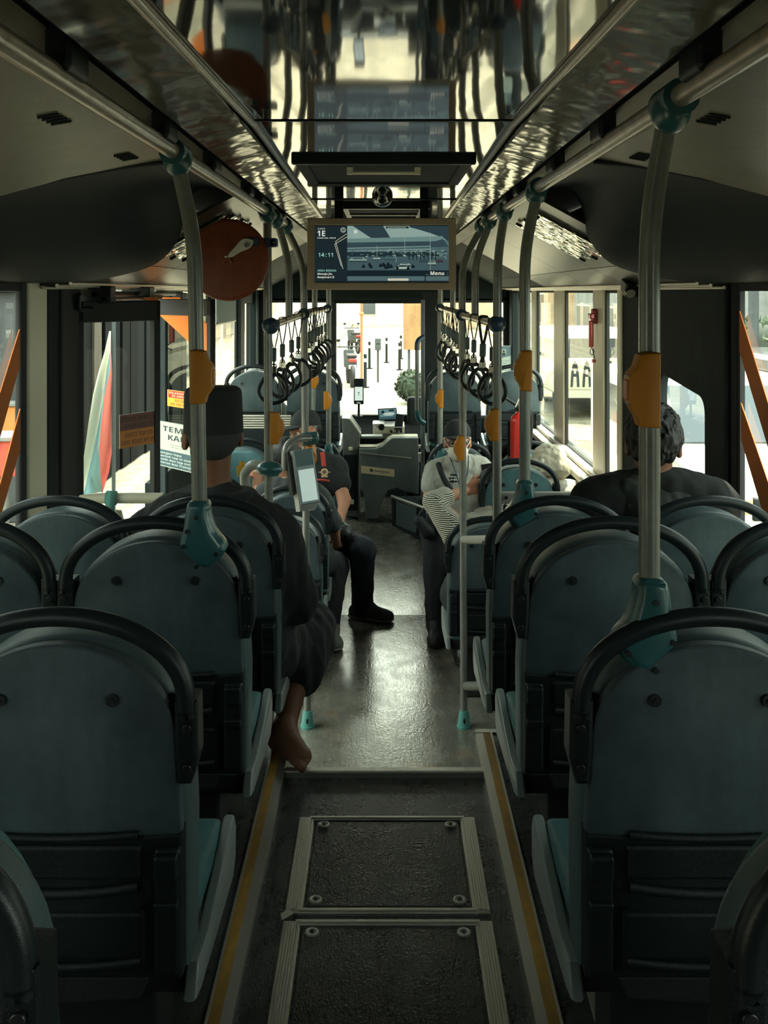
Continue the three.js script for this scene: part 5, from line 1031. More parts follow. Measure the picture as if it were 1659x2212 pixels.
{
  const c = V(-4.4, 0, -9.5), u = thing('umbrella', 'large red and white street umbrella outside the near left window', 'umbrella', V(-5.1, RD + 0.15, -10.6));
  for (let k = 0; k < 8; k++) {
    const a0 = k * Math.PI / 4, a1 = a0 + Math.PI / 4, rows = [];
    for (let i = 0; i <= 6; i++) { const r = 1.25 * i / 6, y = 2.42 - 0.42 * (i / 6) ** 1.7, row = []; for (let j = 0; j <= 4; j++) { const a = a0 + (a1 - a0) * j / 4; row.push(V(r * Math.cos(a), y - 0.03 * Math.sin(j / 4 * Math.PI) * i / 6, r * Math.sin(a))); } rows.push(row); }
    part('panel', [patch(rows, 3)], k % 2 ? M([0.62, 0.06, 0.04], 0.75) : M([0.75, 0.7, 0.56], 0.75), u);
  }
  part('shaft', [rod(V(0, 0, 0), V(0, 2.46, 0), 0.025)], wGrey, u);
  const s = thing('shop_sign', 'white shop sign in a red slatted frame high outside the near left window', 'sign', P(-6, 634, 11)); s.position.x = -4.65;
  part('board', [rbox(0.9, 0.36, 0.06, 0.01, -0.25, 0, 0)], mat.white, s); part('frame', [0, 1, 2, 3, 4].map((i) => rbox(0.1, 0.05, 0.08, 0.01, 0.24, -0.16 + i * 0.08, 0))  , M([0.4, 0.12, 0.07], 0.7), s); part('edge', [rbox(1.1, 0.04, 0.08, 0.01, -0.2, -0.2, 0)], M([0.4, 0.12, 0.07], 0.7), s);
  part('post', [rod(V(0.1, -0.2, -0.02), V(0.1, RD + 0.15 - s.position.y, -0.02), 0.04)], wGrey, s);
  [[14, 905, 'orange', [0.62, 0.22, 0.06]], [12, 985, 'red', [0.45, 0.07, 0.05]]].forEach(([x, y, n, col]) => { const q = thing('street_stall', `small ${n} goods stall panel on the left pavement seen past the orange bands`, 'stall', P(x, y, n === 'red' ? 7.9 : 9.6)); part('board', [rbox(0.5, 0.3, 0.3, 0.02)], M(col, 0.8), q); part('top', [rbox(0.56, 0.04, 0.36, 0.01, 0, 0.17, 0)], wGrey, q); part('leg', [rod(V(0, -0.15, 0), V(0, RD + 0.15 - q.position.y, 0), 0.03)], wGrey, q); });
}
// ---------------------------------------------------------------- people: distance fields meshed with surface nets
function nets(f, lo, hi, cell) {
  const nx = Math.ceil((hi.x - lo.x) / cell) + 1, ny = Math.ceil((hi.y - lo.y) / cell) + 1, nz = Math.ceil((hi.z - lo.z) / cell) + 1;
  const D = new Float32Array(nx * ny * nz), id = new Int32Array(nx * ny * nz).fill(-1), at = (i, j, k) => i + nx * (j + ny * k);
  for (let k = 0; k < nz; k++) for (let j = 0; j < ny; j++) for (let i = 0; i < nx; i++) D[at(i, j, k)] = f(lo.x + i * cell, lo.y + j * cell, lo.z + k * cell);
  const pos = [], idx = [];
  for (let k = 0; k < nz - 1; k++) for (let j = 0; j < ny - 1; j++) for (let i = 0; i < nx - 1; i++) {
    let n = 0, sx = 0, sy = 0, sz = 0, inside = 0;
    const c = [];
    for (let q = 0; q < 8; q++) { const v = D[at(i + (q & 1), j + ((q >> 1) & 1), k + (q >> 2))]; c.push(v); if (v < 0) inside++; }
    if (inside === 0 || inside === 8) continue;
    for (const [a, b] of NET_EDGES) {
      if ((c[a] < 0) === (c[b] < 0)) continue;
      const t = c[a] / (c[a] - c[b]); n++;
      sx += (a & 1) + t * ((b & 1) - (a & 1)); sy += ((a >> 1) & 1) + t * (((b >> 1) & 1) - ((a >> 1) & 1)); sz += (a >> 2) + t * ((b >> 2) - (a >> 2));
    }
    id[at(i, j, k)] = pos.length / 3;
    pos.push(lo.x + (i + sx / n) * cell, lo.y + (j + sy / n) * cell, lo.z + (k + sz / n) * cell);
  }
  const quad = (a, b, c, d, turn) => { if (a < 0 || b < 0 || c < 0 || d < 0) return; if (turn) idx.push(a, c, b, a, d, c); else idx.push(a, b, c, a, c, d); };
  for (let k = 1; k < nz - 1; k++) for (let j = 1; j < ny - 1; j++) for (let i = 1; i < nx - 1; i++) {
    const v = D[at(i, j, k)] < 0;
    if (v !== D[at(i + 1, j, k)] < 0) quad(id[at(i, j - 1, k - 1)], id[at(i, j, k - 1)], id[at(i, j, k)], id[at(i, j - 1, k)], !v);
    if (v !== D[at(i, j + 1, k)] < 0) quad(id[at(i - 1, j, k - 1)], id[at(i - 1, j, k)], id[at(i, j, k)], id[at(i, j, k - 1)], !v);
    if (v !== D[at(i, j, k + 1)] < 0) quad(id[at(i - 1, j - 1, k)], id[at(i, j - 1, k)], id[at(i, j, k)], id[at(i - 1, j, k)], !v);
  }
  const g = new THREE.BufferGeometry();
  g.setAttribute('position', new THREE.Float32BufferAttribute(pos, 3));
  const nor = new Float32Array(pos.length), e = cell * 0.4;
  for (let i = 0; i < pos.length; i += 3) {
    const [x, y, z] = [pos[i], pos[i + 1], pos[i + 2]], a = f(x + e, y, z) - f(x - e, y, z), b = f(x, y + e, z) - f(x, y - e, z), c = f(x, y, z + e) - f(x, y, z - e), l = Math.hypot(a, b, c) || 1;
    nor[i] = a / l; nor[i + 1] = b / l; nor[i + 2] = c / l;
  }
  g.setAttribute('normal', new THREE.BufferAttribute(nor, 3));
  g.setAttribute('uv', new THREE.BufferAttribute(new Float32Array(pos.length / 3 * 2), 2));
  g.setIndex(idx);
  return g;
}
const NET_EDGES = [[0, 1], [2, 3], [4, 5], [6, 7], [0, 2], [1, 3], [4, 6], [5, 7], [0, 4], [1, 5], [2, 6], [3, 7]];
const cap = (a, b, ra, rb = ra, k = 0.03) => ({ t: 0, a, b, ra, rb, k, ab: b.clone().sub(a), l: b.distanceToSquared(a) || 1e-9 });
const ell = (c, rx, ry, rz, R = null, k = 0.03, cut = false) => ({ t: 1, c, r: [rx, ry, rz], q: R ? R.clone().invert() : null, m: Math.min(rx, ry, rz), k, cut });
const tv = new THREE.Vector3();
function dist(p, x, y, z) {
  if (p.t === 0) {
    const { a, ab } = p, dx = x - a.x, dy = y - a.y, dz = z - a.z, h = Math.max(0, Math.min(1, (dx * ab.x + dy * ab.y + dz * ab.z) / p.l));
    return Math.hypot(dx - ab.x * h, dy - ab.y * h, dz - ab.z * h) - (p.ra + (p.rb - p.ra) * h);
  }
  tv.set(x - p.c.x, y - p.c.y, z - p.c.z); if (p.q) tv.applyQuaternion(p.q);
  const k0 = Math.hypot(tv.x / p.r[0], tv.y / p.r[1], tv.z / p.r[2]), k1 = Math.hypot(tv.x / p.r[0] ** 2, tv.y / p.r[1] ** 2, tv.z / p.r[2] ** 2);
  return k1 ? k0 * (k0 - 1) / k1 : -p.m;
}
function field(list, grow = 0, wrinkle = 0, freq = 14) {
  for (const p of list) { const c = p.t ? p.c : p.a.clone().lerp(p.b, 0.5); p.bx = c.x; p.by = c.y; p.bz = c.z; p.br = p.t ? Math.max(...p.r) : Math.sqrt(p.l) / 2 + Math.max(p.ra, p.rb); }
  return (x, y, z) => {
    let d = 1e3;
    for (const p of list) {
      if (d < 900 && !p.cut && Math.hypot(x - p.bx, y - p.by, z - p.bz) - p.br - grow > d + p.k) continue;
      let e = dist(p, x, y, z) - grow;
      if (p.cut) { d = Math.max(d, -e); continue; }
      if (d > 900) { d = e; continue; }
      const k = p.k, h = Math.max(k - Math.abs(d - e), 0) / k;
      d = Math.min(d, e) - h * h * k * 0.25;
    }
    if (wrinkle && d < 0.08) d += wrinkle * (per.noise(x * freq, y * freq * 0.6, z * freq) + 0.6 * per.noise(x * freq * 2.3 + 5, y * freq * 1.2, z * freq * 2.3));
    return d;
  };
}
function blob(list, cell, grow = 0, wrinkle = 0, freq = 14, clip = null) {
  const lo = V(1e3, 1e3, 1e3), hi = V(-1e3, -1e3, -1e3), m = grow + 0.03 + cell * 2;
  for (const p of list) {
    if (p.cut) continue;
    for (const [c, r] of p.t === 0 ? [[p.a, p.ra], [p.b, p.rb]] : [[p.c, Math.max(...p.r)]]) { lo.min(V(c.x - r - m, c.y - r - m, c.z - r - m)); hi.max(V(c.x + r + m, c.y + r + m, c.z + r + m)); }
  }
  const f = field(list, grow, wrinkle, freq);
  return nets(clip ? (x, y, z) => Math.max(f(x, y, z), clip(x, y, z)) : f, lo, hi, cell);
}
// a frame whose z is the way the face looks
const look = (yaw, pitch = 0, roll = 0) => new THREE.Quaternion().setFromEuler(new THREE.Euler(pitch, yaw, roll, 'YXZ'));
function headPrims(c, q, s = 1) {
  const L = (x, y, z) => V(x * s, y * s, z * s).applyQuaternion(q).add(c), E = (x, y, z, a, b, d, k = 0.02) => ell(L(x, y, z), a * s, b * s, d * s, q, k * s);
  return [
    E(0, 0.032, -0.015, 0.075, 0.09, 0.094), E(0, -0.03, 0.03, 0.06, 0.085, 0.06, 0.03), E(0, -0.085, 0.038, 0.046, 0.034, 0.044, 0.025), E(0, -0.108, 0.062, 0.02, 0.016, 0.018, 0.02),
    cap(L(0, 0.012, 0.088), L(0, -0.034, 0.11), 0.008 * s, 0.0125 * s, 0.012 * s), E(-0.013, -0.04, 0.096, 0.01, 0.008, 0.011, 0.008), E(0.013, -0.04, 0.096, 0.01, 0.008, 0.011, 0.008),
    cap(L(-0.042, 0.024, 0.072), L(-0.012, 0.02, 0.089), 0.011 * s, 0.01 * s, 0.014 * s), cap(L(0.042, 0.024, 0.072), L(0.012, 0.02, 0.089), 0.011 * s, 0.01 * s, 0.014 * s),
    E(-0.04, -0.03, 0.065, 0.022, 0.022, 0.022, 0.02), E(0.04, -0.03, 0.065, 0.022, 0.022, 0.022, 0.02),
    cap(L(-0.02, -0.066, 0.089), L(0.02, -0.066, 0.089), 0.0075 * s, 0.0075 * s, 0.006 * s), cap(L(-0.016, -0.077, 0.087), L(0.016, -0.077, 0.087), 0.008 * s, 0.008 * s, 0.005 * s),
    { ...E(-0.031, 0.003, 0.096, 0.017, 0.011, 0.013, 0.008), cut: true }, { ...E(0.031, 0.003, 0.096, 0.017, 0.011, 0.013, 0.008), cut: true },
    E(-0.078, -0.01, -0.008, 0.011, 0.034, 0.022, 0.01), E(0.078, -0.01, -0.008, 0.011, 0.034, 0.022, 0.01), E(-0.08, -0.034, 0.0, 0.009, 0.012, 0.011, 0.008), E(0.08, -0.034, 0.0, 0.009, 0.012, 0.011, 0.008),
  ];
}
function eyes(t, c, q, s = 1) {
  for (const k of [-1, 1]) {
    const L = (x, y, z) => V(x * s, y * s, z * s).applyQuaternion(q).add(c), e = part('eye', [ball(0.0125 * s, ...L(k * 0.031, 0.003, 0.079), 1, 1, 1, 14)], M([0.62, 0.58, 0.5], 0.2), t);
    part('iris', [ball(0.006 * s, ...L(k * 0.031, 0.003, 0.0885), 1, 1, 1, 10)], mat.bolt, e);
  }
}
// a hand: dir to the fingertips, nrm the way the palm looks, thumb on the side of `side`
function handPrims(w, dir, nrm, thumb, curl = [0.5, 0.55, 0.6, 0.65], s = 1) {
  dir = dir.clone().normalize(); nrm = nrm.clone().sub(dir.clone().multiplyScalar(nrm.dot(dir))).normalize();
  const side = dir.clone().cross(nrm).normalize().multiplyScalar(thumb), out = [], at = (a, b, c) => w.clone().addScaledVector(dir, a * s).addScaledVector(side, b * s).addScaledVector(nrm, c * s);
  [0.03, 0.01, -0.01, -0.029].forEach((o, i) => {
    const len = [0.94, 1.05, 1, 0.8][i], base = at(0.09 - Math.abs(o - 0.006) * 0.25, o, 0.0);
    out.push(cap(at(0, o * 0.55, 0), base, 0.0145 * s, 0.0115 * s, 0.012 * s));
    let p = base, ang = 0;
    [0.044, 0.027, 0.021].forEach((l, j) => {
      ang += curl[i] * (j ? 1.05 : 0.7);
      const n = p.clone().addScaledVector(dir, Math.cos(ang) * l * len * s).addScaledVector(nrm, Math.sin(ang) * l * len * s).addScaledVector(side, o * 0.12 * s);
      out.push(cap(p, n, (0.0095 - j * 0.0011) * s, (0.0088 - j * 0.0012) * s, 0.004 * s)); p = n;
    });
  });
  const t0 = at(0.022, 0.022, 0.004), t1 = at(0.055, 0.05, 0.014), t2 = at(0.085, 0.056, 0.024), t3 = at(0.108, 0.052, 0.03);
  out.push(cap(t0, t1, 0.015 * s, 0.012 * s, 0.014 * s), cap(t1, t2, 0.0115 * s, 0.01 * s, 0.004 * s), cap(t2, t3, 0.0098 * s, 0.008 * s, 0.004 * s));
  return out;
}
function shoe(t, ankle, toeDir, m, sole, s = 1) {               // toeDir level
  const d = toeDir.clone().setY(0).normalize(), at = (a, y, o = 0) => V(ankle.x + d.x * a * s - d.z * o * s, y, ankle.z + d.z * a * s + d.x * o * s), y0 = ankle.y;
  const q = new THREE.Quaternion().setFromUnitVectors(V(0, 0, 1), d);
  const u = part('shoe', [blob([cap(at(-0.03, y0 - 0.03), at(-0.045, y0 - 0.055), 0.042 * s, 0.044 * s), cap(at(0.0, y0 + 0.01), at(0.02, y0 - 0.02), 0.046 * s, 0.05 * s), cap(at(0.02, y0 - 0.03), at(0.1, y0 - 0.062), 0.05 * s, 0.042 * s), ell(at(0.14, y0 - 0.068), 0.052 * s, 0.038 * s, 0.06 * s, q)], 0.009, 0, 0.002, 30, (x, y) => (y0 - 0.092 - y))], m, t);
  part('sole', [blob([ell(at(-0.035, y0 - 0.085), 0.045 * s, 0.022, 0.06 * s, q), ell(at(0.05, y0 - 0.085), 0.046 * s, 0.022, 0.09 * s, q), ell(at(0.13, y0 - 0.082), 0.055 * s, 0.022, 0.075 * s, q)], 0.009, 0, 0, 1, (x, y) => Math.max(y0 - 0.104 - y, y - y0 + 0.078))], sole, u);
  const laces = []; for (let i = 0; i < 4; i++) laces.push(tube([at(0.03 + i * 0.022, y0 - 0.0 - i * 0.012, -0.03), at(0.035 + i * 0.022, y0 + 0.022 - i * 0.014, 0), at(0.04 + i * 0.022, y0 - i * 0.012, 0.03)], 0.0035, 10, 6));
  tag(part('laces', laces, mat.bolt, u), null, null, null, 'stuff');
}
const skinM = (r, g, b) => M([r, g, b], 0.55, 0, { ...grain(5, 0.0003), specularIntensity: 0.6 });
const cloth = (r, g, b, more = {}) => M([r, g, b], 0.9, 0, { sheen: 0.12, sheenColor: C(0.4, 0.42, 0.4), sheenRoughness: 0.6, bumpMap: rep(weaveT, 10), bumpScale: 0.0005, ...more });
// joints -> lists for torso, arms and legs; J holds points: hip, chest, neck, sh[2], el[2], wr[2], hj[2], kn[2], an[2]
function limbs(J, w = 1) {
  const waist = J.hip.clone().lerp(J.chest, 0.45);
  return {
    torso: [cap(J.hip.clone().lerp(J.hj[0], 0.5), J.hip.clone().lerp(J.hj[1], 0.5), 0.125 * w, 0.125 * w, 0.06), cap(J.hip, waist, 0.13 * w, 0.125 * w, 0.08), cap(waist, J.chest, 0.13 * w, 0.135 * w, 0.08), cap(J.chest.clone().lerp(J.sh[0], 0.45), J.chest.clone().lerp(J.sh[1], 0.45), 0.125 * w, 0.125 * w, 0.08),
      cap(J.sh[0], J.neck, 0.06 * w, 0.05 * w, 0.06), cap(J.sh[1], J.neck, 0.06 * w, 0.05 * w, 0.06)],
    upper: [0, 1].map((i) => cap(J.sh[i], J.el[i], 0.06 * w, 0.046 * w, 0.05)),
    fore: [0, 1].map((i) => cap(J.el[i], J.wr[i], 0.043 * w, 0.028 * w, 0.03)),
    thigh: [0, 1].map((i) => cap(J.hj[i], J.kn[i], 0.092 * w, 0.064 * w, 0.06)),
    shin: [0, 1].map((i) => cap(J.kn[i], J.an[i], 0.06 * w, 0.038 * w, 0.04)),
    neck: [cap(J.neck.clone().add(V(0, -0.03, 0)), J.head.clone().lerp(J.neck, 0.25), 0.056, 0.052, 0.03)],
  };
}
function body(t, J, q, skin, hands = [], extra = [], hs = 1) {
  const L = limbs(J), geo = [blob([...L.torso, ...L.upper, ...L.fore, ...L.thigh, ...L.shin, ...L.neck, ...extra], 0.021), blob([...headPrims(J.head, q, hs), ...L.neck], 0.005)];
  for (const h of hands) geo.push(blob(h, 0.0035));
  part('body', geo, skin, t, 'bare skin');
  return L;
}
const mirrorFree = [];

// 1. man in the black cap and jacket, seen from behind
{
  const t = thing('person', 'man seen from behind in a black jacket and flat black cap, one bare foot out', 'person');
  const d = 3.12, J = {
    head: P(459, 934, d), neck: P(466, 1078, d), chest: V(-0.56, 1.28, -3.16), hip: V(-0.56, 0.99, -3.14), sh: [P(335, 1158, 3.15), P(586, 1166, 3.15)], el: [V(-0.86, 1.14, -3.3), P(630, 1290, 3.24)], wr: [V(-0.78, 1.07, -3.55), V(-0.4, 1.06, -3.5)],
    hj: [V(-0.67, 0.97, -3.2), V(-0.44, 0.97, -3.2)], kn: [V(-0.72, 0.98, -3.62), V(-0.29, 0.92, -3.52)], an: [V(-0.72, 0.5, -3.62), P(612, 1586, 3.14)],
  };
  const q = look(Math.PI + 0.35, 0.05), skin = skinM(0.19, 0.085, 0.048), hs = 1.16;
  const toe = V(0.62, 0, 0.78).normalize(), an = J.an[1], fl = DECK + 0.006;
  const F2 = (a, y, o = 0) => V(an.x + toe.x * a - toe.z * o, fl + y, an.z + toe.z * a + toe.x * o);
  const foot = [cap(an, F2(-0.03, 0.035), 0.036, 0.034), cap(an, F2(0.05, 0.04), 0.036, 0.034), cap(F2(0.03, 0.04), F2(0.1, 0.024, 0.01), 0.034, 0.026), cap(F2(-0.03, 0.03), F2(0.1, 0.022, -0.018), 0.03, 0.024)];
  [0.022, 0.008, -0.005, -0.017, -0.028].forEach((o, i) => foot.push(cap(F2(0.1 - i * 0.004, 0.018, o), F2(0.152 - i * 0.011, 0.012, o * 1.15), i ? 0.011 : 0.015, i ? 0.0095 : 0.013, 0.006)));
  const L = body(t, J, q, skin, [handPrims(J.wr[0], V(0.5, -0.1, -0.8), V(0, -1, 0), 1), handPrims(J.wr[1], V(-0.5, -0.1, -0.8), V(0, -1, 0), -1), foot.concat([cap(J.kn[1], an, 0.055, 0.037)])], [], hs);
  const coat = cloth(0.013, 0.016, 0.017), cut = V(0, 1, 0);
  part('jacket', [blob([...L.torso, cap(J.hip.clone().add(V(0, -0.03, 0.0)), J.chest, 0.15, 0.15, 0.09), ...[0, 1].map((i) => cap(J.sh[i], J.el[i], 0.075, 0.07, 0.08)), ...[0, 1].map((i) => cap(J.el[i], J.wr[i], 0.066, 0.048, 0.05)), cap(J.sh[0].clone().lerp(J.neck, 0.5), J.sh[1].clone().lerp(J.neck, 0.5), 0.07, 0.07, 0.06)], 0.011, 0.018, 0.011, 11)], coat, t);
  part('collar', [blob([cap(J.neck.clone().add(V(-0.07, 0.01, 0.02)), J.neck.clone().add(V(0.07, 0.01, 0.02)), 0.055, 0.055, 0.04), cap(J.neck.clone().add(V(-0.09, -0.02, -0.05)), J.neck.clone().add(V(0.09, -0.02, -0.05)), 0.05)], 0.009, 0.004, 0.004, 20, (x, y) => y - J.neck.y - 0.035)], coat, t);
  part('seam', [tube([V(-0.72, 1.46, -3.07), V(-0.66, 1.38, -2.99), V(-0.56, 1.36, -2.975), V(-0.46, 1.37, -2.99), V(-0.4, 1.45, -3.07)], 0.004, 30, 6)], mat.bolt, t);
  part('shorts', [blob([cap(J.hj[1], J.kn[1].clone().lerp(J.an[1], 0.1), 0.115, 0.095, 0.06), cap(J.kn[1], J.kn[1].clone().lerp(J.an[1], 0.42), 0.098, 0.09, 0.06), cap(J.hj[0], J.kn[0], 0.115, 0.095, 0.06), cap(J.kn[0], J.kn[0].clone().lerp(J.an[0], 0.4), 0.095, 0.088, 0.06), cap(J.hj[0], J.hj[1], 0.13, 0.13, 0.05)], 0.011, 0.006, 0.012, 13)], cloth(0.02, 0.024, 0.025), t);
  const H = (x, y, z) => V(x * hs, y * hs, z * hs).applyQuaternion(q).add(J.head);
  part('hair', [blob([ell(H(0, 0.02, -0.022), 0.079 * hs, 0.098 * hs, 0.094 * hs, q)], 0.007, 0.002, 0.0015, 60, (x, y, z) => { const p = tv.set(x, y, z).sub(J.head).applyQuaternion(q.clone().invert()); return Math.max(p.z - 0.03, -0.075 * hs - p.y); })], M([0.035, 0.035, 0.033], 0.9), t, 'close-cropped greying hair');
  const brim = []; const capPts = [[0, 0.1], [0.066, 0.1], [0.078, 0.094], [0.082, 0.085], [0.085, -0.0], [0.086, -0.008], [0.08, -0.008], [0.078, 0.08], [0, 0.088]].map(([x, y]) => new THREE.Vector2(x * hs, y * hs * 1.22));
  const cg = new THREE.LatheGeometry(capPts, 48).scale(1, 1, 1.22).applyQuaternion(q).translate(...H(0, 0.012, -0.016));
  part('cap', [toCreasedNormals(cg, 0.6)], cloth(0.012, 0.014, 0.015), t, 'flat-topped black cap');
  eyes(t, J.head, q, hs);
  tag(part('face_mask', [blob([ell(H(0, -0.06, 0.07), 0.055 * hs, 0.05 * hs, 0.04 * hs, q)], 0.007)], mat.bolt, t), null);
  tag(part('lanyard_tag', [T(ext([[-0.012, 0.014], [0.014, 0.018], [-0.01, -0.024]], 0.01, 0.003), ...P(519, 1016, 2.98)), rbox(0.016, 0.02, 0.012, 0.005, ...P(523, 1003, 2.985))], M([0.6, 0.3, 0.02], 0.5)), 'small yellow and black tag hanging beside the neck of the man in the black cap', 'tag');
}
// 2. hooded passenger by the right window
{
  const t = thing('person', 'passenger in a black hooded jacket by the small right window, seen from behind', 'person');
  const J = { head: P(1411, 956, 3.22), neck: P(1415, 1062, 3.22), chest: V(0.94, 1.28, -3.24), hip: V(0.98, 0.98, -3.2), sh: [V(0.75, 1.45, -3.24), V(1.12, 1.46, -3.2)], el: [V(0.7, 1.2, -3.36), V(1.17, 1.22, -3.3)], wr: [V(0.82, 1.08, -3.56), V(1.06, 1.08, -3.56)], hj: [V(0.88, 0.96, -3.25), V(1.08, 0.96, -3.25)], kn: [V(0.88, 1.0, -3.64), V(1.08, 1.0, -3.64)], an: [V(0.88, 0.56, -3.66), V(1.08, 0.56, -3.66)] };
  const q = look(Math.PI - 0.25, 0.12), hs = 1.08, skin = skinM(0.22, 0.1, 0.06);
  const L = body(t, J, q, skin, [handPrims(J.wr[0], V(0.5, -0.1, -0.8), V(0, -1, 0), 1), handPrims(J.wr[1], V(-0.5, -0.1, -0.8), V(0, -1, 0), -1)], [], hs);
  part('jacket', [blob([...L.torso, cap(J.hip, J.chest, 0.15, 0.155, 0.09), ...[0, 1].map((i) => cap(J.sh[i], J.el[i], 0.075, 0.07, 0.08)), ...[0, 1].map((i) => cap(J.el[i], J.wr[i], 0.064, 0.046, 0.05)), cap(J.sh[0].clone().lerp(J.neck, 0.5), J.sh[1].clone().lerp(J.neck, 0.5), 0.075, 0.075, 0.06)], 0.011, 0.016, 0.01, 11)], cloth(0.011, 0.013, 0.013), t);
  part('hood', [blob([cap(J.neck.clone().add(V(-0.08, 0.0, 0.03)), J.neck.clone().add(V(0.09, -0.005, 0.03)), 0.062, 0.058, 0.05), cap(J.neck.clone().add(V(-0.1, -0.01, -0.04)), J.neck.clone().add(V(-0.06, -0.06, 0.08)), 0.05, 0.055, 0.05), cap(J.neck.clone().add(V(0.1, -0.01, -0.04)), J.neck.clone().add(V(0.07, -0.06, 0.08)), 0.05, 0.055, 0.05), cap(J.neck.clone().add(V(-0.05, -0.09, 0.1)), J.neck.clone().add(V(0.07, -0.085, 0.1)), 0.055, 0.055, 0.06)], 0.009, 0.006, 0.01, 16)], cloth(0.03, 0.034, 0.032), t, 'dark grey hood lying on the shoulders');
  part('shoulder_patch', [blob([cap(J.sh[1].clone().add(V(-0.03, 0.0, 0)), J.el[1].clone().lerp(J.sh[1], 0.3), 0.077, 0.077, 0.05)], 0.011, 0.022, 0.008, 12)], cloth(0.07, 0.05, 0.035), t, 'brown sleeve');
  part('trousers', [blob([...L.thigh, ...L.shin], 0.013, 0.016, 0.008, 12)], cloth(0.02, 0.022, 0.024), t);
  const inv = q.clone().invert();
  const hair = [ell(V(0, 0.028, -0.022).multiplyScalar(hs).applyQuaternion(q).add(J.head), 0.086 * hs, 0.1 * hs, 0.1 * hs, q)];
  part('hair', [blob(hair, 0.006, 0.004, 0.012, 38, (x, y, z) => { const p = tv.set(x, y, z).sub(J.head).applyQuaternion(inv); return Math.max(Math.min(p.z - 0.055, -(p.y - 0.055)), -0.085 * hs - p.y); })], M([0.012, 0.013, 0.013], 0.55, 0, { bumpMap: rep(grainT, 8), bumpScale: 0.001 }), t, 'short black hair');
  eyes(t, J.head, q, hs);
}
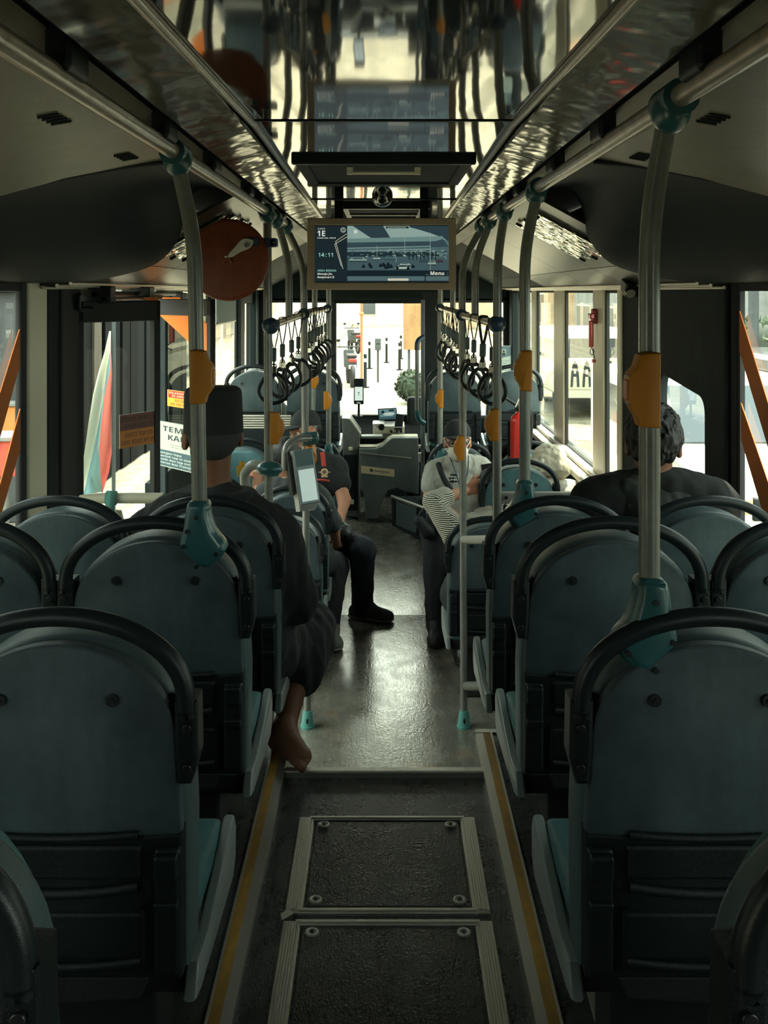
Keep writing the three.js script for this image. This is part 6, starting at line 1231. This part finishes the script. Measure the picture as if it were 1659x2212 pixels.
// 3. man in the black polo shirt
{
  const t = thing('person', 'man in a black cap and black polo shirt, jeans leg out in the aisle', 'person');
  const J = { head: P(658, 932, 6.55), neck: P(672, 990, 6.6), chest: V(-0.53, 0.84, -6.64), hip: V(-0.53, 0.53, -6.62), sh: [V(-0.35, 0.94, -6.62), V(-0.72, 0.93, -6.62)], el: [P(744, 1082, 6.45), V(-0.78, 0.68, -6.5)], wr: [P(734, 1132, 6.2), V(-0.62, 0.62, -6.2)], hj: [V(-0.43, 0.53, -6.52), V(-0.63, 0.53, -6.52)], kn: [P(782, 1188, 6.1), V(-0.66, 0.58, -6.13)], an: [P(783, 1314, 6.22), V(-0.68, 0.11, -6.2)] };
  const q = look(-0.8, 0.1, 0.1), skin = skinM(0.42, 0.2, 0.12), hs = 1.14;
  const L = body(t, J, q, skin, [handPrims(J.wr[0], V(-0.35, -0.35, 0.9), V(0, -1, -0.2), 1), handPrims(J.wr[1], V(0.5, -0.3, 0.8), V(0, -1, -0.2), -1)], [], hs);
  part('polo_shirt', [blob([...L.torso, ...[0, 1].map((i) => cap(J.sh[i], J.sh[i].clone().lerp(J.el[i], 0.46), 0.068, 0.068, 0.05))], 0.011, 0.016, 0.006, 14)], cloth(0.014, 0.017, 0.018), t);
  part('collar', [blob([cap(J.neck.clone().add(V(-0.06, -0.03, 0.03)), J.neck.clone().add(V(0.06, -0.03, 0.03)), 0.052, 0.052, 0.03)], 0.008, 0.004, 0, 1, (x, y) => y - J.neck.y + 0.012)], mat.bolt, t);
  const ch = V(-0.42, 0.83, -6.462);
  part('placket', [rbox(0.03, 0.1, 0.012, 0.004, ...P(698, 992, 6.44), 0, 0.2, 0.1)], M([0.55, 0.07, 0.05], 0.8), t, 'red placket');
  part('stripe', [tube([P(680, 1036, 6.43), P(695, 1037, 6.43), P(711, 1039, 6.455)], 0.008, 12, 8)], M([0.45, 0.06, 0.05], 0.8), t, 'red chest stripe');
  part('emblem', [T(new THREE.TorusGeometry(0.02, 0.006, 8, 28), ...P(701, 1020, 6.44)), rbox(0.004, 0.024, 0.006, 0.001, ...P(699.5, 1020, 6.44)), rbox(0.004, 0.024, 0.006, 0.001, ...P(703, 1020, 6.44)), rbox(0.028, 0.004, 0.006, 0.001, ...P(692, 1020, 6.44)), rbox(0.028, 0.004, 0.006, 0.001, ...P(710, 1020, 6.45)), rbox(0.045, 0.014, 0.006, 0.003, ...P(701, 1029, 6.44))], M([0.6, 0.42, 0.25], 0.7), t, 'pale round chest emblem');
  part('jeans', [blob([...L.thigh, cap(J.kn[0], J.an[0], 0.072, 0.06, 0.05), cap(J.kn[1], J.an[1], 0.07, 0.058, 0.05), cap(J.hj[0], J.hj[1], 0.12, 0.12, 0.05)], 0.011, 0.012, 0.006, 16)], cloth(0.016, 0.022, 0.033), t, 'dark blue jeans');
  part('striped_cloth', [blob([ell(P(735, 1146, 6.16), 0.06, 0.05, 0.05), cap(P(725, 1140, 6.2), P(745, 1150, 6.1), 0.05)], 0.008, 0, 0.008, 22)], canvasMat(64, 64, (x) => { x.fillStyle = '#c9c6b4'; x.fillRect(0, 0, 64, 64); x.fillStyle = '#1c2424'; for (let i = 0; i < 64; i += 16) x.fillRect(i, 0, 8, 64); }), t, 'grey and white striped cloth in the lap');
  const sh = M([0.05, 0.052, 0.05], 0.8), so = M([0.2, 0.2, 0.18], 0.7);
  J.an[0].y = J.an[1].y = 0.105;
  shoe(t, J.an[0], V(0.95, 0, 0.3), sh, so, 1.1); shoe(t, J.an[1], V(0.1, 0, 1), sh, so, 1.1);
  const H = (x, y, z) => V(x * hs, y * hs, z * hs).applyQuaternion(q).add(J.head), inv = q.clone().invert();
  part('cap', [blob([ell(H(0, 0.045, -0.015), 0.083 * hs, 0.093 * hs, 0.1 * hs, q)], 0.006, 0.002, 0, 1, (x, y, z) => { const p = tv.set(x, y, z).sub(J.head).applyQuaternion(inv); return 0.038 * hs - p.y - 0.25 * (p.z < 0 ? -p.z : 0); }), blob([ell(H(0, 0.044, 0.1), 0.072 * hs, 0.012, 0.085 * hs, q)], 0.005)], cloth(0.016, 0.02, 0.022), t, 'black peaked cap');
  part('hair', [blob([ell(H(0, 0.015, -0.03), 0.08 * hs, 0.085 * hs, 0.085 * hs, q)], 0.007, 0, 0.002, 50, (x, y, z) => { const p = tv.set(x, y, z).sub(J.head).applyQuaternion(inv); return Math.max(p.z - 0.0, -0.06 - p.y); })], mat.bolt, t);
  part('eyebrow', [tube([H(-0.05, 0.03, 0.08), H(-0.03, 0.036, 0.095), H(-0.014, 0.03, 0.1)], 0.005, 8, 6)], mat.bolt, t); part('eyebrow', [tube([H(0.05, 0.03, 0.08), H(0.03, 0.036, 0.095), H(0.014, 0.03, 0.1)], 0.005, 8, 6)], mat.bolt, t);
  part('beard', [blob([ell(H(0, -0.095, 0.055), 0.045 * hs, 0.028 * hs, 0.042 * hs, q), cap(H(-0.022, -0.056, 0.096), H(0.022, -0.056, 0.096), 0.007)], 0.006, 0, 0.002, 60)], M([0.05, 0.035, 0.028], 0.9), t);
  eyes(t, J.head, q, hs);
}
// 4. passenger in the dark grey shirt, facing forward
{
  const t = thing('person', 'dark-haired passenger in a dark grey shirt and grey shoes, behind left seats, holding a phone', 'person');
  const J = { head: P(619, 990, 5.82), neck: P(634, 1050, 5.8), chest: V(-0.54, 0.85, -5.8), hip: V(-0.54, 0.53, -5.76), sh: [V(-0.72, 0.93, -5.82), P(688, 1086, 5.8)], el: [P(566, 1112, 5.92), P(719, 1132, 5.86)], wr: [P(556, 1052, 6.05), P(728, 1176, 6.1)], hj: [V(-0.64, 0.52, -5.86), V(-0.45, 0.52, -5.86)], kn: [V(-0.66, 0.56, -6.02), P(726, 1222, 6.06)], an: [V(-0.66, 0.105, -5.95), P(712, 1375, 5.84)] };
  J.an[1].y = 0.105;
  const q = look(Math.PI - 0.2, 0.3), skin = skinM(0.33, 0.16, 0.095), hs = 1.05;
  const L = body(t, J, q, skin, [handPrims(J.wr[0], V(0.1, 1, 0.1), V(0.3, 0, -1), -1, [0.8, 0.85, 0.9, 0.95], 1.15), handPrims(J.wr[1], V(-0.3, -0.3, -0.9), V(0, -1, 0), -1)], [], hs);
  part('shirt', [blob([...L.torso, ...[0, 1].map((i) => cap(J.sh[i], J.sh[i].clone().lerp(J.el[i], 0.9), 0.062, 0.056, 0.05))], 0.011, 0.014, 0.008, 14)], cloth(0.03, 0.036, 0.037), t);
  part('trousers', [blob([...L.thigh, ...[0, 1].map((i) => cap(J.kn[i], J.an[i], 0.072, 0.056, 0.05)), cap(J.hj[0], J.hj[1], 0.12, 0.12, 0.05)], 0.011, 0.01, 0.007, 15)], cloth(0.025, 0.028, 0.03), t);
  const inv = q.clone().invert();
  part('hair', [blob([ell(V(0, 0.025, -0.02).multiplyScalar(hs).applyQuaternion(q).add(J.head), 0.086 * hs, 0.1 * hs, 0.098 * hs, q)], 0.007, 0.002, 0.003, 30, (x, y, z) => { const p = tv.set(x, y, z).sub(J.head).applyQuaternion(inv); return Math.max(Math.min(p.z - 0.05, -(p.y - 0.055)), -0.09 - p.y); })], M([0.012, 0.013, 0.014], 0.6), t, 'black hair');
  shoe(t, J.an[1], V(0.25, 0, 1), M([0.2, 0.2, 0.18], 0.8), M([0.5, 0.48, 0.42], 0.7), 1.1); shoe(t, J.an[0], V(0, 0, 1), M([0.2, 0.2, 0.18], 0.8), M([0.5, 0.48, 0.42], 0.7), 1.1);
  eyes(t, J.head, q, hs);
  tag(part('mobile_phone', [rbox(0.02, 0.15, 0.08, 0.006, ...P(553, 1027, 6.08), 0.2, 0.3, 1.35)], M([0.5, 0.22, 0.14], 0.4)), 'orange pink phone held up in a hand seen through the grey loop handle', 'phone');
}
// 5. masked man in grey
{
  const t = thing('person', 'man in a grey t-shirt with face mask, glasses, black cap and crossbody strap', 'person');
  const J = { head: P(988, 952, 6.3), neck: P(990, 998, 6.38), chest: V(0.5, 0.78, -6.44), hip: V(0.5, 0.5, -6.46), sh: [P(945, 1020, 6.4), P(1036, 1014, 6.4)], el: [P(929, 1076, 6.28), P(1064, 1072, 6.28)], wr: [V(0.4, 0.62, -6.1), P(1086, 1050, 6.05)], hj: [V(0.41, 0.5, -6.36), V(0.6, 0.5, -6.36)], kn: [P(936, 1150, 6.0), V(0.64, 0.6, -5.98)], an: [V(0.33, 0.105, -5.9), V(0.6, 0.105, -5.95)] };
  const q = look(-0.06, 0.02, 0.03), skin = skinM(0.46, 0.235, 0.145), hs = 1.06;
  const L = body(t, J, q, skin, [handPrims(J.wr[0], V(0.4, -0.3, 0.9), V(0, -1, 0), -1), handPrims(J.wr[1], V(0.2, 0.1, 1), V(0, -1, 0.2), 1, [0.9, 0.95, 1, 1])], [], hs);
  part('t_shirt', [blob([...L.torso, cap(J.hip, J.chest, 0.15, 0.14, 0.08), ...[0, 1].map((i) => cap(J.sh[i], J.sh[i].clone().lerp(J.el[i], 0.52), 0.07, 0.072, 0.05))], 0.009, 0.016, 0.008, 18)], cloth(0.34, 0.345, 0.3, { sheen: 0 }), t);
  part('crossbody_strap', [tube([P(947, 1002, 6.3), P(953, 1020, 6.24), P(962, 1040, 6.24), P(975, 1060, 6.22)], 0.02, 24, 8).scale(1, 1, 1)], cloth(0.012, 0.014, 0.016), t);
  part('lanyard', [tube([P(972, 988, 6.28), P(984, 1018, 6.23), P(997, 1052, 6.225), P(1010, 1020, 6.23), P(1012, 984, 6.28)], 0.0045, 30, 6)], mat.navy, t);
  const pr = []; for (let i = 0; i < 9; i++) pr.push(ball(0.011, ...P(974 + (i % 3) * 5 + rr(-2, 2), 1026 + Math.floor(i / 3) * 7, 6.235), rr(0.5, 1.3), rr(0.4, 1), 0.4, 8));
  tag(part('shirt_print', pr, mat.bolt, t), null, null, null, 'stuff');
  part('trousers', [blob([...L.thigh, ...[0, 1].map((i) => cap(J.kn[i], J.an[i], 0.068, 0.054, 0.05)), cap(J.hj[0], J.hj[1], 0.12, 0.12, 0.05)], 0.011, 0.01, 0.007, 15)], cloth(0.016, 0.019, 0.021), t, 'dark trousers');
  shoe(t, J.an[0], V(-0.05, 0, 1), M([0.018, 0.02, 0.02], 0.6), mat.bolt, 1.08); shoe(t, J.an[1], V(0.1, 0, 1), M([0.018, 0.02, 0.02], 0.6), mat.bolt, 1.08);
  const H = (x, y, z) => V(x * hs, y * hs, z * hs).applyQuaternion(q).add(J.head), inv = q.clone().invert(), loc = (x, y, z) => tv.set(x, y, z).sub(J.head).applyQuaternion(inv);
  part('face_mask', [blob([ell(H(0, -0.055, 0.058), 0.062 * hs, 0.062 * hs, 0.06 * hs, q, 0.03), ell(H(0, -0.03, 0.1), 0.02, 0.025, 0.02, q, 0.03)], 0.006, 0.003, 0.002, 40, (x, y, z) => { const p = loc(x, y, z); return Math.max(0.012 - p.z, p.y + 0.008); })], M([0.62, 0.6, 0.5], 0.8), t, 'white face mask');
  for (const k of [-1, 1]) part('mask_loop', [tube([H(k * 0.06, -0.03, 0.05), H(k * 0.078, -0.005, 0.02), H(k * 0.086, 0.02, -0.012), H(k * 0.084, -0.03, -0.02), H(k * 0.06, -0.075, 0.03)], 0.0022, 24, 6)], mat.white, t);
  const gl = part('glasses', [...[-1, 1].map((k) => new THREE.TorusGeometry(0.023 * hs, 0.0032, 8, 30).scale(1.12, 0.85, 1).applyQuaternion(q).translate(...H(k * 0.033, 0.0, 0.104))), rod(H(-0.01, 0.004, 0.107), H(0.01, 0.004, 0.107), 0.003), ...[-1, 1].map((k) => rod(H(k * 0.058, 0.005, 0.1), H(k * 0.085, 0.008, 0.0), 0.003))], mat.bolt, t);
  for (const k of [-1, 1]) part('lens', [new THREE.CircleGeometry(0.023 * hs, 24).scale(1.1, 0.83, 1).applyQuaternion(q).translate(...H(k * 0.033, 0, 0.1035))], glass(0.55, 0.55, 0.52), gl);
  part('cap', [blob([ell(H(0, 0.05, -0.012), 0.085 * hs, 0.085 * hs, 0.1 * hs, q)], 0.006, 0.003, 0, 1, (x, y, z) => 0.034 * hs - loc(x, y, z).y), blob([ell(H(0, 0.036, 0.095), 0.07 * hs, 0.012, 0.06 * hs, q)], 0.005)], cloth(0.014, 0.017, 0.019), t, 'black cap');
  part('cap_badge', [ball(0.012, ...H(0.045, 0.065, 0.078), 1, 0.7, 0.5)], mat.white, t);
  part('hair', [blob([ell(H(0, 0.012, -0.02), 0.081 * hs, 0.08 * hs, 0.09 * hs, q)], 0.007, 0, 0.001, 60, (x, y, z) => { const p = loc(x, y, z); return Math.max(p.z - 0.02, -0.035 - p.y, 0) || Math.max(p.z - 0.02, -0.035 - p.y); })], mat.bolt, t);
  eyes(t, J.head, q, hs);
}
// 6. passenger in stripes, bowed forward
{
  const t = thing('person', 'passenger in a black and white striped top bowed over a phone, bare forearm raised', 'person');
  const J = { head: P(1062, 1062, 5.5), neck: P(1050, 1122, 5.38), chest: V(0.54, 0.76, -5.16), hip: V(0.55, 0.53, -5.05), sh: [P(1000, 1150, 5.16), P(1085, 1148, 5.16)], el: [P(936, 1084, 5.2), P(1116, 1140, 5.3)], wr: [P(1012, 1058, 5.42), P(1080, 1070, 5.5)], hj: [V(0.45, 0.52, -5.14), V(0.65, 0.52, -5.14)], kn: [V(0.46, 0.55, -5.58), V(0.66, 0.55, -5.58)], an: [V(0.46, 0.105, -5.5), V(0.66, 0.105, -5.5)] };
  const q = look(Math.PI, 0.75), skin = skinM(0.4, 0.19, 0.11);
  const L = body(t, J, q, skin, [handPrims(J.wr[0], V(0.85, 0.2, -0.25), V(0.1, -0.35, -1), 1, [0.18, 0.35, 0.5, 0.6], 1.12), handPrims(J.wr[1], V(-0.8, 0.35, 0.0), V(0, -0.2, -1), -1, [0.5, 0.5, 0.55, 0.6], 1.1)]);
  const stripes = canvasMat(64, 256, (x) => { x.fillStyle = '#d3d0be'; x.fillRect(0, 0, 64, 256); x.fillStyle = '#161d1e'; for (let i = 0; i < 256; i += 16) x.fillRect(0, i, 64, 8); });
  stripes.roughness = 0.9; stripes.map.wrapS = stripes.map.wrapT = THREE.RepeatWrapping; stripes.map.repeat.set(6, 6);
  part('striped_top', [blob([...L.torso, cap(J.hip, J.chest, 0.15, 0.15, 0.08), cap(P(980, 1146, 5.12), J.el[0], 0.055, 0.042, 0.04), cap(J.el[0], J.el[0].clone().lerp(J.wr[0], 0.3), 0.042, 0.05, 0.03), cap(J.sh[1], J.el[1], 0.085, 0.07, 0.08), cap(J.el[1], J.el[1].clone().lerp(J.wr[1], 0.5), 0.066, 0.062, 0.05), cap(J.el[0].clone().lerp(P(972, 1158, 5.08), 0.3), P(972, 1158, 5.08), 0.03, 0.035, 0.04)], 0.009, 0.012, 0.006, 16)], stripes, t);
  part('trousers', [blob([...L.thigh, ...L.shin, cap(J.hj[0], J.hj[1], 0.12, 0.12, 0.05)], 0.012, 0.014, 0.006, 15)], cloth(0.025, 0.028, 0.03), t);
  part('hair', [blob([ell(V(0, 0.03, -0.02).applyQuaternion(q).add(J.head), 0.086, 0.1, 0.1, q)], 0.007, 0.003, 0.005, 40, (x, y, z) => { const p = tv.set(x, y, z).sub(J.head).applyQuaternion(q.clone().invert()); return Math.max(Math.min(p.z - 0.05, -(p.y - 0.055)), -0.09 - p.y); })], M([0.014, 0.015, 0.015], 0.6), t);
  eyes(t, J.head, q);
  shoe(t, J.an[0], V(0, 0, -1), mat.bolt, mat.bolt); shoe(t, J.an[1], V(0, 0, -1), mat.bolt, mat.bolt);
  tag(part('mobile_phone', [rbox(0.085, 0.16, 0.012, 0.006, ...P(1058, 1030, 5.6), -0.3, 0, 0.15)], mat.bolt), 'dark phone between the hands of the passenger in stripes', 'phone');
  tag(part('sling_bag', [blob([cap(P(905, 1125, 5.9), P(925, 1150, 5.9), 0.03, 0.04), ell(P(948, 1118, 5.95), 0.08, 0.07, 0.05)], 0.008, 0.004, 0.004, 20), tube([P(955, 1080, 5.95), P(915, 1102, 5.9), P(902, 1125, 5.9), P(915, 1148, 5.9), P(935, 1140, 5.92)], 0.012, 30, 8)], mat.matte), 'small black sling bag with a curved strap beside the knee of the masked man', 'bag');
}
// 7. passenger in the pale soft hat, asleep by the right window
{
  const t = thing('person', 'passenger in a crumpled pale cap and white shirt slumped by the right windows', 'person');
  const J = { head: P(1190, 1018, 5.68), neck: P(1186, 1062, 5.62), chest: V(1.0, 0.86, -5.62), hip: V(1.0, 0.53, -5.56), sh: [V(0.83, 0.94, -5.64), V(1.16, 0.94, -5.64)], el: [V(0.8, 0.68, -5.8), V(1.17, 0.68, -5.8)], wr: [V(0.92, 0.62, -5.98), V(1.08, 0.62, -5.98)], hj: [V(0.92, 0.52, -5.64), V(1.1, 0.52, -5.64)], kn: [V(0.92, 0.55, -6.02), V(1.1, 0.55, -6.02)], an: [V(0.92, 0.105, -5.95), V(1.1, 0.105, -5.95)] };
  const q = look(Math.PI - 0.5, 0.55, -0.25), skin = skinM(0.36, 0.18, 0.11);
  const L = body(t, J, q, skin, [handPrims(J.wr[0], V(0.4, -0.2, -0.9), V(0, -1, 0), 1), handPrims(J.wr[1], V(-0.4, -0.2, -0.9), V(0, -1, 0), -1)]);
  part('shirt', [blob([...L.torso, ...[0, 1].map((i) => cap(J.sh[i], J.sh[i].clone().lerp(J.el[i], 0.7), 0.078, 0.075, 0.06))], 0.012, 0.018, 0.008, 15)], cloth(0.62, 0.61, 0.54, { sheen: 0 }), t);
  part('trousers', [blob([...L.thigh, ...L.shin, cap(J.hj[0], J.hj[1], 0.12, 0.12, 0.05)], 0.013, 0.014, 0.006, 15)], cloth(0.03, 0.034, 0.04), t);
  const c = V(0, 0.045, -0.015).applyQuaternion(q).add(J.head), inv = q.clone().invert();
  part('cap', [blob([ell(c, 0.11, 0.12, 0.12, q), ell(V(0.0, 0.01, 0.06).applyQuaternion(q).add(c), 0.09, 0.06, 0.09, q), cap(V(-0.07, -0.07, -0.05).applyQuaternion(q).add(c), V(0.07, -0.07, -0.05).applyQuaternion(q).add(c), 0.06, 0.06, 0.05)], 0.0045, 0.002, 0.011, 17, (x, y, z) => -0.1 - tv.set(x, y, z).sub(c).applyQuaternion(inv).y)], cloth(0.6, 0.55, 0.43, { sheen: 0 }), t, 'pale crumpled cap');
  part('cap_button', [ball(0.012, ...P(1172, 996, 5.54), 1, 1, 0.5)], mat.pillar, t);
  part('cap_seam', [0, 1, 2].map((i) => { const pts = []; for (let k = 0; k <= 10; k++) { const a = -1.2 + 2.4 * k / 10, b = i * Math.PI / 3; pts.push(V(0.108 * Math.sin(a) * Math.cos(b), 0.107 * Math.cos(a), 0.12 * Math.sin(a) * Math.sin(b)).applyQuaternion(q).add(c)); } return tube(pts, 0.0035, 24, 6); }), cloth(0.4, 0.36, 0.28), t);
  eyes(t, J.head, q);
  shoe(t, J.an[0], V(0, 0, -1), mat.bolt, mat.bolt); shoe(t, J.an[1], V(0, 0, -1), mat.bolt, mat.bolt);
}
// 8. woman in the grey headscarf, front left
{
  const t = thing('person', 'woman in a grey headscarf seen from behind, front left, far from the camera', 'person');
  const J = { head: P(552, 828, 7.75), neck: P(553, 874, 7.75), chest: V(-1.05, 1.16, -7.78), hip: V(-1.04, 1.0, -7.74), sh: [V(-1.2, 1.2, -7.76), V(-0.9, 1.2, -7.76)], el: [V(-1.2, 1.02, -7.88), V(-0.88, 1.02, -7.88)], wr: [V(-1.12, 0.98, -8.02), V(-0.95, 0.98, -8.02)], hj: [V(-1.12, 1.0, -7.8), V(-0.96, 1.0, -7.8)], kn: [V(-1.12, 1.02, -8.2), V(-0.96, 1.02, -8.2)], an: [V(-1.12, 0.6, -8.24), V(-0.96, 0.6, -8.24)] };
  const q = look(Math.PI - 0.2, 0.05), skin = skinM(0.36, 0.18, 0.11);
  const L = body(t, J, q, skin, [handPrims(J.wr[0], V(0.4, -0.2, -0.9), V(0, -1, 0), 1), handPrims(J.wr[1], V(-0.4, -0.2, -0.9), V(0, -1, 0), -1)]);
  const inv = q.clone().invert();
  part('headscarf', [blob([ell(V(0, 0.025, -0.012).applyQuaternion(q).add(J.head), 0.094, 0.11, 0.11, q, 0.05), cap(J.head.clone().add(V(0, -0.06, 0.0)), J.neck.clone().add(V(0, -0.05, 0)), 0.085, 0.14, 0.06)], 0.008, 0.004, 0.01, 18, (x, y, z) => { const p = tv.set(x, y, z).sub(J.head).applyQuaternion(inv); return 0.055 - Math.hypot(p.x * 1.1, p.y * 0.8, p.z - 0.12); })], cloth(0.3, 0.31, 0.28, { sheen: 0 }), t);
  part('dress', [blob([...L.torso, ...L.upper, ...L.fore, ...L.thigh, ...L.shin], 0.013, 0.018, 0.006, 15)], cloth(0.24, 0.25, 0.23), t);
  eyes(t, J.head, q);
}

renderer.render(scene, camera);
